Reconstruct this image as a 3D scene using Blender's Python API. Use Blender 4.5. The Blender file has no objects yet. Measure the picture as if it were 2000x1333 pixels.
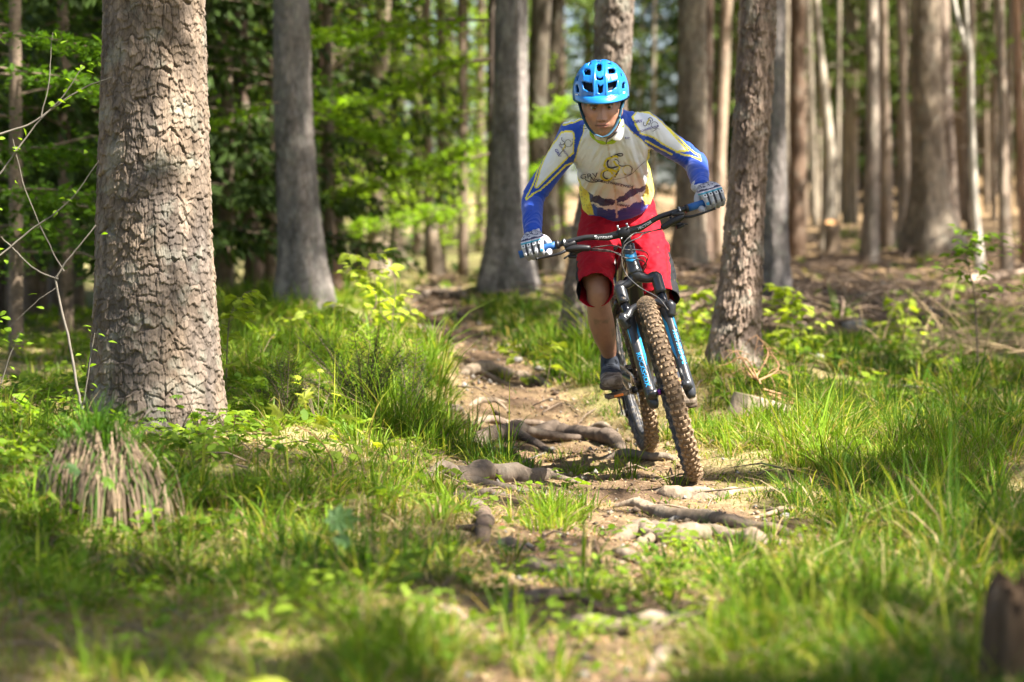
import bpy, math, random
import numpy as np
from mathutils import Vector, Matrix
from mathutils.bvhtree import BVHTree

# ------------------------------------------------------------------ camera, world, sun, exposure
S = bpy.context.scene
COL = S.collection
F_PX = 85.0 / 36.0 * 2000.0
CAM_H = 0.885
PITCH = math.atan(166.5 / F_PX)
cam_data = bpy.data.cameras.new("camera")
cam_data.lens = 85; cam_data.sensor_width = 36
cam_data.clip_start = 0.1; cam_data.clip_end = 900
cam_data.dof.use_dof = True
cam_data.dof.focus_distance = 9.62
cam_data.dof.aperture_fstop = 2.15
cam_data.dof.aperture_blades = 9
cam = bpy.data.objects.new("camera", cam_data); COL.objects.link(cam)
cam.location = (0, 0, CAM_H)
cam.rotation_euler = (math.pi / 2 - PITCH, 0, 0)
S.camera = cam

SUN_DIR = Vector((0.80, -0.42, 1.20)).normalized()      # towards the sun: high, to the right of and a little behind the camera
w = bpy.data.worlds.new("World"); S.world = w; w.use_nodes = True
nt = w.node_tree
for n in list(nt.nodes): nt.nodes.remove(n)
wo = nt.nodes.new("ShaderNodeOutputWorld"); bg = nt.nodes.new("ShaderNodeBackground"); sk = nt.nodes.new("ShaderNodeTexSky")
sk.sky_type = 'NISHITA'; sk.sun_disc = False
sk.sun_elevation = math.asin(SUN_DIR.z)
sk.sun_rotation = math.atan2(SUN_DIR.x, SUN_DIR.y)
sk.air_density = 1.0; sk.dust_density = 2.5; sk.ozone_density = 1.0
bg.inputs[1].default_value = 0.068
nt.links.new(sk.outputs[0], bg.inputs[0]); nt.links.new(bg.outputs[0], wo.inputs[0])
sd = bpy.data.lights.new("sun", 'SUN'); sd.energy = 5.0; sd.angle = math.radians(0.5); sd.color = (1.0, 0.94, 0.83)
sun = bpy.data.objects.new("sun", sd); COL.objects.link(sun)
sun.rotation_euler = SUN_DIR.to_track_quat('Z', 'Y').to_euler()
sun.location = (10, -5, 20)
S.view_settings.view_transform = 'Standard'; S.view_settings.look = 'None'
S.view_settings.gamma = 1.0; S.view_settings.use_curve_mapping = False
S.view_settings.exposure = 2.18
S.view_settings.use_white_balance = True; S.view_settings.white_balance_temperature = 6480; S.view_settings.white_balance_tint = 12
S.render.engine = 'CYCLES'
S.cycles.use_denoising = True
try: S.cycles.denoiser = 'OPENIMAGEDENOISE'
except Exception: pass
S.cycles.max_bounces = 7; S.cycles.diffuse_bounces = 4; S.cycles.glossy_bounces = 2
S.cycles.transmission_bounces = 5; S.cycles.transparent_max_bounces = 6
S.cycles.sample_clamp_indirect = 6.0
S.cycles.caustics_reflective = False; S.cycles.caustics_refractive = False
S.cycles.use_adaptive_sampling = True; S.cycles.adaptive_threshold = 0.02

rng = np.random.default_rng(11)
random.seed(5)
CP, SP = math.cos(PITCH), math.sin(PITCH)

def P(px, py, d):
    """world point seen at photograph pixel (px, py) at depth d metres along the lens axis"""
    x = (px - 1000.0) / F_PX * d; yc = -(py - 666.5) / F_PX * d
    return Vector((x, d * CP + yc * SP, CAM_H - d * SP + yc * CP))

def proj(v):
    """numpy: world (n,3) -> px, py, depth"""
    v = np.asarray(v, float)
    x = v[..., 0]; y = v[..., 1]; z = v[..., 2] - CAM_H
    d = y * CP - z * SP; yc = y * SP + z * CP
    d = np.where(np.abs(d) < 1e-3, 1e-3, d)
    return 1000 + x / d * F_PX, 666.5 - yc / d * F_PX, d

def ppm(d): return F_PX / d

# ------------------------------------------------------------------ noise
def _h(ix, iy, iz, seed):
    n = (ix.astype(np.int64) * 374761393 + iy.astype(np.int64) * 668265263 + iz.astype(np.int64) * 2147483647 + seed * 974634777) & 0x7fffffff
    n = ((n ^ (n >> 13)) * 1274126177) & 0x7fffffff
    n = ((n ^ (n >> 16)) * 668265263) & 0x7fffffff
    return ((n ^ (n >> 15)) & 0xffff) / 65535.0

def noise3(x, y, z, seed=0):
    x = np.asarray(x, float); y = np.asarray(y, float); z = np.asarray(z, float) + 0 * x
    ix = np.floor(x); iy = np.floor(y); iz = np.floor(z)
    fx = x - ix; fy = y - iy; fz = z - iz
    fx = fx * fx * (3 - 2 * fx); fy = fy * fy * (3 - 2 * fy); fz = fz * fz * (3 - 2 * fz)
    r = 0
    for a in (0, 1):
        for b in (0, 1):
            for c in (0, 1):
                wgt = (fx if a else 1 - fx) * (fy if b else 1 - fy) * (fz if c else 1 - fz)
                r = r + wgt * _h(ix + a, iy + b, iz + c, seed)
    return r * 2 - 1

def fbm(x, y, z=0.0, oct=4, seed=0):
    r = 0; a = 1; s = 0
    for i in range(oct):
        r = r + a * noise3(np.asarray(x) * 2 ** i, np.asarray(y) * 2 ** i, np.asarray(z) * 2 ** i, seed + i); s += a; a *= 0.5
    return r / s

def sstep(a, b, x):
    t = np.clip((x - a) / (b - a), 0, 1); return t * t * (3 - 2 * t)

# ------------------------------------------------------------------ materials
MATS = {}
def base_mat(name):
    m = bpy.data.materials.new(name); m.use_nodes = True
    n = m.node_tree.nodes; b = n["Principled BSDF"]
    MATS[name] = m
    return m, m.node_tree, b

def mat(name, color, rough=0.6, metal=0.0, var=0.15, scale=8.0, bump=0.0, bscale=60.0, attr=None, trans=0.0, coat=0.0,
        spec=0.5, stretch=None, sheen=0.0, sss=0.0, dirt=None, bdist=0.002):
    m, t, b = base_mat(name)
    N, L = t.nodes, t.links
    tc = N.new("ShaderNodeTexCoord"); mp = N.new("ShaderNodeMapping")
    if stretch: mp.inputs['Scale'].default_value = stretch
    L.new(tc.outputs['Object'], mp.inputs[0])
    nz = N.new("ShaderNodeTexNoise"); nz.inputs['Scale'].default_value = scale; nz.inputs['Detail'].default_value = 5
    L.new(mp.outputs[0], nz.inputs['Vector'])
    mr = N.new("ShaderNodeMapRange"); mr.inputs[1].default_value = 0.3; mr.inputs[2].default_value = 0.7
    mr.inputs[3].default_value = 1 - var; mr.inputs[4].default_value = 1 + var
    L.new(nz.outputs[0], mr.inputs[0])
    mx = N.new("ShaderNodeVectorMath"); mx.operation = 'SCALE'
    if attr:
        at = N.new("ShaderNodeAttribute"); at.attribute_name = attr
        L.new(at.outputs['Color'], mx.inputs[0])
    else:
        mx.inputs[0].default_value = color[:3]
    L.new(mr.outputs[0], mx.inputs['Scale'])
    src = mx.outputs[0]
    if dirt:                                   # splashes of dried mud: (colour, scale, threshold)
        n2 = N.new("ShaderNodeTexNoise"); n2.inputs['Scale'].default_value = dirt[1]; n2.inputs['Detail'].default_value = 6
        n2.inputs['Roughness'].default_value = 0.7
        L.new(tc.outputs['Object'], n2.inputs['Vector'])
        r2 = N.new("ShaderNodeMapRange"); r2.inputs[1].default_value = dirt[2]; r2.inputs[2].default_value = dirt[2] + 0.08
        L.new(n2.outputs[0], r2.inputs[0])
        mm = N.new("ShaderNodeMix"); mm.data_type = 'RGBA'
        L.new(r2.outputs[0], mm.inputs['Factor']); L.new(src, mm.inputs['A']); mm.inputs['B'].default_value = (*dirt[0], 1)
        src = mm.outputs['Result']
        rr = N.new("ShaderNodeMapRange"); rr.inputs[3].default_value = rough; rr.inputs[4].default_value = 0.9
        L.new(r2.outputs[0], rr.inputs[0]); L.new(rr.outputs[0], b.inputs['Roughness'])
    L.new(src, b.inputs['Base Color'])
    if not dirt: b.inputs['Roughness'].default_value = rough
    b.inputs['Metallic'].default_value = metal
    b.inputs['Specular IOR Level'].default_value = spec
    if coat: b.inputs['Coat Weight'].default_value = coat; b.inputs['Coat Roughness'].default_value = 0.12
    if sheen: b.inputs['Sheen Weight'].default_value = sheen
    if sss:
        b.inputs['Subsurface Weight'].default_value = sss; b.inputs['Subsurface Radius'].default_value = (0.012, 0.005, 0.003)
        b.inputs['Subsurface Scale'].default_value = 1.0
    if bump:
        nb = N.new("ShaderNodeTexNoise"); nb.inputs['Scale'].default_value = bscale; nb.inputs['Detail'].default_value = 6
        L.new(mp.outputs[0], nb.inputs['Vector'])
        bp = N.new("ShaderNodeBump"); bp.inputs['Strength'].default_value = bump; bp.inputs['Distance'].default_value = bdist
        L.new(nb.outputs[0], bp.inputs['Height']); L.new(bp.outputs[0], b.inputs['Normal'])
    if trans:
        tr = N.new("ShaderNodeBsdfTranslucent"); ms = N.new("ShaderNodeMixShader"); ms.inputs[0].default_value = trans
        g = N.new("ShaderNodeVectorMath"); g.operation = 'MULTIPLY'; g.inputs[1].default_value = (1.35, 1.35, 0.5)
        L.new(src, g.inputs[0]); L.new(g.outputs[0], tr.inputs[0])
        L.new(b.outputs[0], ms.inputs[1]); L.new(tr.outputs[0], ms.inputs[2])
        L.new(ms.outputs[0], N["Material Output"].inputs[0])
    return m

# ------------------------------------------------------------------ mesh helpers
def link(o, parent=None):
    COL.objects.link(o)
    if parent is not None: o.parent = parent
    return o

def mk(name, V, Fc, m, parent=None, smooth=True, colors=None, mats=None, midx=None):
    """V (n,3), Fc = list of faces or an (m,k) int array. colors: (n,3) per vertex."""
    me = bpy.data.meshes.new(name)
    V = np.asarray(V, float).reshape(-1, 3)
    if isinstance(Fc, np.ndarray):
        k = Fc.shape[1]; nf = len(Fc)
        me.vertices.add(len(V)); me.vertices.foreach_set("co", V.ravel())
        me.loops.add(nf * k); me.loops.foreach_set("vertex_index", Fc.astype(np.int32).ravel())
        me.polygons.add(nf); me.polygons.foreach_set("loop_start", np.arange(0, nf * k, k, dtype=np.int32))
        me.update(calc_edges=True)
    else:
        me.from_pydata([tuple(v) for v in V], [], [tuple(int(i) for i in f) for f in Fc])
    me.validate()
    if smooth: me.polygons.foreach_set("use_smooth", np.ones(len(me.polygons), bool))
    if colors is not None: set_col(me, colors)
    for mm in (mats or [m]):
        me.materials.append(mm)
    if midx is not None: me.polygons.foreach_set("material_index", np.asarray(midx, np.int32))
    me.update()
    return link(bpy.data.objects.new(name, me), parent)

def set_col(me, c):
    a = me.attributes.get("Col") or me.attributes.new("Col", 'FLOAT_COLOR', 'POINT')
    c = np.asarray(c, float)
    c4 = np.ones((len(c), 4)); c4[:, :3] = c[:, :3]
    a.data.foreach_set("color", c4.ravel())

def verts_of(me):
    a = np.empty(len(me.vertices) * 3); me.vertices.foreach_get("co", a); return a.reshape(-1, 3)
def normals_of(me):
    a = np.empty(len(me.vertices) * 3); me.vertex_normals.foreach_get("vector", a); return a.reshape(-1, 3)

def tag(o, label=None, cat=None, group=None, kind=None):
    if label: o["label"] = label
    if cat: o["category"] = cat
    if group: o["group"] = group
    if kind: o["kind"] = kind
    return o

def empty(name, loc=(0, 0, 0), mtx=None):
    o = bpy.data.objects.new(name, None); COL.objects.link(o); o.empty_display_size = 0.1
    if mtx is not None: o.matrix_world = mtx
    else: o.location = loc
    return o

def keep_local(o, origin):
    """shift mesh data so that the object's origin is at `origin` (world)"""
    o.data.transform(Matrix.Translation(-Vector(origin))); o.location = origin
    return o

class MB:
    """collects shapes; build() links them as one mesh object"""
    def __init__(s): s.V = []; s.F = []; s.C = []; s.n = 0
    def add(s, V, Fc, c=None):
        V = [Vector(v) for v in V]
        s.V += [tuple(v) for v in V]; s.F += [tuple(i + s.n for i in f) for f in Fc]
        if c is not None: s.C += [tuple(c)] * len(V)
        s.n += len(V); return s
    def box(s, c, size, mtx=None, bev=0.0, col=None):
        c = Vector(c); hx, hy, hz = [k / 2 for k in size]
        if bev:
            b = min(bev, hx * .9, hy * .9, hz * .9); V = []
            for sx in (-1, 1):
                for sy in (-1, 1):
                    for sz in (-1, 1):
                        V += [(sx * hx, sy * (hy - b), sz * (hz - b)), (sx * (hx - b), sy * hy, sz * (hz - b)), (sx * (hx - b), sy * (hy - b), sz * hz)]
            V = [Vector(v) for v in V]
            if mtx is not None: V = [mtx @ v for v in V]
            import bmesh
            bm = bmesh.new()
            vs = [bm.verts.new(v) for v in V]
            r = bmesh.ops.convex_hull(bm, input=vs)
            bm.verts.index_update()
            VV = [v.co + c for v in bm.verts]; FF = [[v.index for v in f.verts] for f in bm.faces]
            bm.free()
            return s.add(VV, FF, col)
        V = [Vector((sx * hx, sy * hy, sz * hz)) for sx in (-1, 1) for sy in (-1, 1) for sz in (-1, 1)]
        if mtx is not None: V = [mtx @ v for v in V]
        return s.add([v + c for v in V], [(0, 1, 3, 2), (4, 6, 7, 5), (0, 4, 5, 1), (2, 3, 7, 6), (0, 2, 6, 4), (1, 5, 7, 3)], col)
    def tube(s, pts, r, n=10, cap=True, col=None, smooth_path=0):
        V, Fc = tube_geo(pts, r, n, cap, smooth_path); return s.add(V, Fc, col)
    def build(s, name, m, parent=None, smooth=True):
        return mk(name, s.V, s.F, m, parent, smooth, colors=(s.C if s.C else None))

def catmull(pts, k):
    pts = np.asarray([list(p) for p in pts], float)
    if k <= 0 or len(pts) < 3: 
        if k > 0 and len(pts) == 2:
            t = np.linspace(0, 1, k + 1)[:, None]; return pts[0] * (1 - t) + pts[1] * t
        return pts
    Q = np.vstack([2 * pts[0] - pts[1], pts, 2 * pts[-1] - pts[-2]])
    out = []
    for i in range(1, len(Q) - 2):
        p0, p1, p2, p3 = Q[i - 1], Q[i], Q[i + 1], Q[i + 2]
        for j in range(k):
            t = j / k
            out.append(0.5 * ((2 * p1) + (-p0 + p2) * t + (2 * p0 - 5 * p1 + 4 * p2 - p3) * t * t + (-p0 + 3 * p1 - 3 * p2 + p3) * t ** 3))
    out.append(pts[-1]); return np.array(out)

def frames(C):
    """parallel-transport frames along path C (n,3)"""
    T = np.gradient(C, axis=0); T /= np.linalg.norm(T, axis=1)[:, None] + 1e-12
    a = np.array([0, 0, 1.0]) if abs(T[0][2]) < 0.9 else np.array([1.0, 0, 0])
    u = np.cross(a, T[0]); u /= np.linalg.norm(u); U = [u]
    for i in range(1, len(C)):
        u = U[-1] - T[i] * np.dot(U[-1], T[i]); u /= np.linalg.norm(u) + 1e-12; U.append(u)
    U = np.array(U); W = np.cross(T, U)
    return T, U, W

def tube_geo(pts, r, n=10, cap=True, sm=0):
    if np.isscalar(r): r = [r] * len(pts)
    A = np.hstack([np.array([list(p) for p in pts], float), np.array(r, float)[:, None]])
    A = catmull(A, sm) if sm else A
    C = A[:, :3]; R = A[:, 3]
    T, U, W = frames(C)
    th = np.linspace(0, 2 * np.pi, n, endpoint=False)
    V = (C[:, None, :] + R[:, None, None] * (np.cos(th)[None, :, None] * U[:, None, :] + np.sin(th)[None, :, None] * W[:, None, :])).reshape(-1, 3)
    Fc = []
    m = len(C)
    for i in range(m - 1):
        for j in range(n):
            k = (j + 1) % n
            Fc.append((i * n + j, i * n + k, (i + 1) * n + k, (i + 1) * n + j))
    if cap:
        Fc.append(tuple(range(n - 1, -1, -1))); Fc.append(tuple((m - 1) * n + j for j in range(n)))
    return V, Fc

def loft(secs, n=28, k=6, side=None, dome=True, sup=2.0):
    """secs: list of (centre, halfwidth a, halfdepth b). side: reference side vector. Returns closed geometry."""
    A = np.array([list(c) + [a, b] for c, a, b in secs], float)
    A = catmull(A, k)
    C = A[:, :3]
    T = np.gradient(C, axis=0); T /= np.linalg.norm(T, axis=1)[:, None]
    if side is None: _, U, W = frames(C)
    else:
        s0 = np.array(side, float)
        U = s0 - T * (T @ s0)[:, None]; U /= np.linalg.norm(U, axis=1)[:, None]; W = np.cross(T, U)
    a = A[:, 3]; b = A[:, 4]
    if dome:
        def domes(i, sgn):
            cs, aa, bb = [], [], []
            for q in (0.5, 0.85, 0.98) if sgn > 0 else (0.98, 0.85, 0.5):
                h = math.sqrt(max(0, 1 - q * q)) if False else q
                rr = math.sqrt(1 - h * h)
                cs.append(C[i] + T[i] * sgn * h * min(a[i], b[i]) * 0.7); aa.append(a[i] * rr); bb.append(b[i] * rr)
            return np.array(cs), np.array(aa), np.array(bb)
        c0, a0, b0 = domes(0, -1); c1, a1, b1 = domes(-1, 1)
        C = np.vstack([c0, C, c1]); a = np.concatenate([a0, a, a1]); b = np.concatenate([b0, b, b1])
        U = np.vstack([U[:1]] * 3 + [U] + [U[-1:]] * 3); W = np.vstack([W[:1]] * 3 + [W] + [W[-1:]] * 3)
    th = np.linspace(0, 2 * np.pi, n, endpoint=False)
    cx = np.sign(np.cos(th)) * np.abs(np.cos(th)) ** (2 / sup); sy = np.sign(np.sin(th)) * np.abs(np.sin(th)) ** (2 / sup)
    V = (C[:, None, :] + (a[:, None] * cx[None])[:, :, None] * U[:, None] + (b[:, None] * sy[None])[:, :, None] * W[:, None]).reshape(-1, 3)
    m = len(C); Fc = []
    for i in range(m - 1):
        for j in range(n):
            q = (j + 1) % n
            Fc.append((i * n + j, i * n + q, (i + 1) * n + q, (i + 1) * n + j))
    Fc.append(tuple(range(n - 1, -1, -1))); Fc.append(tuple((m - 1) * n + j for j in range(n)))
    return V, Fc

def ellipsoid(c, r, n=24, m=16, mtx=None):
    th = np.linspace(0, 2 * np.pi, n, endpoint=False); ph = np.linspace(0, np.pi, m + 1)[1:-1]
    V = [(0, 0, -r[2])] + [(r[0] * math.sin(p) * math.cos(t), r[1] * math.sin(p) * math.sin(t), -r[2] * math.cos(p)) for p in ph for t in th] + [(0, 0, r[2])]
    V = [Vector(v) for v in V]
    if mtx is not None: V = [mtx @ v for v in V]
    V = [v + Vector(c) for v in V]
    Fc = []; L = len(ph)
    for j in range(n): Fc.append((0, 1 + (j + 1) % n, 1 + j))
    for i in range(L - 1):
        for j in range(n):
            Fc.append((1 + i * n + j, 1 + i * n + (j + 1) % n, 1 + (i + 1) * n + (j + 1) % n, 1 + (i + 1) * n + j))
    e = len(V) - 1
    for j in range(n): Fc.append((e, 1 + (L - 1) * n + j, 1 + (L - 1) * n + (j + 1) % n))
    return V, Fc

def fuse(geos, voxel, smooth_it=6, factor=0.5):
    """voxel-join a list of closed (V, F) shapes into one continuous mesh (bpy mesh)"""
    b = MB()
    for V, Fc in geos: b.add(V, Fc)
    me = bpy.data.meshes.new("tmp"); me.from_pydata(b.V, [], b.F); me.validate()
    o = bpy.data.objects.new("tmp", me); COL.objects.link(o)
    r = o.modifiers.new("r", 'REMESH'); r.mode = 'VOXEL'; r.voxel_size = voxel; r.adaptivity = 0
    if smooth_it:
        s = o.modifiers.new("s", 'SMOOTH'); s.iterations = smooth_it; s.factor = factor
    dg = bpy.context.evaluated_depsgraph_get()
    out = bpy.data.meshes.new_from_object(o.evaluated_get(dg))
    bpy.data.objects.remove(o); bpy.data.meshes.remove(me)
    out.polygons.foreach_set("use_smooth", np.ones(len(out.polygons), bool))
    return out

def apply_mods(o):
    dg = bpy.context.evaluated_depsgraph_get()
    me = bpy.data.meshes.new_from_object(o.evaluated_get(dg))
    o.modifiers.clear(); o.data = me; return o

def text_geo(txt, size=1.0, bold=0.0, spacing=1.0, xs=1.0):
    cu = bpy.data.curves.new("t", 'FONT'); cu.body = txt; cu.size = size; cu.align_x = 'CENTER'; cu.align_y = 'CENTER'
    cu.offset = bold; cu.space_character = spacing; cu.resolution_u = 3
    o = bpy.data.objects.new("t", cu); COL.objects.link(o)
    dg = bpy.context.evaluated_depsgraph_get()
    me = bpy.data.meshes.new_from_object(o.evaluated_get(dg))
    V = verts_of(me)[:, :2] * np.array([xs, 1.0]); Fc = [tuple(p.vertices) for p in me.polygons]
    bpy.data.objects.remove(o); bpy.data.curves.remove(cu); bpy.data.meshes.remove(me)
    return V, Fc
# ------------------------------------------------------------------ terrain
CTRL = [(1150,1333,5.02),(1000,1500,4.4),(400,1500,4.4),(1700,1500,4.4),(1200,1230,5.72),(1150,1130,6.63),(1200,1040,7.74),(1300,985,8.6),(1352,940,9.5),(1265,885,10.66),
 (1000,880,10.8),(1000,800,12.0),(980,740,13.5),(940,700,15),(900,640,18),(870,600,21),(860,550,28),(860,540,34),
 (300,852,9.6),(430,840,9.9),(700,700,12.2),(800,690,12.5),(650,650,13.6),(820,640,13.8),(550,600,17.5),(600,580,18),(50,645,22),(100,700,16),(-200,720,14),(0,780,13),
 (200,905,8.0),(130,1180,6.5),(500,1200,6.0),(600,1000,7.9),(700,880,9.3),(50,1333,5.1),(600,1333,5.0),(800,950,8.7),
 (1900,1000,8.9),(1600,1000,8.7),(1600,900,10.0),(1800,820,12),(1950,850,11),(1700,690,15.5),(1500,760,12.8),(1600,640,17),(1900,610,21),(2200,640,20),
 (1650,490,30),(1900,480,28),(1480,520,27),(1350,520,21),(1130,670,14.5),(1060,560,20),(1510,590,18),(1400,440,34),(1432,720,12.5),(1250,700,13.5),
 (737,535,27),(845,540,29),(995,550,20),(490,600,22),(50,605,32),(300,600,28),(1700,445,36),(1900,440,36),(1250,470,34),
 (1750,1200,6.2),(1950,1230,5.6),(1960,1450,4.3),(1500,1150,6.5),(1700,580,21),(1850,700,16),
 (-400,1100,6),(-400,800,10),(2400,1000,8),(2400,800,12)]
_c = np.array([list(P(*c)) for c in CTRL])
_far = np.array([[-60, 90, 0.6], [0, 90, 1.8], [60, 90, 4.5], [-60, 20, -.5], [60, 20, 2.0], [-40, -30, 0], [40, -30, 0.2], [0, -30, 0.0], [0, 60, 1.4], [-12, 60, .6], [14, 60, 3.2],
                 [-200, 200, 3], [200, 200, 10], [0, 250, 8], [-200, -100, 0], [200, -100, 0], [0, 2.5, 0], [-3, 2, 0], [3, 2, 0], [-9, 12, 0], [9, 12, .4]], float)
_c = np.vstack([_c, _far])
def _k(a, b):
    s = np.array([1.0, 0.8])
    d = np.linalg.norm((a[:, None, :2] - b[None, :, :2]) * s, axis=2)
    return np.sqrt(d * d + 0.16)
_n = len(_c); _A = np.zeros((_n + 1, _n + 1)); _A[:_n, :_n] = _k(_c, _c) - 0.02 * np.eye(_n); _A[:_n, _n] = 1; _A[_n, :_n] = 1
_w = np.linalg.solve(_A, np.concatenate([_c[:, 2], [0]]))
def ground_raw(x, y):
    x = np.atleast_1d(np.asarray(x, float)); y = np.atleast_1d(np.asarray(y, float))
    out = np.empty(x.size); q = np.stack([x.ravel(), y.ravel()], 1)
    for i in range(0, len(q), 20000):
        out[i:i + 20000] = _k(q[i:i + 20000], _c) @ _w[:_n] + _w[_n]
    return out.reshape(x.shape)
def bumps(x, y):
    near = sstep(40, 12, y)
    rough_ = 0.07 * np.exp(-((x - 3.0) / 1.8) ** 2 - ((y - 20.5) / 4.0) ** 2) * fbm(x * 3, y * 2, 0, 4, 19)
    return (rough_ + 0.040 * fbm(x * 1.3, y * 1.3, 0, 4, 3) + 0.030 * fbm(x * 6, y * 6, 0, 4, 9) * near)
def wheel_flat(x, y):
    """the two places where the tyres stand are trodden flat"""
    f = 1.0
    for (a, b) in WHEELS: f = f * (1 - np.exp(-((x - a) ** 2 + (y - b) ** 2) / 0.05))
    return f
FRONT_C = P(1352, 940, 9.5); REAR_C = P(1268, 884, 10.655)
WHEELS = [(FRONT_C.x, FRONT_C.y), (REAR_C.x, REAR_C.y)]

# trail edges in the photograph: row, left, right (gives the trodden strip its course)
TR = np.array([(530,835,885),(545,820,905),(600,785,925),(650,800,960),(700,885,1010),(740,880,1105),(790,885,1130),(830,870,1190),(880,880,1310),(930,850,1440),(980,900,1430),
               (1020,930,1630),(1060,960,1700),(1100,980,1580),(1150,950,1450),(1200,830,1400),(1260,900,1350),(1333,880,1350),(1500,850,1400)], float)
def trail_mask(px, py):
    l = np.interp(py, TR[:, 0], TR[:, 1]); r = np.interp(py, TR[:, 0], TR[:, 2]); wd = (r - l) * 0.16 + 8
    m = sstep(l - wd, l + wd, px) * sstep(r + wd, r - wd, px)
    return m * sstep(515, 535, py)
def ell(px, py, cx, cy, rx, ry): return np.exp(-(((px - cx) / rx) ** 2 + ((py - cy) / ry) ** 2))

def ground_full(x, y):
    z = ground_raw(x, y)
    d = y
    zz = z + bumps(x, y)
    px, py, dd = proj(np.stack([x, y, z], -1))
    tm = trail_mask(px, py) * (y > 3) * (np.abs(x) < 8)
    zz = zz - 0.035 * tm * sstep(30, 14, y)
    f = wheel_flat(x, y)
    return z * (1 - f) + zz * f - (1 - f) * 0.006
_gcache = {}
def gz(x, y): return float(ground_full(np.array([x]), np.array([y]))[0])
def ground_hit(px, py, dmin=3.0, dmax=70):
    """where the view through this pixel meets the ground"""
    ds = np.geomspace(dmin, dmax, 260)
    pts = np.array([list(P(px, py, d)) for d in ds])
    h = pts[:, 2] - ground_full(pts[:, 0], pts[:, 1])
    idx = np.where((h[:-1] > 0) & (h[1:] <= 0))[0]
    if len(idx) == 0: return Vector(pts[np.argmin(np.abs(h))]), float(ds[np.argmin(np.abs(h))])
    i = idx[0]; t = h[i] / (h[i] - h[i + 1]); d = ds[i] * (1 - t) + ds[i + 1] * t
    return P(px, py, d), float(d)

# colour ramps for soil, litter and moss (surface colours)
EARTH = np.array([0.120, 0.080, 0.050]); LITTER = np.array([0.285, 0.195, 0.105]); STRAW = np.array([0.40, 0.31, 0.16]); MOSS = np.array([0.085, 0.115, 0.028])
def ground_color(x, y, z):
    px, py, d = proj(np.stack([x, y, z], -1))
    infr = (y > 3)
    n1 = fbm(x * 1.7, y * 1.7, 0, 4, 21); n2 = fbm(x * 9, y * 9, 0, 3, 31); n3 = fbm(x * 30, y * 30, 0, 3, 41)
    tm = np.where(infr, trail_mask(px, py), 0)
    lit = np.clip(0.45 + 0.5 * n1 + 0.35 * n2, 0, 1)[:, None]
    c = MOSS * (1 - lit) + (0.55 * STRAW + 0.45 * LITTER) * lit
    # brown needle litter on the far right slope, pale worn earth on the path
    slope = np.where(infr, sstep(1020, 1120, px) * sstep(640, 560, py), 0)[:, None]
    c = c * (1 - slope) + (LITTER * .82 * (0.75 + 0.5 * np.clip(n2 + .5, 0, 1))[:, None]) * slope
    dark = np.where(infr, np.clip(1.3 * ell(px, py, 1700, 590, 240, 50) + ell(px, py, 1450, 600, 150, 60) + ell(px, py, 920, 640, 90, 60), 0, 1), 0)[:, None]  # dark soil of the bank, plus shade put into the colour here and on the far trail
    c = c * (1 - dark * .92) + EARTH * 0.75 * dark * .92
    pale = np.clip(0.35 + 0.8 * n2 + .3 * n1, 0, 1)[:, None]
    tcol = EARTH * (1 - pale) + (0.6 * LITTER + 0.4 * STRAW) * 1.0 * pale
    c = c * (1 - tm[:, None]) + tcol * tm[:, None]
    return np.clip(c * (1 + 0.30 * n3[:, None]), 0.01, 0.7)

M_ground = mat("soil_and_litter", (1, 1, 1), rough=0.95, var=0.25, scale=45, bump=0.9, bscale=90, attr="Col", bdist=0.012, spec=.08)
def build_ground():
    ys = np.concatenate([[-220, -60, -15, -3, 1.5, 3.0], np.linspace(3.6, 14.5, 430), np.geomspace(14.6, 60, 190), [66, 75, 90, 120, 170, 250, 400]])
    t = np.linspace(-1, 1, 361)
    V = []; 
    for yv in ys:
        hw = 0.27 * max(yv, 3.5) + 0.6
        inner = t * hw
        outer = np.array([300, 120, 50, 22]) ; outer = np.maximum(outer, hw + np.array([40, 20, 8, 3]))
        xs = np.concatenate([-outer, inner, outer[::-1]])
        V.append(np.stack([xs, np.full(len(xs), yv)], 1))
    V = np.array(V); R, Cn = V.shape[:2]
    q = V.reshape(-1, 2); z = ground_full(q[:, 0], q[:, 1])
    col = ground_color(q[:, 0], q[:, 1], z)
    i = np.arange(R - 1)[:, None] * Cn + np.arange(Cn - 1)[None]
    Fc = np.stack([i, i + 1, i + Cn + 1, i + Cn], -1).reshape(-1, 4)
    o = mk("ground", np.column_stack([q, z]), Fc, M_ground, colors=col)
    tag(o, "forest floor of moss, needles and trodden earth rising gently to the right", kind="structure")
build_ground()

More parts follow.
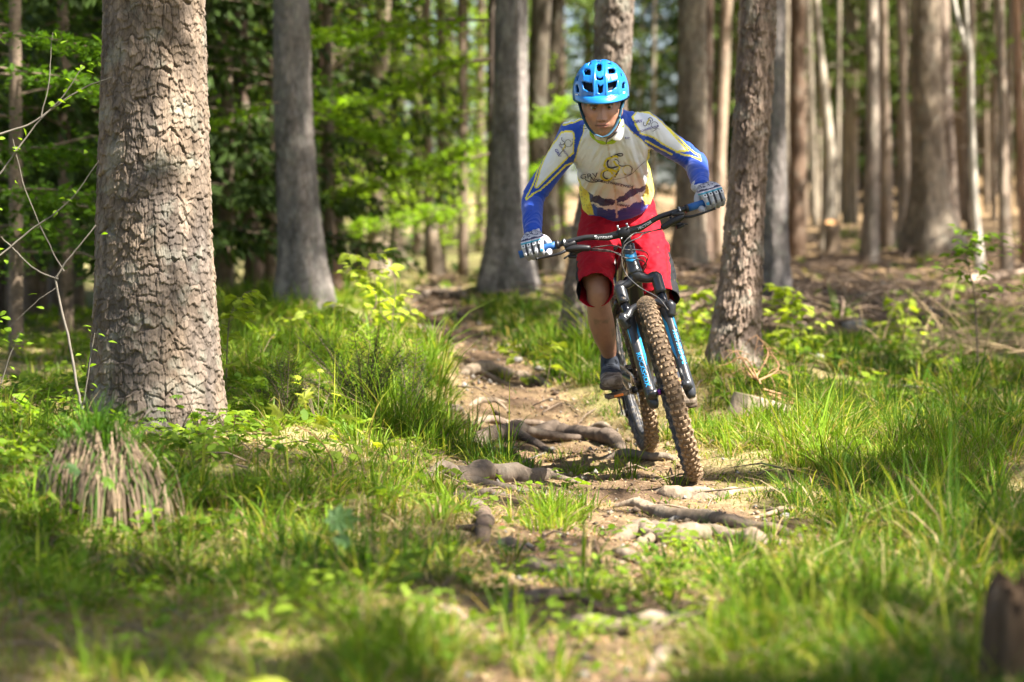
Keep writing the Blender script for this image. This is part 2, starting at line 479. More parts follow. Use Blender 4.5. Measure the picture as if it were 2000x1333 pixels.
# a worn path strip as its own sheet 4 mm above the ground
def build_path():
    rows = []
    ds = np.concatenate([np.linspace(4.6, 14, 260), np.geomspace(14.1, 29, 60)])
    t = np.linspace(-1, 1, 61); V = []
    for d in ds:
        # row where the ground at this depth shows
        p = np.array(P(1000, 666, d)); z = ground_raw(np.array([1.0 if d < 12 else 0.0]), np.array([p[1]]))[0]
        _, py, _ = proj(np.array([[0.0, p[1], z]])); py = py[0]
        l = np.interp(py, TR[:, 0], TR[:, 1]); r = np.interp(py, TR[:, 0], TR[:, 2])
        cx = (l + r) / 2; hw = (r - l) / 2 * 0.93
        x = (cx + t * hw * (1 + 0.10 * fbm(np.full(1, d * 2.2), np.full(1, 0.3), 0, 3, 5)[0]) - 1000) / F_PX * d
        V.append(np.stack([x, np.full(len(x), p[1])], 1))
    V = np.array(V); R, Cn = V.shape[:2]; q = V.reshape(-1, 2); z = ground_full(q[:, 0], q[:, 1])
    edge = np.abs(np.tile(t, R)); z = z + 0.004 - 0.02 * sstep(0.9, 1.0, edge)
    n2 = fbm(q[:, 0] * 6, q[:, 1] * 3.5, 0, 4, 61); n3 = fbm(q[:, 0] * 40, q[:, 1] * 40, 0, 2, 71)
    k = np.clip(0.36 + 1.0 * n2, 0, 1)[:, None]
    c = EARTH * 0.95 * (1 - k) + (0.75 * LITTER + 0.25 * STRAW) * 0.82 * k
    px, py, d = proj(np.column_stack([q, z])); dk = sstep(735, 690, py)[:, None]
    c = c * (1 - dk) + (EARTH * .7) * dk  # far stretch darkened: the shade it lies in is put into the colour
    c = c * (1 + 0.5 * n3[:, None])
    gc = ground_color(q[:, 0], q[:, 1], z); eb = sstep(.62, 1.0, edge + .18 * n2)[:, None]; c = c * (1 - eb) + gc * eb
    i = np.arange(R - 1)[:, None] * Cn + np.arange(Cn - 1)[None]
    Fc = np.stack([i, i + 1, i + Cn + 1, i + Cn], -1).reshape(-1, 4)
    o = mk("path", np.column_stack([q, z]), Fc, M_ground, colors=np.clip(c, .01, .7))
    tag(o, "narrow trodden earth trail crossed by bare roots", kind="structure")
build_path()
# ------------------------------------------------------------------ bark and trunks
def bark_mat(name, scale=1.0, moss=0.0, bump=0.8, lichen=0.0):
    m, t, b = base_mat(name); N, L = t.nodes, t.links
    tc = N.new("ShaderNodeTexCoord"); mp = N.new("ShaderNodeMapping"); mp.inputs['Scale'].default_value = (1, 1, 0.35)
    L.new(tc.outputs['Object'], mp.inputs[0])
    at = N.new("ShaderNodeAttribute"); at.attribute_name = "Col"
    vo = N.new("ShaderNodeTexVoronoi"); vo.inputs['Scale'].default_value = 28 / scale; L.new(mp.outputs[0], vo.inputs['Vector'])
    nz = N.new("ShaderNodeTexNoise"); nz.inputs['Scale'].default_value = 14 / scale; nz.inputs['Detail'].default_value = 8; nz.inputs['Roughness'].default_value = 0.65
    L.new(mp.outputs[0], nz.inputs['Vector'])
    mr = N.new("ShaderNodeMapRange"); mr.inputs[1].default_value = .28; mr.inputs[2].default_value = .72; mr.inputs[3].default_value = 0.55; mr.inputs[4].default_value = 1.4
    L.new(nz.outputs[0], mr.inputs[0])
    vr = N.new("ShaderNodeMapRange"); vr.inputs[3].default_value = 0.82; vr.inputs[4].default_value = 1.18
    sep = N.new("ShaderNodeSeparateColor"); L.new(vo.outputs['Color'], sep.inputs[0]); L.new(sep.outputs[0], vr.inputs[0])
    mu = N.new("ShaderNodeMath"); mu.operation = 'MULTIPLY'; L.new(mr.outputs[0], mu.inputs[0]); L.new(vr.outputs[0], mu.inputs[1])
    sc = N.new("ShaderNodeVectorMath"); sc.operation = 'SCALE'; L.new(at.outputs['Color'], sc.inputs[0]); L.new(mu.outputs[0], sc.inputs['Scale'])
    src = sc.outputs[0]
    if lichen:
        n2 = N.new("ShaderNodeTexNoise"); n2.inputs['Scale'].default_value = 9; n2.inputs['Detail'].default_value = 6; L.new(tc.outputs['Object'], n2.inputs['Vector'])
        r2 = N.new("ShaderNodeMapRange"); r2.inputs[1].default_value = .54; r2.inputs[2].default_value = .66; r2.inputs[4].default_value = lichen; L.new(n2.outputs[0], r2.inputs[0])
        mm = N.new("ShaderNodeMix"); mm.data_type = 'RGBA'; L.new(r2.outputs[0], mm.inputs['Factor']); L.new(src, mm.inputs['A']); mm.inputs['B'].default_value = (.30, .31, .25, 1)
        src = mm.outputs['Result']
    L.new(src, b.inputs['Base Color']); b.inputs['Roughness'].default_value = 0.92; b.inputs['Specular IOR Level'].default_value = 0.10
    nb = N.new("ShaderNodeTexNoise"); nb.inputs['Scale'].default_value = 70 / scale; nb.inputs['Detail'].default_value = 8; L.new(mp.outputs[0], nb.inputs['Vector'])
    ad = N.new("ShaderNodeMath"); ad.operation = 'ADD'; L.new(nb.outputs[0], ad.inputs[0]); L.new(vo.outputs['Distance'], ad.inputs[1])
    bp = N.new("ShaderNodeBump"); bp.inputs['Strength'].default_value = bump; bp.inputs['Distance'].default_value = 0.006 * scale; L.new(ad.outputs[0], bp.inputs['Height'])
    L.new(bp.outputs[0], b.inputs['Normal'])
    return m
M_bark = bark_mat("spruce_bark", 1.0, lichen=.35)
M_bark_far = bark_mat("far_bark", 2.2, bump=1.0, lichen=.25)
M_bark_birch = bark_mat("pale_smooth_bark", 2.5, bump=.3)

def voronoi_plates(u, v, period_u, su, sv, seed=0):
    """jittered-cell plates on a wrapped sheet; returns F1, F2-F1, cell id hash, offset within the cell along v"""
    gu = u / su; gv = v / sv; nu = max(3, int(round(period_u / su))); gu = gu * nu / (period_u / su)
    iu = np.floor(gu); iv = np.floor(gv)
    F1 = np.full(u.shape, 9.0); F2 = np.full(u.shape, 9.0); ID = np.zeros(u.shape); OV = np.zeros(u.shape)
    for a in (-1, 0, 1):
        for b in (-1, 0, 1):
            cu = iu + a; cv = iv + b; cw = np.mod(cu, nu)
            ju = _h(cw, cv, cw * 0, seed); jv = _h(cw, cv, cw * 0, seed + 7)
            du = cu + .12 + .76 * ju - gu; dv = cv + .12 + .76 * jv - gv
            dd = np.sqrt(du * du + dv * dv)
            closer = dd < F1
            F2 = np.where(closer, F1, np.minimum(F2, dd))
            ID = np.where(closer, _h(cw, cv, cw * 0, seed + 13), ID); OV = np.where(closer, dv, OV); F1 = np.where(closer, dd, F1)
    return F1, F2 - F1, ID, OV

def trunk(parent, rows, depth, base_py, m=None, nth=40, dz=0.12, zdense=0, ndense=0, top=19.0, plate=None, col=(.23, .18, .15), col2=None,
          flare=0.25, lobes=5, name="trunk", seed=1, rough=0.02, sx=0.0):
    """rows: (photo row, centre column, width px) from top to bottom at the given depth."""
    rows = sorted(rows)
    ry = np.array([r[0] for r in rows], float); rc = np.array([r[1] for r in rows], float); rw = np.array([r[2] for r in rows], float)
    base = P(np.interp(base_py, ry, rc), base_py, depth)
    pts = np.array([list(P(c, y, depth)) for y, c in zip(ry, rc)])
    pz = pts[::-1, 2]; pxs = pts[::-1, 0]; rad = (rw / 2 / ppm(depth))[::-1]
    zt = pz[-1]; slope = (pxs[-1] - pxs[-2]) / (pz[-1] - pz[-2]) if len(pz) > 1 else 0; slope = max(-.06, min(.06, slope))
    zb = base.z - 0.35
    if zdense: zs = np.concatenate([np.linspace(zb, zdense, ndense), np.arange(zdense + .06, top, .5)])
    else: zs = np.concatenate([np.arange(zb, zt + .4, dz), np.arange(zt + .45, top, 1.2)])
    cx = np.where(zs > zt, pxs[-1] + slope * (zs - zt), np.interp(zs, pz, pxs))
    R = np.interp(zs, pz, rad); R = np.where(zs > zt, rad[-1] * np.clip(1 - (zs - zt) / (top + 1 - zt), .06, 1), R)
    yy = base.y
    th = np.linspace(0, 2 * np.pi, nth, endpoint=False)
    Z, TH = np.meshgrid(zs, th, indexing='ij'); RR = np.repeat(R[:, None], nth, 1)
    h = np.clip(Z - base.z, 0, None)
    fl = np.exp(-h / (0.28 + rad.max()))
    RR = RR * (1 + flare * fl * (0.35 + 0.65 * (0.5 + 0.5 * np.cos(lobes * TH + seed * 1.7 + 0.9 * np.sin(2 * TH + seed)))))
    c = np.ones(Z.shape + (3,)) * np.array(col)
    U = TH * rad.mean()
    RR = RR * (1 + rough * 2.2 * fbm(np.cos(TH) * 1.5 + seed, np.sin(TH) * 1.5, Z * 1.3, 4, seed))
    if plate:
        su, sv, amp = plate; per = 2 * np.pi * rad.mean()
        wu = U + 0.75 * su * fbm(np.cos(TH) * 9, np.sin(TH) * 9, Z * 14, 3, seed + 2); wv = Z + 0.85 * sv * fbm(np.cos(TH) * 7 + 5, np.sin(TH) * 7, Z * 16, 3, seed + 4)
        F1, E, ID, OV = voronoi_plates(np.mod(wu, per), wv, per, su, sv, seed)
        F1b, Eb, IDb, OVb = voronoi_plates(np.mod(wu * 1.0, per), wv + 3.3, per, su * 2.3, sv * 4.2, seed + 50)
        edge = sstep(-0.03, 0.11, E + .06 * fbm(np.cos(TH) * 22, np.sin(TH) * 22, Z * 30, 2, seed + 8))
        fis = sstep(0.0, 0.13, Eb)
        lift = np.clip(OV * 1.3 + .35, -.2, 1.0)            # the lower rim of each scale stands off the trunk
        hh = amp * (0.25 * edge + 0.9 * np.clip(lift, 0, 1) ** 1.5 + 1.5 * ID * edge + .9 * IDb - 1.9 * (1 - fis) * (IDb > .25)) + amp * 0.7 * fbm(np.cos(TH) * 60, np.sin(TH) * 60, Z * 45, 2, seed + 61) + amp * 0.5 * fbm(np.cos(TH) * 30, np.sin(TH) * 30, Z * 50, 3, seed + 6)
        RR = RR + np.where(Z < (zdense or zt) + .3, hh, 0)
        shade = 0.80 + 0.40 * ID
        c = c * shade[..., None]
        if col2 is not None:
            k = np.clip(0.5 + 1.3 * fbm(np.cos(TH) * 2 + 3, np.sin(TH) * 2, Z * 2.2, 3, seed + 9) + .5 * (IDb - .5), 0, 1)[..., None]
            c = c * (1 - k) + np.array(col2) * shade[..., None] * k
        c = c * (0.70 + 0.30 * edge * (0.3 + .7 * fis))[..., None]
        c = c * (1 + 0.25 * fbm(np.cos(TH) * 40, np.sin(TH) * 40, Z * 55, 3, seed + 11))[..., None]
    else:
        k = fbm(np.cos(TH) * 2 + seed, np.sin(TH) * 2, Z * 1.1, 4, seed + 3)
        c = c * (1 + 0.35 * k)[..., None]
        if col2 is not None:
            kk = np.clip(.5 + 1.5 * fbm(np.cos(TH) * 1.6, np.sin(TH) * 1.6 + seed, Z * .8, 3, seed + 5), 0, 1)[..., None]; c = c * (1 - kk) + np.array(col2) * kk
    V = np.stack([cx[:, None] + RR * np.cos(TH), yy + RR * np.sin(TH), Z], -1).reshape(-1, 3)
    n, q = Z.shape
    i = np.arange(n - 1)[:, None] * q + np.arange(q)[None]; j = np.arange(n - 1)[:, None] * q + (np.arange(q)[None] + 1) % q
    Fc = np.stack([i, j, j + q, i + q], -1).reshape(-1, 4)
    o = mk(name, V - np.array([base.x, base.y, base.z]), Fc, m or M_bark_far, parent, colors=np.clip(c.reshape(-1, 3), .01, .8))
    return o, base

def knots(parent, base, cx_fn, zs, rad_fn, m, seed):
    pass

# ------------------------------------------------------------------ foliage materials
def leaf_mat(name, color, var=.35, trans=.45, rough=.55, hue=None, attr=None):
    return mat(name, color, rough=rough, var=var, scale=3.0, trans=trans, spec=.14, attr=attr)
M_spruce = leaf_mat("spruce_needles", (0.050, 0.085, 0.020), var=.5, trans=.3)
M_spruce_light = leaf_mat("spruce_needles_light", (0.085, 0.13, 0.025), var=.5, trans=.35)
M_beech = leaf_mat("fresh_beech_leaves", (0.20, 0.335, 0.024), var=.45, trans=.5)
M_beech_glade = leaf_mat("sun_tinted_beech_leaves", (0.26, 0.40, 0.028), var=.4, trans=.55)  # brighter copy of the beech green, sunlight put into the colour
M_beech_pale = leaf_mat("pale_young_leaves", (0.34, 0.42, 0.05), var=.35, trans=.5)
M_beech_dark = leaf_mat("shade_tinted_beech_leaves", (0.075, 0.155, 0.014), var=.4, trans=.5)  # darker copy of the beech green, shade put into the colour
M_leafcol = leaf_mat("mixed_leaves", (1, 1, 1), var=.25, trans=.5, attr="Col")
M_grass = leaf_mat("grass_blades", (1, 1, 1), var=.2, trans=.42, attr="Col", rough=.45)
M_dry = mat("dry_stalks", (1, 1, 1), rough=.85, var=.25, scale=20, attr="Col", trans=.15)
M_twig = mat("bare_twig_bark", (0.17, 0.125, 0.085), rough=.9, var=.35, scale=25)
M_twig_pale = mat("dead_pale_wood", (0.38, 0.29, 0.19), rough=.9, var=.3, scale=25)
M_twig_grey = mat("grey_branch_bark", (0.16, 0.14, 0.11), rough=.9, var=.3, scale=25)

def quads_from(C, A, B):
    """diamond leaves: centre C, half axes A (long), B (short): (n,3) each -> V, F"""
    n = len(C)
    V = np.stack([C - A, C + B * 1.0 - A * .1, C + A, C - B * 1.0 - A * .1], 1).reshape(-1, 3)
    Fc = np.arange(n * 4).reshape(n, 4); return V, Fc

def rand_unit(n, r=rng):
    v = r.normal(size=(n, 3)); return v / np.linalg.norm(v, axis=1)[:, None]

def spray_leaves(n, L, W, size, r, droop=.25, tilt=.35):
    """a flat layer of leaves on a branch along +x"""
    t = r.beta(1.3, 1.0, n) * L; t = t - .10 * L * np.sin(t / L * 25 + r.uniform(0, 6)) * .5; hw = W * np.sqrt(np.clip(t / L, .05, 1)) * np.clip(1.25 - t / L, .15, 1)
    s = r.uniform(-1, 1, n); y = s * hw; z = -droop * t * t / L + r.normal(0, .085, n) * L * .5 - .22 * np.abs(y) + .05 * L * np.sin(y / L * 12 + t / L * 7)
    C = np.stack([t, y, z], 1)
    ang = np.arctan2(s * .9, 1.0) + r.normal(0, .5, n)
    sz = size * r.uniform(.6, 1.2, n)
    A = np.stack([np.cos(ang), np.sin(ang), r.normal(-.1, tilt, n)], 1) * sz[:, None] * .5
    N = np.stack([r.normal(0, tilt, n), r.normal(0, tilt, n), np.ones(n)], 1)
    B = np.cross(N, A); B = B / (np.linalg.norm(B, axis=1)[:, None] + 1e-9) * sz[:, None] * .34
    return C, A, B

def rot_apply(C, A, B, az, el, loc, sc=1.0):
    ca, sa = math.cos(az), math.sin(az); ce, se = math.cos(el), math.sin(el)
    Ry = np.array([[ce, 0, -se], [0, 1, 0], [se, 0, ce]]); Rz = np.array([[ca, -sa, 0], [sa, ca, 0], [0, 0, 1]]); M = (Rz @ Ry).T * sc
    return C @ M + loc, A @ M, B @ M

def beech_crown_geo(h0, h1, rmax, nb, nl, size, seed):
    r = np.random.default_rng(seed); Cs, As, Bs = [], [], []; tb = MB()
    for i in range(nb):
        z = h0 + (h1 - h0) * (i + r.uniform(0, 1)) / nb; L = rmax * (1 - .55 * (z - h0) / (h1 - h0)) * r.uniform(.6, 1.1)
        az = r.uniform(0, 2 * np.pi); el = r.uniform(-.05, .4); loc = np.array([0, 0, z])
        c, a, b = spray_leaves(int(nl * L / rmax), L, L * .42, size, r)
        c, a, b = rot_apply(c, a, b, az, el, loc); Cs.append(c); As.append(a); Bs.append(b)
        e = np.array([[0, 0, 0], [L * .5, 0, -.06 * L], [L * .95, 0, -.23 * L]])
        e2, _, _ = rot_apply(e, e, e, az, el, loc); tb.tube(e2, [.014, .008, .003], 4, False)
    V, Fc = quads_from(np.vstack(Cs), np.vstack(As), np.vstack(Bs)); return V, Fc, tb

def spruce_crown_geo(h0, h1, rmax, nb, seed, dens=1.0):
    r = np.random.default_rng(seed); Cs, As, Bs = [], [], []; tb = MB()
    for i in range(nb):
        f = (i + r.uniform(0, 1)) / nb; z = h0 + (h1 - h0) * f; L = rmax * (1 - f) ** .7 * r.uniform(.7, 1.1) + .15
        az = r.uniform(0, 2 * np.pi); el = r.uniform(-.12, .12) + .25 * f
        nt_ = int(9 + 15 * L * dens); t = np.sort(r.uniform(.12, 1, nt_)) * L; sgn = np.where(r.random(nt_) < .5, -1, 1)
        tl = (.42 * (1 - t / L * .65) + .08) * r.uniform(.6, 1.1, nt_)
        # each side twig hangs: 3 needle strips along it
        for k in range(3):
            s = (k + .5) / 3
            yv = sgn * tl * s * .9; zv = -.22 * t * t / L * .6 - tl * s * s * .75
            c = np.stack([t + tl * s * .35, yv, zv], 1)
            d = np.stack([np.full(nt_, .35), sgn * .9, -1.5 * s * .9 * np.ones(nt_)], 1) + r.normal(0, .15, (nt_, 3)); d /= np.linalg.norm(d, axis=1)[:, None]
            A = d * (tl / 3 * .75)[:, None]; N = rand_unit(nt_, r); B = np.cross(N, d); B /= np.linalg.norm(B, axis=1)[:, None]; B *= r.uniform(.018, .036, nt_)[:, None]
            c, A, B = rot_apply(c, A, B, az, el, np.array([0, 0, z])); Cs.append(c); As.append(A); Bs.append(B)
        e = np.array([[0, 0, 0], [L * .5, 0, -.03 * L], [L, 0, -.13 * L]]); e2, _, _ = rot_apply(e, e, e, az, el, np.array([0, 0, z]))
        tb.tube(e2, [.012, .007, .002], 4, False)
    V, Fc = quads_from(np.vstack(Cs), np.vstack(As), np.vstack(Bs)); return V, Fc, tb

def mesh_only(name, V, Fc, m, smooth=False, colors=None, mats=None, midx=None):
    o = mk(name, V, Fc, m, None, smooth, colors, mats, midx); me = o.data; bpy.data.objects.remove(o); return me

def crown_mesh(kind, m, seed, **k):
    V, Fc, tb = (beech_crown_geo if kind == 'beech' else spruce_crown_geo)(seed=seed, **k)
    n0 = len(V); Fl = [tuple(f) for f in Fc] + [tuple(i + n0 for i in f) for f in tb.F]
    me = mesh_only("crown", np.vstack([V, np.array(tb.V)]), Fl, m, mats=[m, M_twig], midx=[0] * len(Fc) + [1] * len(tb.F))
    return me
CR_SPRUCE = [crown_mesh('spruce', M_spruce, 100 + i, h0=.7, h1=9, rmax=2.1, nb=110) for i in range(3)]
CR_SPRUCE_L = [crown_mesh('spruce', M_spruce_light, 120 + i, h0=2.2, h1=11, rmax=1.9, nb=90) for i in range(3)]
CR_BEECH = [crown_mesh('beech', M_beech_glade, 140 + i, h0=.8, h1=6.5, rmax=2.2, nb=34, nl=170, size=.075) for i in range(3)]
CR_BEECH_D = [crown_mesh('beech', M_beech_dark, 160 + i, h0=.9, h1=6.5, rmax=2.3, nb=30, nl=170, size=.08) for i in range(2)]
TR_THIN = mesh_only("trunk", *tube_geo([(0, 0, -.3), (0.02, 0, 2), (0, .03, 5), (0, 0, 10)], [.085, .07, .055, .01], 8, True, 4), m=MATS["bare_twig_bark"], smooth=True)

def pt_tree(name, label, px, depth, mesh, group=None, sc=1.0, zoff=0, rotz=None, trunk_mesh=None, cat="tree", xz=None):
    if xz is None: q = P(px, 600, depth); x, y = q.x, q.y
    else: x, y = xz
    z = gz(x, y)
    e = empty(name, (x, y, z + zoff)); tag(e, label, cat, group)
    e.rotation_euler = (0, 0, rng.uniform(0, 6.28) if rotz is None else rotz); e.scale = (sc, sc, sc)
    c = bpy.data.objects.new("crown", mesh); link(c, e)
    t = bpy.data.objects.new("trunk", trunk_mesh or TR_THIN); link(t, e)
    return e

# ------------------------------------------------------------------ the individually recognisable trunks
def trunk_tree(name, label, rows, depth, base_py, group=None, cat="tree", origin=None, **k):
    e = empty(name)
    o, base = trunk(e, rows, depth, base_py, **k)
    e.location = base; tag(e, label, cat, group)
    return e, base

big, big_base = trunk_tree("spruce_tree", "thick scaly barked spruce in sharp focus filling the left of the clearing",
    [(-20, 304, 188), (100, 305, 193), (200, 304, 200), (350, 303, 210), (500, 302, 218), (600, 303, 228), (700, 303, 242), (780, 303, 258), (852, 302, 274)], 9.75, 852,
    m=M_bark, nth=560, zdense=2.15, ndense=640, plate=(.027, .030, .0042), col=(.118, .098, .083), col2=(.190, .145, .106), flare=.04, lobes=7, seed=3, rough=.012)
pine, pine_base = trunk_tree("pine_tree", "leaning flaky barked tree trunk standing just behind the rider's outstretched left hand",
    [(-20, 1480, 62), (150, 1472, 62), (300, 1462, 62), (450, 1452, 66), (560, 1445, 72), (650, 1436, 84), (722, 1431, 98)], 12.7, 722,
    m=M_bark, nth=200, zdense=2.6, ndense=420, plate=(.026, .060, .007), col=(.17, .125, .10), col2=(.27, .20, .15), flare=.22, lobes=5, seed=8, rough=.03)
behind, _b5 = trunk_tree("spruce_tree", "brown trunk rising directly behind the rider's blue helmet and right shin",
    [(-20, 1200, 68), (120, 1196, 66), (300, 1178, 64), (480, 1150, 62), (600, 1134, 64), (672, 1130, 76)], 14.6, 672,
    m=M_bark, nth=110, zdense=2.9, ndense=260, plate=(.035, .05, .007), col=(.125, .102, .084), col2=(.165, .128, .10), flare=.25, seed=12, rough=.03)
GREY = (.195, .178, .162); BRN = (.19, .155, .12); DK = (.10, .078, .062); TAN = (.33, .27, .19); PALE = (.46, .41, .33)
trunk_tree("spruce_tree", "straight grey trunk with a moss edged foot right of the big scaly spruce",
    [(-20, 571, 66), (200, 573, 70), (400, 582, 76), (500, 588, 82), (585, 590, 98)], 17.6, 586, col=GREY, col2=(.25, .215, .19), nth=90, dz=.02, flare=.3, seed=4, plate=(.03, .03, .004))
trunk_tree("spruce_tree", "straight grey trunk with a flared foot at the crest left of the rider's elbow",
    [(-20, 999, 60), (150, 998, 64), (300, 994, 68), (450, 992, 76), (550, 994, 92)], 19.6, 551, col=(.24, .21, .19), col2=GREY, nth=90, dz=.02, flare=.45, lobes=4, seed=6, plate=(.03, .04, .004))
trunk_tree("spruce_tree", "dark trunk touching the grey crest trunk from behind on its left",
    [(-20, 964, 22), (300, 962, 22), (545, 962, 26)], 24, 543, col=DK, nth=20, seed=7)
trunk_tree("beech_tree", "dark leaning trunk, left one of the dark pair between crest trunk and rider",
    [(-20, 1058, 40), (200, 1050, 36), (400, 1052, 34), (540, 1066, 42)], 25, 535, col=DK, col2=(.13, .11, .08), nth=24, seed=9)
trunk_tree("beech_tree", "dark leaning trunk, right one of the dark pair behind the rider's right shoulder",
    [(-20, 1090, 30), (200, 1072, 32), (400, 1075, 30), (530, 1084, 36)], 26.5, 528, col=(.085, .07, .05), nth=24, seed=10)
trunk_tree("spruce_tree", "brown trunk seen between the rider's left arm and handlebar",
    [(-20, 1351, 52), (200, 1352, 54), (400, 1349, 54), (522, 1346, 62)], 20.8, 523, col=BRN, col2=(.28, .23, .17), nth=60, dz=.03, flare=.35, seed=13, plate=(.035, .035, .004))
trunk_tree("spruce_tree", "dark slim trunk just right of the brown trunk above the rider's forearm",
    [(-20, 1383, 22), (300, 1380, 22), (470, 1376, 26)], 27, 468, col=(.14, .10, .075), nth=20, seed=14)
trunk_tree("pine_tree", "slim pale pinkish trunk left of the flaky leaning trunk",
    [(-20, 1418, 25), (150, 1412, 24), (300, 1405, 24), (435, 1402, 30)], 29, 437, col=TAN, col2=(.38, .26, .19), nth=24, dz=.08, seed=15)
trunk_tree("spruce_tree", "grey trunk tucked close behind the right side of the flaky leaning trunk",
    [(-20, 1511, 38), (300, 1512, 42), (480, 1513, 48), (592, 1512, 60)], 18.4, 590, col=(.20, .175, .16), col2=GREY, nth=60, dz=.03, flare=.3, seed=16, plate=(.03, .03, .004))
trunk_tree("pine_tree", "straight reddish brown trunk left of the bent pale trunk",
    [(-20, 1556, 30), (300, 1556, 28), (462, 1556, 32)], 29, 460, col=(.15, .10, .07), col2=(.19, .13, .09), nth=24, seed=17)
trunk_tree("birch_tree", "bent pale trunk curving over the cut stump",
    [(-20, 1591, 13), (80, 1597, 15), (180, 1608, 20), (300, 1620, 22), (400, 1618, 23), (480, 1612, 28)], 29, 478, col=PALE, col2=(.38, .33, .25), nth=20, dz=.08, seed=18, m=M_bark_birch)
trunk_tree("spruce_tree", "light grey slim trunk with a grassy foot right of the cut stump",
    [(-20, 1700, 22), (150, 1702, 22), (300, 1703, 26), (500, 1697, 30)], 26.5, 502, col=(.36, .31, .25), col2=(.27, .22, .18), nth=30, dz=.06, seed=19, plate=(.04, .05, .004))
trunk_tree("spruce_tree", "tan slim trunk directly right of the light grey one with the grassy foot",
    [(-20, 1722, 17), (150, 1725, 18), (300, 1731, 22), (460, 1733, 26)], 30, 462, col=(.30, .235, .175), nth=22, seed=20)
trunk_tree("spruce_tree", "slim slightly bent tan trunk left of the thickest trunk on the right slope",
    [(-20, 1755, 14), (200, 1763, 16), (330, 1768, 20), (440, 1762, 24)], 31, 443, col=(.33, .265, .20), nth=22, seed=22)
thick, thick_base = trunk_tree("spruce_tree", "thickest trunk on the right slope with a mossy spreading foot",
    [(-20, 1806, 52), (150, 1807, 54), (300, 1812, 58), (400, 1816, 66), (475, 1822, 88)], 27.5, 478, col=(.23, .185, .14), col2=(.33, .27, .20), nth=60, dz=.04, flare=.55, lobes=4, seed=23, plate=(.04, .05, .006))
trunk_tree("spruce_tree", "brown trunk standing right behind the thickest right slope trunk",
    [(-20, 1838, 24), (200, 1845, 28), (470, 1858, 34)], 29, 470, col=(.19, .15, .12), col2=(.28, .22, .17), nth=24, seed=24)
# white forked birch
birch, bb = trunk_tree("birch_tree", "white slender forked trunk leaning left at the right edge of the pole wood",
    [(-20, 1881, 9), (60, 1886, 10), (115, 1893, 13), (250, 1896, 13), (380, 1902, 15), (500, 1912, 18)], 24.5, 505, col=(.62, .58, .50), col2=(.50, .46, .38), nth=16, dz=.06, seed=25, m=M_bark_birch)
b = MB(); pts = [P(1893, 112, 24.5), P(1877, 60, 24.55), P(1864, 5, 24.6), P(1850, -120, 24.7)]
b.tube([Vector(p) - Vector(bb) for p in pts], [.028, .026, .024, .02], 8, True, smooth_path=3)
f = b.build("side_stem", M_bark_birch, birch); set_col(f.data, np.ones((len(f.data.vertices), 3)) * np.array((.60, .56, .48)))
trunk_tree("spruce_tree", "wider tan trunk of the pair near the right picture edge",
    [(-20, 1949, 16), (200, 1955, 18), (400, 1960, 20), (520, 1966, 24)], 24, 522, col=(.32, .26, .20), col2=(.22, .17, .13), nth=20, seed=26)
trunk_tree("pine_tree", "reddish slim trunk cut by the right picture edge",
    [(-20, 1981, 15), (200, 1988, 17), (350, 1996, 18), (520, 2004, 20)], 25, 520, col=(.30, .19, .13), nth=20, seed=27)
# left side
trunk_tree("spruce_tree", "dark brown trunk in the shade right of the big scaly spruce",
    [(-20, 470, 26), (200, 478, 26), (400, 491, 30), (600, 497, 38)], 21.5, 598, col=(.125, .092, .07), col2=(.17, .12, .09), nth=30, dz=.06, seed=30)
trunk_tree("spruce_tree", "thin nearly black trunk against the left side of the mossy footed grey trunk",
    [(-20, 531, 12), (560, 537, 15)], 25, 572, col=(.05, .042, .035), nth=14, seed=31)
trunk_tree("pine_tree", "thin reddish trunk leaning right of the mossy footed grey trunk",
    [(-20, 626, 14), (200, 634, 16), (400, 640, 18), (545, 655, 24)], 22, 556, col=(.22, .14, .10), nth=16, seed=32)
trunk_tree("beech_tree", "smooth light brown trunk in the middle of the green glade",
    [(-20, 752, 28), (120, 743, 34), (250, 736, 34), (400, 737, 36), (520, 738, 44)], 25.5, 530, col=(.27, .21, .15), col2=(.36, .29, .20), nth=30, dz=.06, seed=33)
trunk_tree("spruce_tree", "slim tan trunk at the far end of the trail",
    [(-20, 833, 18), (200, 834, 17), (400, 838, 22), (530, 848, 32)], 28, 540, col=(.24, .18, .13), col2=(.34, .27, .19), nth=22, dz=.08, seed=34)
trunk_tree("spruce_tree", "dark trunk at the very left edge of the wood",
    [(-20, -8, 28), (300, -6, 28), (640, -4, 32)], 19, 655, col=(.06, .05, .04), nth=18, seed=35)
trunk_tree("spruce_tree", "dark thin trunk far behind, seen right beside the bark of the big scaly spruce",
    [(-20, 424, 14), (600, 430, 16)], 26, 604, col=(.09, .07, .055), nth=14, seed=36)

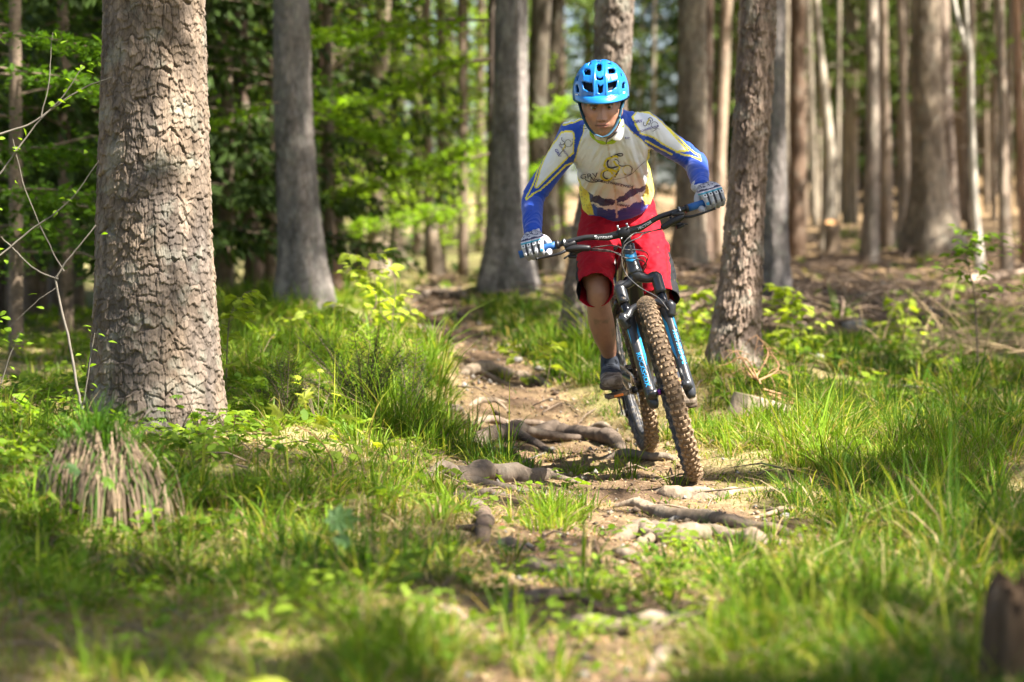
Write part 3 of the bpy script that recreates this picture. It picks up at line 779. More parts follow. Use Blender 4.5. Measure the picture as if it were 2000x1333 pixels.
# pole wood: many thin stems that nothing tells apart
r_ = np.random.default_rng(77)
POLE = []
for i in range(5):
    pts = [(0, 0, -.3)]; x = y = 0
    for k in range(7):
        x += r_.normal(0, .035); y += r_.normal(0, .03); pts.append((x, y, 1.6 * (k + 1)))
    rad = np.linspace(.075, .028, len(pts)) * r_.uniform(.8, 1.15)
    V, Fc = tube_geo(pts, list(rad), 9, True, 4)
    tb = MB(); tb.add([tuple(v) for v in V], Fc)
    for k in range(26):
        h = r_.uniform(1.0, 9); c = np.array([np.interp(h, np.array(pts)[:, 2], np.array(pts)[:, 0]), np.interp(h, np.array(pts)[:, 2], np.array(pts)[:, 1]), h]); a = r_.uniform(0, 6.3); L = r_.uniform(.15, .8)
        tb.tube([c, c + [math.cos(a) * L * .6, math.sin(a) * L * .6, .02], c + [math.cos(a) * L, math.sin(a) * L, -.12 * L]], [.010, .007, .003], 4, False)
    V = np.array(tb.V); Fc = tb.F
    cc = np.array((.33, .28, .21)) if i % 2 else np.array((.19, .15, .11))
    k = fbm(V[:, 0] * 8, V[:, 1] * 8, V[:, 2] * 1.6, 3, i)[:, None]
    POLE.append(mesh_only("trunk", V, Fc, M_bark_far, True, cc * (1 + .5 * k)))
cols = list(r_.uniform(1535, 2010, 36)) + list(r_.uniform(1240, 1450, 5)) + list(r_.uniform(610, 960, 7))
for i, px in enumerate(cols):
    d = r_.uniform(31, 52) if px > 1500 else r_.uniform(36, 58)
    q = P(px, 500, d); o = bpy.data.objects.new("thin_tree", POLE[i % 5]); COL.objects.link(o)
    o.location = (q.x, q.y, gz(q.x, q.y)); s = r_.uniform(.45, .85); o.scale = (s, s, 1.0); o.rotation_euler = (r_.normal(0, .012), r_.normal(0, .012), r_.uniform(0, 6.3))
    if px > 1500: tag(o, "thin bare stem in the dense pole wood on the right slope", "tree", "thin stems of the pole wood on the right")
    elif px > 1100: tag(o, "thin bare stem far behind the rider's left arm", "tree", "thin stems behind the rider")
    else: tag(o, "thin bare stem in the bright green glade beyond the trail", "tree", "thin stems in the green glade")

# conifers and beeches with foliage in view: (kind, column, depth, scale, zoff)
def many(name, label, group, spots, meshes, zoff=0.0):
    for i, s in enumerate(spots):
        pt_tree(name, label, s[0], s[1], meshes[i % len(meshes)], group, sc=s[2], zoff=zoff)
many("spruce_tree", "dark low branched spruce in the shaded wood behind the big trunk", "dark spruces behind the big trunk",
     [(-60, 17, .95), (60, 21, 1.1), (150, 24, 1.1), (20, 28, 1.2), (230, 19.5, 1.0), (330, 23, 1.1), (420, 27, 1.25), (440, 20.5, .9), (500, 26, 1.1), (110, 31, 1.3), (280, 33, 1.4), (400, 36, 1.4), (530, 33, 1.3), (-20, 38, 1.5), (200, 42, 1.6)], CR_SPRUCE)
many("spruce_tree", "light green conifer filling the far gaps of the pole wood", "far conifers on the right slope",
     [(1545, 44, 1.2), (1570, 38, .9), (1668, 40, .9), (1770, 39, .9), (1880, 38, .9), (1590, 54, 1.5), (1650, 47, 1.3), (1700, 55, 1.5), (1760, 45, 1.2), (1810, 52, 1.4), (1870, 46, 1.25), (1930, 50, 1.4), (1990, 44, 1.2), (2050, 50, 1.3), (1480, 50, 1.4)], CR_SPRUCE_L)
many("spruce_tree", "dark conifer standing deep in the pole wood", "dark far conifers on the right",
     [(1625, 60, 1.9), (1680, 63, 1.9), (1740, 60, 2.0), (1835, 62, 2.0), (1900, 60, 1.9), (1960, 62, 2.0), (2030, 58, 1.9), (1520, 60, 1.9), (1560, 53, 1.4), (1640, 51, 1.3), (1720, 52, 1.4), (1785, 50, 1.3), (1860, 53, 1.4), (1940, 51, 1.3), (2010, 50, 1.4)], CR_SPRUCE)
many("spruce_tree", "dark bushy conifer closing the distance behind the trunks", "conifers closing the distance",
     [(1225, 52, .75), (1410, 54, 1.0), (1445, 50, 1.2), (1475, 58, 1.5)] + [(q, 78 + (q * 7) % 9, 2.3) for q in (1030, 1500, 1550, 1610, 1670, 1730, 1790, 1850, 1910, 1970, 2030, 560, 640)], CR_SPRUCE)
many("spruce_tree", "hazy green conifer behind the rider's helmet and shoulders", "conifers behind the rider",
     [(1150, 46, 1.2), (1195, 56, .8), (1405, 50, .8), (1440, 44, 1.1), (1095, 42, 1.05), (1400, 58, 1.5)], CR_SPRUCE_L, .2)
many("beech_tree", "young beech with fresh leaves tinted brighter for the sunny glade", "young beeches in the green glade",
     [(640, 25, .80), (660, 29, .9), (905, 33, .9), (700, 31, 1.0), (770, 35, 1.0), (860, 31, .9), (905, 26.5, .75), (815, 42, 1.2), (940, 40, 1.1), (700, 46, 1.3), (880, 52, 1.5), (640, 38, 1.2), (780, 56, 1.6), (1000, 50, 1.3)], CR_BEECH)
many("beech_tree", "young beech with leaves tinted darker for the left shade", "shaded beeches behind the big trunk",
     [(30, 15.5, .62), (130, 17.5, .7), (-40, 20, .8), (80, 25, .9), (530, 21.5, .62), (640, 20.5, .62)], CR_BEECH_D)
# ------------------------------------------------------------------ grass and ground cover
def grass_density(px, py, d):
    """blades per m2 (relative 0..1), mean height m and dryness 0..1 at a ground spot, by its place in the clearing"""
    tm = trail_mask(px, py)
    g = 0.42 + 0 * px; h = 0.070 + 0 * px; dry = 0.45 + 0 * px
    def patch(cx, cy, rx, ry, dg, hh, dr=0.0):
        nonlocal g, h, dry
        k = ell(px, py, cx, cy, rx, ry); g = g + dg * k; h = h * (1 - np.clip(k, 0, 1)) + hh * np.clip(k, 0, 1); dry = dry * (1 - k) + (dr + .14) * k
    patch(820, 800, 130, 110, 1.0, .17)         # long bright grass left of the path
    patch(760, 900, 130, 90, .9, .17)
    patch(600, 740, 190, 90, .7, .12)
    patch(1120, 720, 110, 60, .9, .14)
    patch(1180, 690, 90, 40, .7, .13)
    patch(1560, 900, 230, 100, .8, .125, .2)        # meadow strip right of the bike
    patch(1800, 990, 260, 90, .8, .135, .2)
    patch(1450, 830, 110, 70, .8, .11, .2)
    patch(1560, 800, 160, 40, .7, .12)
    patch(1190, 930, 120, 34, .8, .10)          # tufts between the roots
    patch(1080, 1010, 60, 34, .9, .14)
    patch(960, 900, 60, 30, .6, .10)
    patch(1650, 1250, 330, 110, .9, .125, .15)   # dark fresh tussock in the near right corner
    patch(1900, 1120, 180, 80, .7, .12, .25)
    patch(250, 1280, 380, 80, .6, .10, .35)
    patch(650, 1150, 230, 90, .7, .11, .3)
    patch(780, 1280, 150, 80, .9, .13, .1)
    patch(500, 980, 200, 70, .6, .10, .2)
    patch(60, 1080, 120, 150, .8, .12)
    patch(1000, 1230, 90, 80, .5, .12)
    patch(1430, 1120, 130, 40, .5, .09, .4)
    patch(480, 620, 130, 60, .8, .14)           # far left green
    patch(960, 610, 60, 60, .0, .05)
    patch(1010, 610, 110, 50, .9, .14)
    patch(750, 600, 80, 40, .7, .13)
    patch(1700, 505, 40, 24, .9, .16); patch(1660, 462, 40, 14, .9, .2); patch(1450, 520, 60, 24, .7, .14); patch(1850, 500, 60, 20, .7, .16)
    patch(1750, 720, 260, 60, .4, .11, .4)
    patch(1900, 830, 140, 60, .5, .12, .1)
    far_slope = sstep(1030, 1130, px) * sstep(640, 560, py)
    g = g * (1 - .80 * far_slope) * (1 - .9 * np.clip(1.2 * ell(px, py, 1700, 592, 240, 45), 0, 1))
    tm = tm * (1 - .85 * np.clip(ell(px, py, 1190, 936, 120, 22) + ell(px, py, 1085, 1015, 46, 34) + ell(px, py, 960, 905, 60, 18) + ell(px, py, 1000, 1110, 60, 25) + ell(px, py, 1430, 1120, 90, 25) + ell(px, py, 1000, 1240, 70, 40) + ell(px, py, 1250, 1170, 90, 20), 0, 1))
    g = g * (1 - tm * (.97 - .22 * sstep(1060, 1140, py) - .12 * ell(px, py, 1150, 960, 300, 60)))
    g = g * (1 - .45 * ell(px, py, 420, 1080, 320, 160))
    return np.clip(g, 0, 1.3), h, np.clip(dry, 0, 1)

G_FRESH = np.array([0.180, 0.295, 0.020]); G_DEEP = np.array([0.060, 0.135, 0.014]); G_YEL = np.array([0.36, 0.40, 0.05]); G_DRY = np.array([0.42, 0.32, 0.17])

def blades(x, y, z, h, wd, az, bend, col, segs=(0, .38, .72)):
    n = len(x)
    th = rng.uniform(0, np.pi * 2, n)
    dx, dy = np.cos(az), np.sin(az); 
    sx, sy = np.cos(th), np.sin(th)
    V = np.empty((n, 7, 3)); lv = list(segs) + [1.0]
    for i, t in enumerate(lv):
        up = h * (t - 0.42 * bend * t * t); out = h * bend * (0.25 * t + 0.75 * t * t)
        cx = x + dx * out; cy = y + dy * out; cz = z + up * 1.0 - 0.35 * h * np.clip(bend - .7, 0, 1) * t ** 3
        if i < 3:
            ww = wd * (.8, 1.0, .72)[i] * .5
            V[:, 2 * i] = np.stack([cx - sx * ww, cy - sy * ww, cz], 1); V[:, 2 * i + 1] = np.stack([cx + sx * ww, cy + sy * ww, cz], 1)
        else: V[:, 6] = np.stack([cx, cy, cz], 1)
    base = (np.arange(n) * 7)[:, None]
    q = np.concatenate([base + np.array([[0, 1, 3]]), base + np.array([[0, 3, 2]]), base + np.array([[2, 3, 5]]), base + np.array([[2, 5, 4]]), base + np.array([[4, 5, 6]])], 1).reshape(-1, 3)
    C = np.repeat(col[:, None, :], 7, 1); C[:, :2] *= .8; C[:, 6] *= 1.1
    return V.reshape(-1, 3), q, C.reshape(-1, 3)

def scatter(n, d0, d1, wide=0.235):
    """random spots, uniform over the ground between two depths"""
    u = rng.uniform(0, 1, n); d = np.sqrt(d0 * d0 + u * (d1 * d1 - d0 * d0)); x = rng.uniform(-wide, wide, n) * d
    return x, d

def rowless_py(x, y, z): return proj(np.stack([x, y, z], 1))

def grow(n_tufts, per, d0, d1, wscale, seed, hmul=1.0):
    x, y = scatter(n_tufts, d0, d1)
    z = ground_full(x, y); px, py, d = rowless_py(x, y, z)
    g, h, dry = grass_density(px, py, d)
    patchy = np.clip(.42 + 1.7 * fbm(x * 1.2, y * 1.2, 0, 3, 81) + 1.0 * fbm(x * 4.5, y * 4.5, 0, 2, 83), .03, 1.3)
    keep = rng.random(n_tufts) < g * patchy
    # keep the wheels' contact spots and the trunk feet free
    for (a, b) in WHEELS: keep &= ((x - a) ** 2 + (y - b) ** 2) > .012
    x, y, z, h, dry, px, py = [v[keep] for v in (x, y, z, h, dry, px, py)]
    k = rng.poisson(per, len(x)) + 2
    idx = np.repeat(np.arange(len(x)), k); m = len(idx)
    az = rng.uniform(0, 2 * np.pi, m); rr = rng.uniform(0, 1, m) ** .7 * (0.03 + .12 * h[idx])
    bx = x[idx] + np.cos(az) * rr; by = y[idx] + np.sin(az) * rr; bz = ground_full(bx, by) - .008
    tuft_h = .90 * h * rng.lognormal(0, .45, len(x)) * hmul
    hh = tuft_h[idx] * rng.uniform(.45, 1.25, m); bend = np.clip(rng.normal(.55, .32, m), .02, 1.25)
    az2 = az + rng.normal(0, .6, m)
    wd = wscale * rng.uniform(.6, 1.4, m) * (1 + .0 * hh)
    tone = np.clip(.5 + .9 * fbm(x * .9, y * .9, 0, 3, 85) + rng.normal(0, .22, len(x)), 0, 1)[idx][:, None]
    c = G_DEEP * (1 - tone) + G_FRESH * tone
    yl = (rng.random(m) < .18)[:, None]; c = np.where(yl, G_YEL * rng.uniform(.7, 1.1, (m, 1)), c)
    isdry = (rng.random(m) < dry[idx] * .75)[:, None]; c = np.where(isdry, G_DRY * rng.uniform(.6, 1.15, (m, 1)), c)
    bend = np.where(isdry[:, 0], np.clip(bend + .5, 0, 1.3), bend)
    return blades(bx, by, bz, hh, wd, az2, bend, c * rng.uniform(.8, 1.2, (m, 1)))

def joinVFC(parts):
    V, Fc, C, n = [], [], [], 0
    for v, f, c in parts: V.append(v); Fc.append(f + n); C.append(c); n += len(v)
    return np.vstack(V), np.vstack(Fc), np.vstack(C)

def carpet(n, d0, d1, wd_):
    """short mixed cover of moss stalks, straw and seedling grass that closes the ground between the tussocks"""
    x, y = scatter(n, d0, d1); z = ground_full(x, y); px, py, d = rowless_py(x, y, z); tm = trail_mask(px, py); slope = sstep(1020, 1120, px) * sstep(640, 560, py)
    keep = rng.random(n) < (1 - .90 * tm) * (1 - .90 * slope) * (1 - .9 * np.clip(1.2 * ell(px, py, 1700, 592, 240, 48), 0, 1)) * np.clip(.75 + .7 * fbm(x * 2.2, y * 2.2, 0, 3, 181), .1, 1)
    for (a, b) in WHEELS: keep &= ((x - a) ** 2 + (y - b) ** 2) > .012
    x, y, z = x[keep], y[keep], z[keep]; m = len(x); tone = np.clip(.5 + 1.1 * fbm(x * 1.6, y * 1.6, 0, 3, 187) + rng.normal(0, .2, m), 0, 1)[:, None]
    c = G_DEEP * (1 - tone) + G_YEL * tone; dr = rng.random(m) < np.clip(.42 + .9 * fbm(x * .9, y * .9, 0, 3, 191), .1, .9); c = np.where(dr[:, None], G_DRY * rng.uniform(.55, 1.1, (m, 1)), c)
    h = rng.uniform(.018, .055, m); bend = rng.uniform(.3, 1.2, m); bend = np.where(dr, rng.uniform(.9, 1.6, m), bend); h = np.where(dr, h * 1.7, h)
    return blades(x, y, z - .004, h, wd_ * rng.uniform(.6, 1.3, m), rng.uniform(0, 6.28, m), bend, c * rng.uniform(.75, 1.2, (m, 1)))
V, Fc, C = joinVFC([carpet(52000, 4.3, 8, .0045), carpet(60000, 8, 13, .0042), carpet(16000, 13, 24, .008), grow(5200, 18, 4.3, 7.5, .0052, 1), grow(12000, 20, 7.5, 12.5, .0050, 2), grow(9000, 16, 12.5, 19, .0085, 3), grow(7000, 12, 19, 32, .014, 4)])
print("grass tris", len(Fc))
tag(mk("grass", V, Fc, M_grass, smooth=True, colors=C), "long bright forest grass growing in tussocks beside the trail", "grass", kind="stuff")

# dry leaves, needles, chips lying on the ground
def litter(n, d0, d1, size, bias):
    x, y = scatter(n, d0, d1); z = ground_full(x, y); px, py, d = rowless_py(x, y, z)
    tm = trail_mask(px, py); slope = sstep(1020, 1120, px) * sstep(640, 560, py)
    keep = rng.random(n) < np.clip(.55 + .35 * fbm(x * 1.3, y * 1.3, 0, 3, 91) + bias * tm + .4 * slope, 0, 1)
    x, y, z = x[keep], y[keep], z[keep]; m = len(x)
    a = rng.uniform(0, 2 * np.pi, m); kind = rng.random(m)
    L = np.where(kind < .45, size * rng.uniform(.5, 1.1, m), size * rng.uniform(.8, 2.2, m)); Wd = np.where(kind < .45, L * rng.uniform(.45, .7, m), .0022 + .0012 * rng.random(m) * (size / .016))
    A = np.stack([np.cos(a), np.sin(a), rng.normal(0, .25, m)], 1) * L[:, None] * .5
    B = np.stack([-np.sin(a), np.cos(a), rng.normal(0, .35, m)], 1) * Wd[:, None] * .5
    V, Fc = quads_from(np.stack([x, y, z + .006 + np.abs(A[:, 2])], 1), A, B)
    pal = np.array([[.42, .26, .15], [.34, .20, .11], [.50, .36, .22], [.24, .15, .09], [.44, .33, .18], [.30, .13, .07]])
    c = pal[rng.integers(0, 6, m)] * rng.uniform(.7, 1.15, (m, 1)); return V, Fc, np.repeat(c, 4, 0)
V, Fc, C = joinVFC([litter(42000, 4.3, 8, .019, .1), litter(52000, 8, 13, .015, .15), litter(22000, 13, 30, .035, .1)])
tag(mk("fallen_leaves", V, Fc, M_dry, smooth=False, colors=C), "dry brown leaves, needles and chips strewn over the forest floor", "leaf litter", kind="stuff")

# small broad-leaved herbs between the grass
def herbs(n, d0, d1, size, masks, hmax=.10):
    x, y = scatter(n * 4, d0, d1); z = ground_full(x, y); px, py, d = rowless_py(x, y, z)
    g = 0 * x
    for (cx, cy, rx, ry, a) in masks: g = np.maximum(g, a * ell(px, py, cx, cy, rx, ry))
    keep = rng.random(len(x)) < g; x, y, z = x[keep][:n], y[keep][:n], z[keep][:n]
    k = rng.integers(4, 9, len(x)); idx = np.repeat(np.arange(len(x)), k); m = len(idx)
    a = rng.uniform(0, 2 * np.pi, m); rr = rng.uniform(.01, .05, m) * (size / .03); hh = (rng.uniform(.25, 1, len(x)) * hmax)[idx] * rng.uniform(.6, 1.1, m)
    Cc = np.stack([x[idx] + np.cos(a) * rr, y[idx] + np.sin(a) * rr, z[idx] + hh], 1)
    L = size * rng.uniform(.55, 1.15, m)
    A = np.stack([np.cos(a), np.sin(a), rng.normal(-.15, .3, m)], 1) * L[:, None] * .5; B = np.stack([-np.sin(a), np.cos(a), rng.normal(0, .3, m)], 1) * L[:, None] * .36
    # a leaf: six-sided, folded a little at the midrib
    V = np.stack([Cc - A, Cc - A * .35 + B + [0, 0, .003], Cc + A * .4 + B * .85, Cc + A, Cc + A * .4 - B * .85, Cc - A * .35 - B + [0, 0, .003]], 1).reshape(-1, 3)
    b0 = (np.arange(m) * 6)[:, None]; Fc = np.concatenate([b0 + np.array([[0, 1, 2]]), b0 + np.array([[0, 2, 3]]), b0 + np.array([[0, 3, 4]]), b0 + np.array([[0, 4, 5]])], 1).reshape(-1, 3)
    tone = rng.uniform(0, 1, len(x))[idx][:, None]; c = np.array([.10, .19, .02]) * (1 - tone) + np.array([.24, .34, .035]) * tone
    return V, Fc, np.repeat(c * rng.uniform(.8, 1.2, (m, 1)), 6, 0)
V, Fc, C = joinVFC([herbs(1100, 7.6, 12.5, .042, [(560, 760, 130, 80, .9), (470, 800, 90, 80, .9), (420, 860, 170, 70, .9), (90, 830, 130, 90, .7), (350, 830, 120, 40, 1), (560, 860, 160, 60, .5), (700, 1000, 250, 60, .35)]),
                    herbs(700, 11, 19, .060, [(1620, 700, 210, 50, 1), (1480, 740, 90, 40, .8), (1720, 760, 160, 40, .5), (620, 690, 130, 30, .5), (1340, 640, 60, 50, .6)]),
                    herbs(600, 4.8, 8, .034, [(300, 1050, 300, 160, .6), (60, 1000, 120, 200, .9), (600, 1200, 300, 120, .5), (1400, 1130, 160, 60, .5), (1100, 1200, 200, 80, .4)]),
                    herbs(500, 14, 24, .07, [(1350, 610, 60, 40, .8), (80, 680, 200, 50, .8), (520, 620, 120, 40, .8), (1920, 640, 120, 60, .7)], .16)])
tag(mk("ground_cover_plants", V, Fc, M_leafcol, smooth=False, colors=C), "low broad leaved herbs scattered among the grass", "ground plants", kind="stuff")

# ------------------------------------------------------------------ roots across the path
M_root = bark_mat("worn_root_bark", .8, bump=.9, lichen=.15)
def root(name, label, pts, radpx, col=(.30, .225, .16), sink=.12, cat="root", group=None, m=None, knob=.18, seedv=0, lift=0.0):
    W = []; R = []
    for i, (px, py) in enumerate(pts):
        g, d = ground_hit(px, py); r = 1.35 * (radpx[i] if hasattr(radpx, '__len__') else radpx) / ppm(d)
        W.append([g.x, g.y, g.z + r * (1 - sink * 2) + lift]); R.append(r)
    A = catmull(np.hstack([np.array(W), np.array(R)[:, None]]), 8)
    A[:, 3] *= 1 + knob * fbm(np.arange(len(A)) * .35, np.full(len(A), seedv + .5), 0, 2, 5)
    m_ = len(A); zg_ = ground_full(A[:, 0], A[:, 1]); ker_ = np.array([1, 2, 3, 2, 1]) / 9.0; zg_ = np.maximum(np.convolve(np.pad(zg_, 2, mode='edge'), ker_, 'valid'), zg_ - A[:, 3] * .3); A[:, 2] = zg_ + A[:, 3] * (1 - sink * 2) + lift
    k_ = np.arange(m_); endk = np.minimum(sstep(-1, 8, k_), sstep(m_, m_ - 9, k_)); A[:, 2] -= A[:, 3] * (1 - endk) * 1.5; A[:, 3] *= .3 + .7 * endk
    wob = np.stack([fbm(k_ * .3, k_ * 0 + seedv, 0, 2, 61), fbm(k_ * .3, k_ * 0 + seedv, 5, 2, 62), .5 * fbm(k_ * .35, k_ * 0 + seedv, 9, 2, 63)], 1) * A[:, 3:4] * 1.1; A[:, :3] += wob
    V, Fc = tube_geo(A[:, :3], list(A[:, 3]), 14, True); Cn_ = [A[:, :3]]; parts_n = [np.repeat(A[:, :3], 14, 0)]; rr_ = np.random.default_rng(900 + seedv)
    Vs, Fs = [V], list(Fc); nb_ = len(V)
    for q_ in range(1 + int(m_ > 30)):                       # side rootlets that dive into the soil
        i0 = int(rr_.uniform(.25, .8) * m_); T_ = A[min(i0 + 1, m_ - 1), :3] - A[i0 - 1, :3]; T_ /= np.linalg.norm(T_) + 1e-9; sd_ = np.cross(T_, [0, 0, 1]) * rr_.choice([-1, 1]); L_b = A[i0, 3] * rr_.uniform(5, 11); dr_ = T_ * rr_.uniform(-.4, .9) + sd_
        p0_ = A[i0, :3]; p2_ = p0_ + dr_ * L_b; p2_[2] = gz(p2_[0], p2_[1]) - A[i0, 3] * .8; p1_ = (p0_ + p2_) / 2; p1_[2] = gz(p1_[0], p1_[1]) + A[i0, 3] * .25
        B_ = catmull([p0_, p1_, p2_], 5); V2_, F2_ = tube_geo(B_, list(np.linspace(A[i0, 3] * .6, A[i0, 3] * .2, len(B_))), 14, True); Vs.append(V2_); parts_n.append(np.repeat(B_, 14, 0)); Fs += [tuple(j + nb_ for j in f) for f in F2_]; nb_ += len(V2_)
    V = np.vstack(Vs); Fc = Fs; n = np.vstack(parts_n); dirv = V - n
    V = n + dirv * (1 + .20 * fbm(V[:, 0] * 26, V[:, 1] * 26, V[:, 2] * 26, 4, seedv))[:, None] * np.array([1, 1, .85])
    c = np.array(col) * (1 + .4 * fbm(V[:, 0] * 9, V[:, 1] * 9, V[:, 2] * 9, 3, 3))[:, None]
    o = mk(name, V, Fc, m or M_root, colors=np.clip(c, .02, .8)); keep_local(o, W[0]); tag(o, label, cat, group); return o
PR = (.225, .172, .120); GR = (.165, .130, .098); DR = (.12, .092, .07)
root("tree_root", "pale sunlit root forming the highest step across the trail", [(880, 742), (930, 736), (990, 742), (1050, 748), (1100, 766)], [8, 10, 9, 8, 5], PR)
root("tree_root", "short pale root just below the highest trail step", [(900, 792), (950, 786), (1005, 794)], [5, 7, 4], PR, seedv=1)
root("tree_root", "thick dark root in the shade left of the rear tyre", [(885, 884), (950, 868), (1040, 862), (1110, 854), (1180, 868), (1245, 884)], [10, 16, 15, 11, 12, 8], DR, seedv=2)
root("tree_root", "thick grey root lying level across the trail below the dark one", [(800, 925), (880, 934), (960, 942), (1050, 938), (1120, 922)], [10, 17, 18, 15, 8], GR, seedv=3)
root("tree_root", "thin pale root just below the thick grey level root", [(880, 966), (950, 966), (1030, 978)], [6, 7, 5], PR, seedv=4)
root("tree_root", "hooked dark root bending down towards the camera on the left of the trail", [(838, 992), (885, 984), (922, 1000), (936, 1040), (928, 1085)], [8, 12, 15, 13, 9], (.11, .08, .06), seedv=5, sink=.2)
root("tree_root", "broad pale root directly under the front tyre", [(1235, 944), (1300, 962), (1365, 978), (1430, 968), (1475, 948)], [9, 17, 18, 14, 8], PR, seedv=6, sink=.6)
root("tree_root", "long straight pale root running right from the middle of the trail", [(1150, 985), (1260, 1002), (1370, 1022), (1480, 1040), (1640, 1054)], [7, 12, 13, 10, 6], PR, seedv=7)
root("tree_root", "knobbly forked root with a dark hollow beneath it", [(1170, 1052), (1250, 1050), (1340, 1066), (1400, 1056), (1460, 1082), (1525, 1104)], [10, 15, 19, 15, 16, 8], (.20, .155, .11), seedv=8, sink=.1)
root("tree_root", "short stub root below the left end of the knobbly one", [(1175, 1082), (1225, 1094), (1270, 1108)], [8, 12, 11], (.20, .155, .11), seedv=9)
root("tree_root", "thin grey root between the long straight and the knobbly root", [(1230, 1032), (1290, 1036), (1345, 1042)], [7, 9, 6], GR, seedv=10)
root("tree_root", "blurred brown root at the lower left rim of the trail", [(815, 1198), (880, 1210), (950, 1228)], [8, 11, 8], (.27, .19, .14), seedv=11)
root("tree_root", "blurred thick root spanning the trail nearest the camera", [(1040, 1246), (1130, 1246), (1230, 1240), (1330, 1226), (1400, 1214)], [12, 17, 19, 18, 10], (.25, .185, .14), seedv=12, sink=.2)
root("tree_root", "upright blurred root stub pointing at the camera at the bottom edge", [(1298, 1262), (1286, 1300), (1276, 1350)], [13, 16, 16], (.27, .20, .155), seedv=13, sink=.2)
root("tree_root", "twisted pale root half buried in straw in the near trail", [(1000, 1112), (1050, 1118), (1085, 1140), (1120, 1152)], [9, 13, 12, 7], (.23, .17, .12), seedv=14)
root("tree_root", "small pale root beside the rear tyre's left", [(1130, 842), (1170, 838), (1215, 846)], [5, 6, 4], PR, seedv=15)
root("tree_root", "dark root step on the far shaded stretch of the trail", [(785, 596), (840, 580), (900, 584), (950, 594)], [5, 6, 6, 4], DR, seedv=16)
root("tree_root", "highest dark root step at the crest of the trail", [(790, 568), (850, 560), (930, 566)], [4, 5, 4], (.16, .12, .09), seedv=17)
root("tree_root", "reddish root creeping left from the trunk behind the rider's shin", [(1128, 672), (1080, 668), (1020, 682), (965, 694)], [9, 6, 5, 3], (.17, .11, .08), seedv=18)
root("tree_root", "grey root step on the far trail below the dark one", [(800, 618), (870, 612), (940, 622)], [4, 5, 4], (.22, .17, .13), seedv=19)
for i, (a, lab) in enumerate([([(1680, 1056), (1740, 1050), (1790, 1064)], "pale worn root knuckle at the right end of the bare trail"), ]):
    root("tree_root", lab, a, [10, 16, 9], (.30, .24, .18), seedv=30 + i)

# ------------------------------------------------------------------ stones, stumps, logs
M_stone = mat("lichen_stone", (.27, .25, .225), rough=.92, var=.35, scale=14, bump=.8, bscale=40, bdist=.01)
M_cutwood = mat("cut_wood", (.62, .33, .13), rough=.8, var=.2, scale=9, bump=.3, bscale=50)
M_moss = mat("moss_cushion", (.13, .15, .02), rough=1.0, var=.45, scale=18, bump=1.0, bscale=120, bdist=.01)
M_rot = mat("weathered_log_wood", (.44, .34, .25), rough=.95, var=.3, scale=6, bump=.9, bscale=45, stretch=(1, 1, .3), bdist=.01)
def lump(name, label, px, py, w, h, m, cat, seed, group=None, ydepth=1.0, kind=None, parent=None, dz=0.3):
    g, d = ground_hit(px, py); s = 1 / ppm(d); V, Fc = ellipsoid((0, 0, 0), (w * s / 2, w * s / 2 * ydepth, h * s), 28, 18); V = np.array([list(v) for v in V])
    n = V / np.linalg.norm(V, axis=1)[:, None]; V = V * (1 + .28 * fbm(n[:, 0] * 1.7 + seed, n[:, 1] * 1.7, n[:, 2] * 1.7, 4, seed))[:, None]
    o = mk(name, V, Fc, m, parent); o.location = (g.x, g.y, g.z + h * s * (1 - 2 * dz) * .2)
    if label: tag(o, label, cat, group, kind)
    return o
for px, py, w, h, lab in [(1672, 642, 62, 20, "rounded grey stone in the dark soil on the right"), (1600, 700, 30, 10, "small grey stone among the herbs on the right"),
                          (1220, 812, 26, 9, "small earthy stone on the trail left of the rear tyre"), (1010, 705, 24, 8, "small dark stone where the trail leaves the shade"),
                          (1535, 1010, 26, 8, "brownish stone at the grassy right rim of the trail"), (955, 820, 24, 7, "flat pale stone between two root steps")]:
    lump("stone", lab, px, py, w, h, M_stone, "stone", int(px))
# cut stump on the far slope
g, d = ground_hit(1625, 496); print('STUMP', g, d); s = 1 / ppm(d)
st = empty("tree_stump", g); tag(st, "cut stump with an orange sawn top under the bent pale trunk", "stump")
th = np.linspace(0, 2 * np.pi, 28, endpoint=False); V = []; 
for zz, k in ((-.1, 1.35), (0, 1.25), (.12, 1.05), (.3, 1.0), (62 * s, .97)):
    rr = 14.5 * s * k * (1 + .09 * np.cos(3 * th + 1) + .05 * np.cos(7 * th)); V.append(np.stack([rr * np.cos(th), rr * np.sin(th), np.full(28, zz) + (.03 * np.sin(th) if zz > .3 else 0)], 1))
V = np.vstack(V); Fc = [(i * 28 + j, i * 28 + (j + 1) % 28, (i + 1) * 28 + (j + 1) % 28, (i + 1) * 28 + j) for i in range(4) for j in range(28)]
mk("stump_side", V, Fc, M_bark_far, st, colors=np.tile((.30, .22, .15), (len(V), 1)))
top = V[-28:] * np.array([.985, .985, 1]) + [0, 0, -.004]; mk("cut_face", np.vstack([top, [[0, 0, top[:, 2].mean() + .005]]]), [(j, (j + 1) % 28, 28) for j in range(28)], M_cutwood, st, smooth=False)
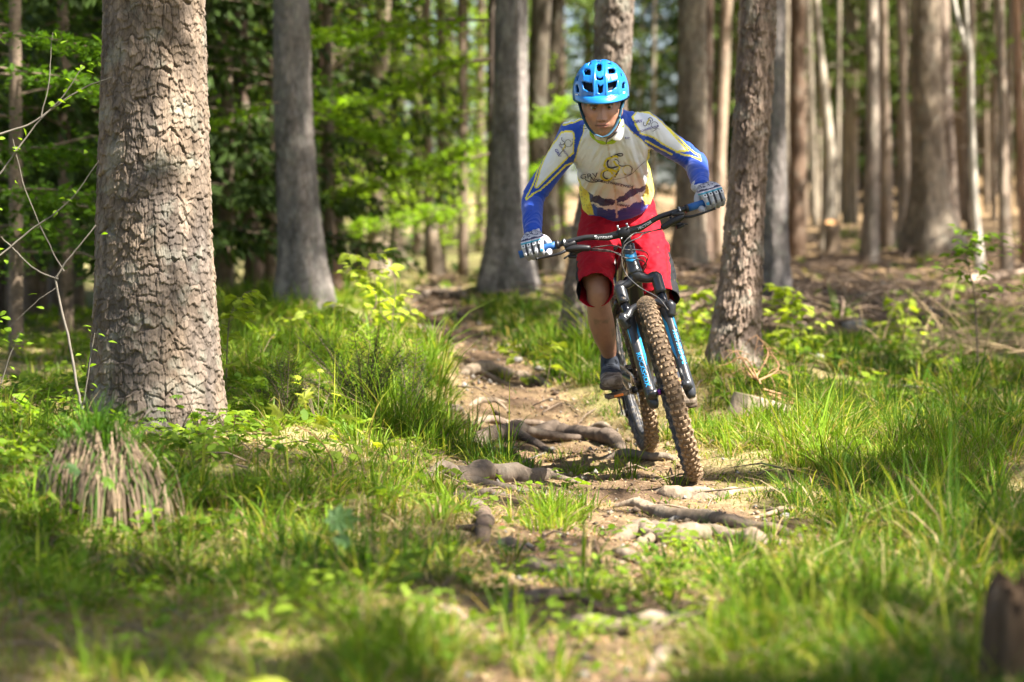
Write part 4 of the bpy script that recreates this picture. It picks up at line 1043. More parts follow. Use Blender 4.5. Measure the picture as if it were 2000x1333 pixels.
# low pale stump behind the front wheel's right
g, d = ground_hit(1488, 812); s = 1 / ppm(d)
st = empty("tree_stump", g); tag(st, "low slanting pale stump in the grass right of the front wheel", "stump")
th = np.linspace(0, 2 * np.pi, 40, endpoint=False); V = []
for zz, k in ((-.1, 1.35), (.02, 1.2), (.05, 1.08), (34 * s, .95)):
    rr = 54 * s * k * (1 + .12 * np.cos(3 * th + 2) + .06 * np.cos(7 * th) + .05 * np.sin(11 * th)); tilt = (-.24 * rr * np.cos(th) if zz > .05 else 0)
    V.append(np.stack([rr * np.cos(th), rr * np.sin(th) * .8, np.full(40, zz) + tilt], 1))
V = np.vstack(V); Fc = [(i * 40 + j, i * 40 + (j + 1) % 40, (i + 1) * 40 + (j + 1) % 40, (i + 1) * 40 + j) for i in range(3) for j in range(40)]
mk("stump_side", V, Fc, M_rot, st)
top = V[-40:].copy() * np.array([.985, .985, 1]) - [0, 0, .003]; mk("cut_face", np.vstack([top, [[0, 0, top[:, 2].mean()]]]), [(j, (j + 1) % 40, 40) for j in range(40)], mat("pale_sawn_wood", (.60, .47, .33), rough=.9, var=.25, scale=12, bump=.5), st, smooth=False)
# dark rotten stump at the lower right corner, close to the camera
gx = P(1990, 1300, 4.8); st = empty("tree_stump", (gx.x, gx.y, gz(gx.x, gx.y))); tag(st, "dark blurred rotten stump cut off by the lower right corner", "stump")
th = np.linspace(0, 2 * np.pi, 44, endpoint=False); V = []
for zz, k in ((-.15, 1.2), (.0, 1.1), (.06, 1.0), (.12, .95), (.185, .9)):
    rr = .064 * k * (1 + .13 * np.cos(4 * th + 1) + .09 * np.cos(9 * th) + .05 * np.sin(17 * th)); V.append(np.stack([rr * np.cos(th), rr * np.sin(th), zz + (.03 * np.cos(5 * th) + .018 * np.sin(11 * th) if zz > .15 else 0 * th)], 1))
V = np.vstack(V); nq = 44; Fc = [(i * nq + j, i * nq + (j + 1) % nq, (i + 1) * nq + (j + 1) % nq, (i + 1) * nq + j) for i in range(4) for j in range(nq)] + [tuple(4 * nq + j for j in range(nq))]
mk("stump_side", V, Fc, M_bark, st, colors=np.tile((.13, .085, .05), (len(V), 1)))
# moss cushions at trunk feet
for px, py, w, h, lab in [(600, 592, 70, 26, "yellowish moss cushion at the foot of the grey trunk on the left"), (1030, 552, 46, 20, "moss cushion at the right foot of the crest trunk"),
                          (1790, 474, 34, 24, "dark moss cushion at the left foot of the thickest right trunk"), (1770, 468, 26, 22, "green moss knob left of the thickest right trunk"), (1385, 462, 60, 24, "sunlit moss ridge beside the dark slim trunk"),
                          (1500, 596, 40, 12, "low moss patch at the foot of the hidden grey trunk"), (1862, 468, 34, 12, "moss patch at the right foot of the thickest right trunk")]:
    lump("moss_cushion", lab, px, py, w, h, M_moss, "moss", int(px))
# fallen logs and branches
def stick(name, label, pts, d, radm, m, cat="branch", group=None, sub=(), seg=6, parent=None, ground=True, lift=.0):
    """pts: (px, py) at depth d or (px, py, d). sub: list of side twigs in the same form"""
    mb = MB()
    def path(pp):
        return [P(p[0], p[1], p[2] if len(p) > 2 else d) for p in pp]
    W = path(pts); mb.tube(W, list(np.linspace(radm, radm * .35, len(W))), 7, True, smooth_path=seg)
    for sp in sub:
        q = path(sp); mb.tube(q, list(np.linspace(radm * .5, radm * .15, len(q))), 5, True, smooth_path=4)
    o = mb.build(name, m, parent); keep_local(o, W[0])
    if label: tag(o, label, cat, group)
    return o
def gstick(name, label, pts, radpx, m, cat="branch", up=0.5):
    W = []; R = []
    for px, py in pts:
        g, d = ground_hit(px, py); r = radpx / ppm(d); W.append(g + Vector((0, 0, r * up))); R.append(r)
    R = [r * k for r, k in zip(R, np.linspace(1, .5, len(R)))]
    mb = MB(); mb.tube(W, R, 8, True, smooth_path=6); o = mb.build(name, m); keep_local(o, W[0]); tag(o, label, cat); return o
gstick("stick", "grey stick slanting up from the level grey root", [(1000, 921), (1030, 908), (1066, 894)], 3.2, M_twig_grey, up=3)
gstick("fallen_log", "pale fallen log lying at the right edge of the clearing", [(1880, 560), (1950, 548), (2040, 536)], 11, M_rot, "log", up=.8)
gstick("fallen_branch", "long brown branch lying across the dark soil on the right", [(1560, 606), (1640, 588), (1760, 572), (1880, 566)], 4, M_twig, up=1)
gstick("fallen_branch", "grey dead branch in the shaded grass on the right", [(1730, 768), (1800, 772), (1880, 790), (1960, 812)], 3.5, M_twig_grey, up=4)
gstick("fallen_branch", "pale leaning branch behind the far end of the trail", [(780, 498), (808, 530), (850, 556)], 5, M_twig_pale, up=2)
gstick("fallen_branch", "brown branch on the slope behind the flaky leaning trunk", [(1500, 560), (1560, 566), (1640, 560)], 4, M_twig, up=1)
gstick("fallen_branch", "thin broken branch beside the moss ridge behind the rider", [(1320, 560), (1360, 590), (1400, 612)], 4, M_twig, up=2)
gstick("stick", "short pale twig in the straw at the near right of the trail", [(1310, 1155), (1350, 1135), (1390, 1108)], 4, M_twig_pale, up=3)
for a, b, c2 in [(1480, 846, "thin twig on the meadow strip right of the front wheel"), (1100, 800, "thin crooked twig on the sunlit trail")]:
    gstick("stick", c2, [(a - 40, b + 10), (a, b - 8), (a + 35, b + 12)], 1.6, M_twig, up=3)
root("tree_root", "thin root snaking just above the dark thick one by the trail's sunlit part", [(905, 838), (960, 826), (1030, 832), (1095, 822)], [5, 7, 6, 4], (.22, .165, .12), seedv=41)
root("tree_root", "pale root ending at the right rim of the trail below the front tyre", [(1480, 990), (1540, 1002), (1600, 1000)], [6, 8, 5], PR, seedv=42)
root("tree_root", "dark gnarled root across the middle of the blurred near trail", [(950, 1172), (1030, 1180), (1120, 1176), (1210, 1190)], [7, 12, 10, 7], DR, seedv=43)
root("tree_root", "brown root along the lower left of the hooked root", [(940, 1075), (990, 1070), (1060, 1082)], [6, 9, 6], GR, seedv=44)
root("tree_root", "short brown root nub left of the short pale root", [(868, 800), (895, 806), (925, 816)], [5, 7, 4], GR, seedv=45)
root("tree_root", "grey brown root running back beneath the rear wheel", [(1150, 905), (1210, 898), (1290, 902), (1340, 892)], [5, 8, 7, 4], GR, seedv=46)
x, y = scatter(30000, 4.4, 24); z = ground_full(x, y); px, py, d = rowless_py(x, y, z); kp = rng.random(len(x)) < np.clip(trail_mask(px, py) * .9 + .9 * np.clip(ell(px, py, 1700, 592, 260, 55), 0, 1) + .25 * sstep(1020, 1120, px) * sstep(640, 560, py), 0, 1)
for (a, b) in WHEELS: kp &= ((x - a) ** 2 + (y - b) ** 2) > .006
x, y, z = x[kp], y[kp], z[kp]; m = len(x); sz = rng.lognormal(0, .5, m) * .0048 * (1 + y / 22); O = np.array([[1, 0, 0], [0, 1, 0], [-1, 0, 0], [0, -1, 0], [0, 0, .8], [0, 0, -.8]], float)
V = np.stack([x, y, z + sz * .35 + .004], 1)[:, None] + O[None] * sz[:, None, None] * rng.uniform(.6, 1.4, (m, 6, 1)) + rng.normal(0, 1, (m, 6, 3)) * sz[:, None, None] * .2
T8 = np.array([[0, 1, 4], [1, 2, 4], [2, 3, 4], [3, 0, 4], [1, 0, 5], [2, 1, 5], [3, 2, 5], [0, 3, 5]]); Fc = ((np.arange(m) * 6)[:, None, None] + T8[None]).reshape(-1, 3)
pc = np.array([[.12, .08, .05], [.20, .14, .09], [.27, .20, .13], [.08, .055, .035], [.24, .22, .19]])[rng.integers(0, 5, m)] * rng.uniform(.8, 1.2, (m, 1))
tag(mk("soil_crumbs", V.reshape(-1, 3), Fc, M_dry, smooth=False, colors=np.repeat(pc, 6, 0)), "crumbs of earth and small pebbles loose on the trail and bare bank", "soil crumbs", kind="stuff")
mb = MB(); rs_ = np.random.default_rng(55)
for i in range(520):
    px_ = rs_.uniform(1120, 2040); py_ = rs_.uniform(468, 640); g_, d_ = ground_hit(px_, py_, 8, 45); a = rs_.uniform(0, 6.3); L = rs_.uniform(.15, .9); x2, y2 = g_.x + math.cos(a) * L, g_.y + math.sin(a) * L
    p2 = Vector((x2, y2, gz(x2, y2) + rs_.uniform(.0, .16))); mb.tube([g_ + Vector((0, 0, .01)), (g_ + p2) / 2 + Vector((rs_.normal(0, .04), 0, rs_.uniform(0, .10))), p2], [.011, .008, .003], 4, False)
tag(mb.build("fallen_twigs", mat("slope_debris_wood", (.20, .14, .095), rough=.95, var=.4)), "dead branches and brash littering the brown slope on the right", "brash", kind="stuff")
# loose twigs nobody would count
mb = MB()
for i in range(420):
    d = rng.uniform(5, 26); px = rng.uniform(-40, 2040); q = P(px, 666, d); a = rng.uniform(0, 6.3); L = rng.uniform(.05, .22) * (1 + d * .04); x, y = q.x, q.y
    p0 = Vector((x, y, gz(x, y) + .01)); x2, y2 = x + math.cos(a) * L, y + math.sin(a) * L; p2 = Vector((x2, y2, gz(x2, y2) + rng.uniform(.005, .04)))
    mb.tube([p0, (p0 + p2) / 2 + Vector((0, 0, rng.uniform(0, .03))), p2], [.003 * (1 + d * .04), .0025 * (1 + d * .04), .001], 4, False)
tag(mb.build("fallen_twigs", M_twig), "thin dry twigs strewn over the clearing", "twigs", kind="stuff")

# ------------------------------------------------------------------ dead grass mound, lower left
mx, md = P(195, 930, 7.45).x, 7.45
mz = gz(mx, md); TOPH = .21
n = 9500; az = rng.uniform(0, 2 * np.pi, n); rr = .105 * np.sqrt(rng.random(n)) * (1 + .35 * np.cos(2 * az + 1) + .2 * np.cos(5 * az)); bx = mx + np.cos(az) * rr * 1.25; by = md + np.sin(az) * rr
hz = mz + TOPH * np.cos(np.clip(rr / .16, 0, 1) * 1.35) + rng.normal(0, .030, n) * (rng.random(n) < .5)
daz = az + rng.normal(0, .9, n); L = rng.uniform(.08, .27, n) * rng.lognormal(0, .25, n); V = np.empty((n, 9, 3)); wd = rng.uniform(.0025, .0050, n)
dx, dy = np.cos(daz), np.sin(daz); spread = rng.uniform(.05, .55, n) ** 1.3
for i, t in enumerate((0, .25, .5, .75, 1)):
    ox = L * spread * (1 - (1 - t) ** 2); oz = hz + L * (.38 * t - 1.25 * t * t)
    cxx, cyy = bx + dx * ox, by + dy * ox; gzz = ground_full(cxx, cyy) + .006; oz = np.maximum(oz, gzz)
    if i < 4: V[:, 2 * i] = np.stack([cxx - dy * wd / 2, cyy + dx * wd / 2, oz], 1); V[:, 2 * i + 1] = np.stack([cxx + dy * wd / 2, cyy - dx * wd / 2, oz], 1)
    else: V[:, 8] = np.stack([cxx, cyy, oz], 1)
b0 = (np.arange(n) * 9)[:, None]; tri = [[0, 1, 3], [0, 3, 2], [2, 3, 5], [2, 5, 4], [4, 5, 7], [4, 7, 6], [6, 7, 8]]
Fc = np.concatenate([b0 + np.array([t]) for t in tri], 1).reshape(-1, 3)
c = np.array([.27, .195, .125]) * rng.uniform(.4, 1.4, (n, 1)); gr = rng.random(n) < .16; c[gr] = G_DEEP * 1.2
mound = empty("dead_grass_tussock", (mx, md, mz)); tag(mound, "shaded tussock of hanging dead brown grass left of the big scaly spruce's foot", "tussock")
o = mk("dead_blades", V.reshape(-1, 3) - np.array([mx, md, mz]), Fc, M_dry, mound, colors=np.repeat(c, 9, 0)); tag(o, kind="stuff")
V, Fc = ellipsoid((0, 0, -.02), (.10, .08, .165), 20, 12); mk("soil_core", V, Fc, mat("dark_humus", (.06, .042, .028), rough=1, bump=.6), mound)
x = mx + rng.normal(0, .09, 500); y = md + rng.normal(0, .06, 500); hcol = G_DEEP * rng.uniform(.8, 1.8, (500, 1))
V, Fc, C = blades(x, y, mz + TOPH * np.cos(np.clip(np.hypot(x - mx, y - md) / .16, 0, 1) * 1.35) - .01, rng.uniform(.06, .24, 500), np.full(500, .0065), rng.uniform(0, 6.3, 500), rng.uniform(.2, 1, 500), hcol)
o = mk("green_blades", V - np.array([mx, md, mz]), Fc, M_grass, mound, colors=C); tag(o, kind="stuff")

# ------------------------------------------------------------------ saplings, seedlings, bushes
def leaf_shape(L, Wd, fold=.18, n=6):
    """an oval pointed leaf folded at the midrib: along +x from the stalk"""
    t = np.linspace(0, 1, n + 1); w_ = Wd * np.sin(np.pi * t ** .8) * (1 - .15 * t); V = []; 
    for ti, wi in zip(t, w_):
        z = -.25 * L * ti * ti; V += [(ti * L, -wi, z + fold * wi), (ti * L, 0, z), (ti * L, wi, z + fold * wi)]
    Fc = []
    for i in range(n): 
        a = i * 3; Fc += [(a, a + 3, a + 4, a + 1), (a + 1, a + 4, a + 5, a + 2)]
    return V, Fc
def maple_shape(L):
    """a five-lobed leaf lying in the xy plane, stalk at the origin"""
    ang = np.radians([-150, -118, -95, -72, -50, -34, -12, 0, 12, 34, 50, 72, 95, 118, 150]); rad = np.array([.28, .46, .34, .62, .42, .55, .46, .74 * 1.35, .46, .55, .42, .62, .34, .46, .28])
    rad[6] = .50; rad[8] = .50; rad[5] = .72; rad[9] = .72
    c = np.array([.42 * L, 0, 0]); V = [(0.14 * L, 0, 0)] + [tuple(c + L * .62 * r * np.array([math.cos(a), math.sin(a), 0]) + np.array([0, 0, -.10 * L * r * r + .03 * L * (-1) ** i])) for i, (a, r) in enumerate(zip(ang, rad))] + [tuple(c)]
    Fc = [(16, i, i + 1) for i in range(1, 15)] + [(16, 15, 0), (16, 0, 1)]; return V, Fc
LEAF_OVAL = mesh_only("leaf", *leaf_shape(1, .30), m=M_beech, smooth=True)
LEAF_OVAL_PALE = mesh_only("leaf", *leaf_shape(1, .33), m=M_beech_pale, smooth=True)
LEAF_MAPLE = mesh_only("leaf", *maple_shape(1.0), m=mat("maple_leaf_green", (.17, .30, .03), var=.25, scale=2, trans=.5), smooth=False)
LEAF_MAPLE_Y = mesh_only("leaf", *maple_shape(1.0), m=mat("maple_leaf_yellow_green", (.42, .47, .045), var=.25, scale=2, trans=.5), smooth=False)
LEAF_MAPLE_G = mesh_only("leaf", *maple_shape(1.0), m=mat("maple_leaf_bluish_green", (.13, .24, .07), var=.25, scale=2, trans=.35), smooth=False)

def leaf_obj(me, parent, loc, size, az, pitch, roll, name="leaf"):
    o = bpy.data.objects.new(name, me); link(o, parent); o.location = loc; o.scale = (size,) * 3; o.rotation_mode = 'ZYX'
    o.rotation_euler = (roll, pitch, az); return o

def sapling(name, label, stem, d, leafsize, mesh, n_side=7, per=5, rad=.006, spread=.16, base_px=None, group=None, cat="sapling", mat_stem=None, seed=1, leaf_az=None, top_only=.15, flat=.25):
    """stem: photo polyline at depth d from the foot up. Each leaf is a part of its own."""
    r = np.random.default_rng(seed); n_side = int(n_side * 1.35); leafsize = leafsize * 1.3
    W = [P(p[0], p[1], d) for p in stem]; foot = W[0].copy(); W[0].z = min(W[0].z, gz(foot.x, foot.y)) - .02
    e = empty(name, foot); tag(e, label, cat, group)
    A = catmull([list(w_) for w_ in W], 8); mb = MB(); mb.tube(A - np.array(foot), list(np.linspace(rad, rad * .3, len(A))), 6, False)
    for i in range(n_side):
        t = top_only + (1 - top_only) * (i + r.uniform(.1, .9)) / n_side; p = A[int(t * (len(A) - 1))] - np.array(foot)
        az = r.uniform(0, 6.28); L = spread * (1.15 - .75 * t) * r.uniform(.6, 1.2); dr = np.array([math.cos(az), math.sin(az), r.uniform(.05, .45)])
        q = [p, p + dr * L * .5 + [0, 0, .01], p + dr * L + [0, 0, -.02 * L]]; mb.tube(q, [rad * .4, rad * .3, rad * .15], 4, False, smooth_path=2)
        for k in range(per):
            s = (k + .6) / per; pos = p + dr * L * s + r.normal(0, .006, 3); a2 = az + (1 if k % 2 else -1) * r.uniform(.5, 1.1) * (k < per - 1) + r.normal(0, .2)
            leaf_obj(mesh, e, pos, leafsize * r.uniform(.6, 1.15), a2, r.normal(.1, flat), r.normal(0, flat + .1))
    mb.build("stem", mat_stem or M_twig, e); return e

sapling("beech_sapling", "pale yellow leaved sapling glowing in the sun left of the trail", [(722, 672), (716, 630), (735, 590), (722, 545), (716, 492)], 13.2, .062, LEAF_OVAL_PALE, 15, 6, .006, .34, seed=3)
sapling("beech_sapling", "low pale leaved sapling at the left of the glowing one", [(620, 668), (612, 640), (640, 610)], 13.4, .055, LEAF_OVAL_PALE, 9, 6, .004, .26, seed=4)
sapling("maple_sapling", "yellow green sapling touching the right side of the big scaly trunk", [(440, 720), (445, 660), (452, 610), (478, 572)], 11.2, .055, LEAF_OVAL_PALE, 10, 5, .004, .17, seed=5)
sapling("beech_sapling", "bushy lime green sapling left of the dark soil behind the flaky trunk", [(1545, 690), (1548, 640), (1532, 600), (1536, 560)], 14.5, .060, LEAF_OVAL_PALE, 13, 6, .005, .24, seed=6)
sapling("beech_sapling", "small lime green sapling standing alone in front of the dark soil", [(1758, 668), (1752, 630), (1750, 585)], 16.5, .062, LEAF_OVAL_PALE, 10, 6, .005, .22, seed=7)
sapling("beech_sapling", "tall thin sapling with flat leaf layers at the right edge of the clearing", [(1912, 670), (1905, 600), (1896, 540), (1886, 490), (1900, 455)], 14.0, .058, LEAF_OVAL, 16, 7, .006, .40, seed=8, top_only=.3, flat=.12)
sapling("beech_sapling", "lime leaved sapling in front of the brown trunk under the rider's left arm", [(1345, 660), (1342, 610), (1348, 560)], 14.8, .062, LEAF_OVAL_PALE, 9, 6, .005, .24, seed=9)
sapling("maple_sapling", "little sapling with a single pale leaf spray beside the rider's foot", [(1062, 712), (1075, 690), (1045, 676)], 12.6, .06, LEAF_OVAL_PALE, 3, 5, .003, .12, seed=10)
sapling("beech_sapling", "sunlit sapling tip low beside the rider's right shin", [(1012, 706), (1004, 696), (1000, 682)], 13.2, .05, LEAF_OVAL_PALE, 4, 5, .003, .14, seed=12)
for i, (px, py, t, lab) in enumerate([(60, 1010, 840, "leafy seedling at the left edge above the dead grass tussock"), (150, 900, 800, "leafy seedling between tussock and big trunk"), (30, 900, 770, "seedling by the foot of the bare grey shrub")]):
    sapling("maple_seedling", lab, [(px, py), (px + 8, (py + t) / 2), (px - 5, t)], 8.2 if py > 950 else 9.0, .045, LEAF_OVAL, 7, 5, .003, .12, seed=40 + i, cat="seedling")
# leafy seedlings around the foot of the big trunk
for i, (px, py, ty, lab) in enumerate([(395, 880, 772, "green maple seedling at the right foot of the big scaly trunk"), (345, 890, 800, "green maple seedling in front of the big scaly trunk"), (452, 876, 800, "green maple seedling between big trunk and trail grass")]):
    r = np.random.default_rng(60 + i); foot = P(px, py, 9.3); foot.z = gz(foot.x, foot.y); e = empty("maple_seedling", foot); tag(e, lab, "seedling")
    mb = MB(); H = P(px, ty, 9.3).z - foot.z
    for k in range(7):
        a = r.uniform(0, 6.28); h = H * r.uniform(.45, 1); tip = Vector((math.cos(a) * .06, math.sin(a) * .05, h)); mb.tube([(0, 0, 0), tip * .5 + Vector((0, 0, .01)), tip], .0015, 4, False, smooth_path=3)
        leaf_obj(LEAF_MAPLE, e, tip, r.uniform(.045, .07), a, r.uniform(-.1, .5), r.normal(0, .3))
    mb.build("stem", M_twig, e)
# yellow maple seedling left of the trail grass
foot = P(652, 960, 8.3); foot.z = gz(foot.x, foot.y) - .01; e = empty("maple_seedling", foot); tag(e, "yellow green maple seedling arching over the grass right of the big trunk", "seedling")
mb = MB(); pts = [P(652, 960, 8.3), P(645, 890, 8.3), P(612, 850, 8.25), P(580, 832, 8.2)]; mb.tube([p - foot for p in pts], [.003, .0028, .002, .0015], 5, False, smooth_path=5); mb.build("stem", mat("reddish_stalk", (.42, .20, .10)), e)
for px, py, s, az, pi_, ro in [(560, 815, .11, 3.6, .9, .5), (585, 800, .10, 1.2, -.5, .8), (606, 812, .085, .4, .2, -.9), (545, 838, .10, 4.3, 1.2, .2), (650, 812, .10, .1, .1, .25), (600, 822, .08, -.5, .3, .3)]:
    leaf_obj(LEAF_MAPLE_Y, e, P(px, py, 8.2) - foot, s, az, pi_, ro)
# large blurred leaf on a stalk, and one poking up at the bottom edge
foot = P(648, 1120, 6.4); foot.z = gz(foot.x, foot.y); e = empty("maple_seedling", foot); tag(e, "single broad bluish green leaf out of focus in the near grass", "seedling")
mb = MB(); tp = P(650, 1018, 6.3); mb.tube([Vector((0, 0, 0)), (tp - foot) * .5 + Vector((.01, 0, 0)), tp - foot], .002, 5, False, smooth_path=4); mb.build("stem", M_twig, e)
leaf_obj(LEAF_MAPLE_G, e, tp - foot + Vector((-.045, 0, .0)), .13, .1, .1, 1.15); leaf_obj(LEAF_MAPLE_G, e, tp - foot + Vector((-.01, 0.02, -.03)), .09, -.6, .2, .5)
foot = P(490, 1420, 4.4); foot.z = gz(foot.x, foot.y); e = empty("maple_seedling", foot); tag(e, "yellow green leaf poking into the bottom edge of the view", "seedling")
tp = P(455, 1335, 4.35); mb = MB(); mb.tube([Vector((0, 0, 0)), tp - foot], .002, 5, False); mb.build("stem", M_twig, e); leaf_obj(LEAF_MAPLE_Y, e, tp - foot, .12, .0, .0, .2)
foot = P(120, 1010, 7.3); foot.z = gz(foot.x, foot.y) + .05; e = empty("maple_seedling", foot); tag(e, "seedling with two broad leaves hanging over the dead grass tussock", "seedling")
mb = MB(); tp = P(165, 925, 7.2); mb.tube([Vector((0, 0, 0)), (tp - foot) * .6 + Vector((0, 0, .02)), tp - foot], .002, 5, False, smooth_path=3); mb.build("stem", M_twig, e)
leaf_obj(LEAF_MAPLE_G, e, tp - foot, .085, 3.6, .8, .5); leaf_obj(LEAF_MAPLE, e, tp - foot + Vector((.04, 0, .0)), .08, -.4, .6, .6)

# small spruce sapling in the grass
def spruce_sapling(name, label, foot, H, d, spreads, seed):
    r = np.random.default_rng(seed); ft = P(foot[0], foot[1], d); ft.z = gz(ft.x, ft.y); e = empty(name, ft); tag(e, label, "sapling"); stem = MB(); Cs, As, Bs, cc = [], [], [], []
    for (px, py) in spreads:
        tip = P(px, py, d + r.uniform(-.12, .12)) - ft; root_ = Vector((0, 0, H * .25 * r.uniform(.3, 1))); mid = (root_ + tip) / 2 + Vector((0, 0, .03)); path_ = catmull([root_, mid, tip], 8); stem.tube(path_, list(np.linspace(.0035, .001, len(path_))), 5, False)
        T = np.gradient(path_, axis=0); T /= np.linalg.norm(T, axis=1)[:, None]
        for i in range(3, len(path_)):
            for sgn in (-1, 1):
                L = .075 * (1.15 - i / len(path_)) + .012; sd = np.cross(T[i], [0, 0, 1]); sd /= np.linalg.norm(sd); dr = sd * sgn * .9 + T[i] * .5 + r.normal(0, .08, 3); dr /= np.linalg.norm(dr)
                stem.tube([path_[i], path_[i] + dr * L], [.0013, .0008], 3, False); m = int(L / .0035)
                s = r.uniform(0, 1, m)[:, None]; c = path_[i] + dr * L * s; dn = dr * .5 + rand_unit(m, r) * .8; dn /= np.linalg.norm(dn, axis=1)[:, None]; nl = .0075
                c = c + dn * nl; A = dn * nl; B = np.cross(dn, rand_unit(m, r)); B /= np.linalg.norm(B, axis=1)[:, None]; B *= .0011
                Cs.append(c); As.append(A); Bs.append(B); fresh = i > len(path_) - 4; cc.append(np.tile((.17, .26, .03) if fresh else (.045, .085, .02), (m, 1)))
    stem.build("stem", M_twig, e); V, Fc = quads_from(np.vstack(Cs), np.vstack(As), np.vstack(Bs)); o = mk("needles", V, Fc, M_leafcol, e, smooth=False, colors=np.repeat(np.vstack(cc), 4, 0)); tag(o, kind="stuff"); return e
spruce_sapling("spruce_sapling", "small dark spruce sapling with fern like twigs in the bright grass", (712, 770), .25, 10.4, [(724, 650), (748, 655), (610, 640), (605, 694), (640, 668), (790, 668), (800, 690), (690, 640), (660, 735), (560, 720), (765, 700), (580, 655), (740, 640), (700, 700)], 5)

spruce_sapling("spruce_sapling", "second small spruce sapling nearer the big scaly trunk", (560, 800), .18, 10.2, [(520, 730), (600, 735), (540, 700), (590, 760), (500, 760), (565, 690)], 6)
spruce_sapling("spruce_sapling", "tiny spruce sapling close to the left rim of the trail", (800, 760), .16, 10.8, [(780, 690), (830, 700), (815, 665), (845, 730)], 7)
for i, (px, py, ty, dd_, lab) in enumerate([(620, 800, 730, 10.0, "maple seedling in the grass between the two spruce saplings"), (500, 930, 860, 8.8, "maple seedling in the sunny grass right of the dead tussock"), (690, 900, 840, 9.2, "maple seedling in front of the long trail side grass"), (1640, 900, 850, 9.8, "maple seedling in the meadow strip on the right"),
                                      (240, 1120, 1060, 6.8, "maple seedling in the near grass below the dead tussock"), (860, 1180, 1130, 6.3, "maple seedling at the near left rim of the trail")]):
    r = np.random.default_rng(160 + i); foot = P(px, py, dd_); foot.z = gz(foot.x, foot.y); e = empty("maple_seedling", foot); tag(e, lab, "seedling"); mb = MB(); H = max(.06, P(px, ty, dd_).z - foot.z)
    for k in range(6):
        a = r.uniform(0, 6.28); h = H * r.uniform(.5, 1); tip = Vector((math.cos(a) * .06, math.sin(a) * .05, h)); mb.tube([(0, 0, 0), tip * .5 + Vector((0, 0, .01)), tip], .0013, 4, False, smooth_path=3)
        leaf_obj(LEAF_MAPLE if i % 2 else LEAF_MAPLE_Y, e, tip, r.uniform(.045, .075), a, r.uniform(-.1, .6), r.normal(0, .4))
    mb.build("stem", M_twig, e)
# dead fern-like spruce branch right of the flaky trunk
r = np.random.default_rng(9); g0 = P(1478, 742, 11.8); g0.z = gz(g0.x, g0.y) ; e = empty("dead_branch", g0); tag(e, "orange brown dead branch with curled bare twigs at the foot of the flaky trunk", "branch")
mb = MB()
for (ax, ay, bx, by, cx, cy) in [(1475, 740, 1500, 690, 1478, 655), (1478, 742, 1440, 690, 1428, 690), (1480, 745, 1520, 720, 1500, 680), (1490, 760, 1550, 780, 1590, 805), (1500, 770, 1560, 790, 1640, 785), (1485, 750, 1455, 700, 1420, 712), (1540, 785, 1580, 830, 1600, 860), (1520, 770, 1530, 820, 1560, 850), (1470, 740, 1450, 720, 1425, 735)]:
    dd = 11.8 + r.uniform(-.3, .3); a, b_, c_ = P(ax, ay, 11.8) - g0, P(bx, by, dd) - g0, P(cx, cy, dd) - g0; pp = catmull([a, b_, c_], 8); mb.tube(pp, list(np.linspace(.006, .002, len(pp))), 5, False)
    for k in range(4, len(pp), 1):
        dr = np.array([r.normal(0, 1), r.normal(0, .6), r.uniform(-.9, .5)]); dr /= np.linalg.norm(dr); L = r.uniform(.03, .09); mb.tube([pp[k], pp[k] + dr * L * .6, pp[k] + dr * L + [0, 0, -.02]], [.002, .0016, .0008], 4, False, smooth_path=2)
mb.build("twigs", mat("rusty_dead_twigs", (.42, .235, .12), rough=.85, var=.3), e)
# heap of dead brush on the right
g0, dd0 = ground_hit(1900, 700); e = empty("brush_heap", g0); tag(e, "tangle of dead straw coloured brush at the right edge of the clearing", "brush"); mb = MB()
for i in range(150):
    a = Vector((r.normal(0, .45), r.normal(0, .4), r.uniform(0, .1))); dr = Vector((r.normal(0, 1), r.normal(0, .7), r.normal(.25, .5))).normalized(); L = r.uniform(.2, .7); m_ = a + dr * L * .5 + Vector((0, 0, .06)); q = a + dr * L; q.z = max(q.z, 0)
    mb.tube([a, m_, q], [.005, .004, .0015], 4, False, smooth_path=3)
o = mb.build("twigs", mat("straw_brush", (.40, .29, .16), rough=.9, var=.35), e); tag(o, kind="stuff")

# bare grey shrub at the left edge
def shrub(name, label, stems, d, m, leafm, nleaf, cat="shrub", seed=3, lsz=.035):
    r = np.random.default_rng(seed); ft = P(stems[0][0][0], stems[0][0][1], d); ft.z = gz(ft.x, ft.y); e = empty(name, ft); tag(e, label, cat); mb = MB(); tips = []
    for s in stems:
        rad = s[-1] * .62; pts = [P(p[0], p[1], d + (p[2] if len(p) > 2 else 0)) - ft for p in s[:-1]]; A = catmull(pts, 6); A += np.cumsum(r.normal(0, .0012, A.shape), 0); mb.tube(A, list(np.linspace(rad, rad * .4, len(A))), 7, False)
        tips += [A[int(len(A) * q)] for q in (.45, .6, .75, .85, .95, .99)]
    mb.build("stem", m, e)
    for i in range(nleaf):
        t = tips[r.integers(0, len(tips))] + r.normal(0, .03, 3); leaf_obj(leafm, e, t, lsz * r.uniform(.6, 1.2), r.uniform(0, 6.3), r.normal(.2, .4), r.normal(0, .5))
    return e
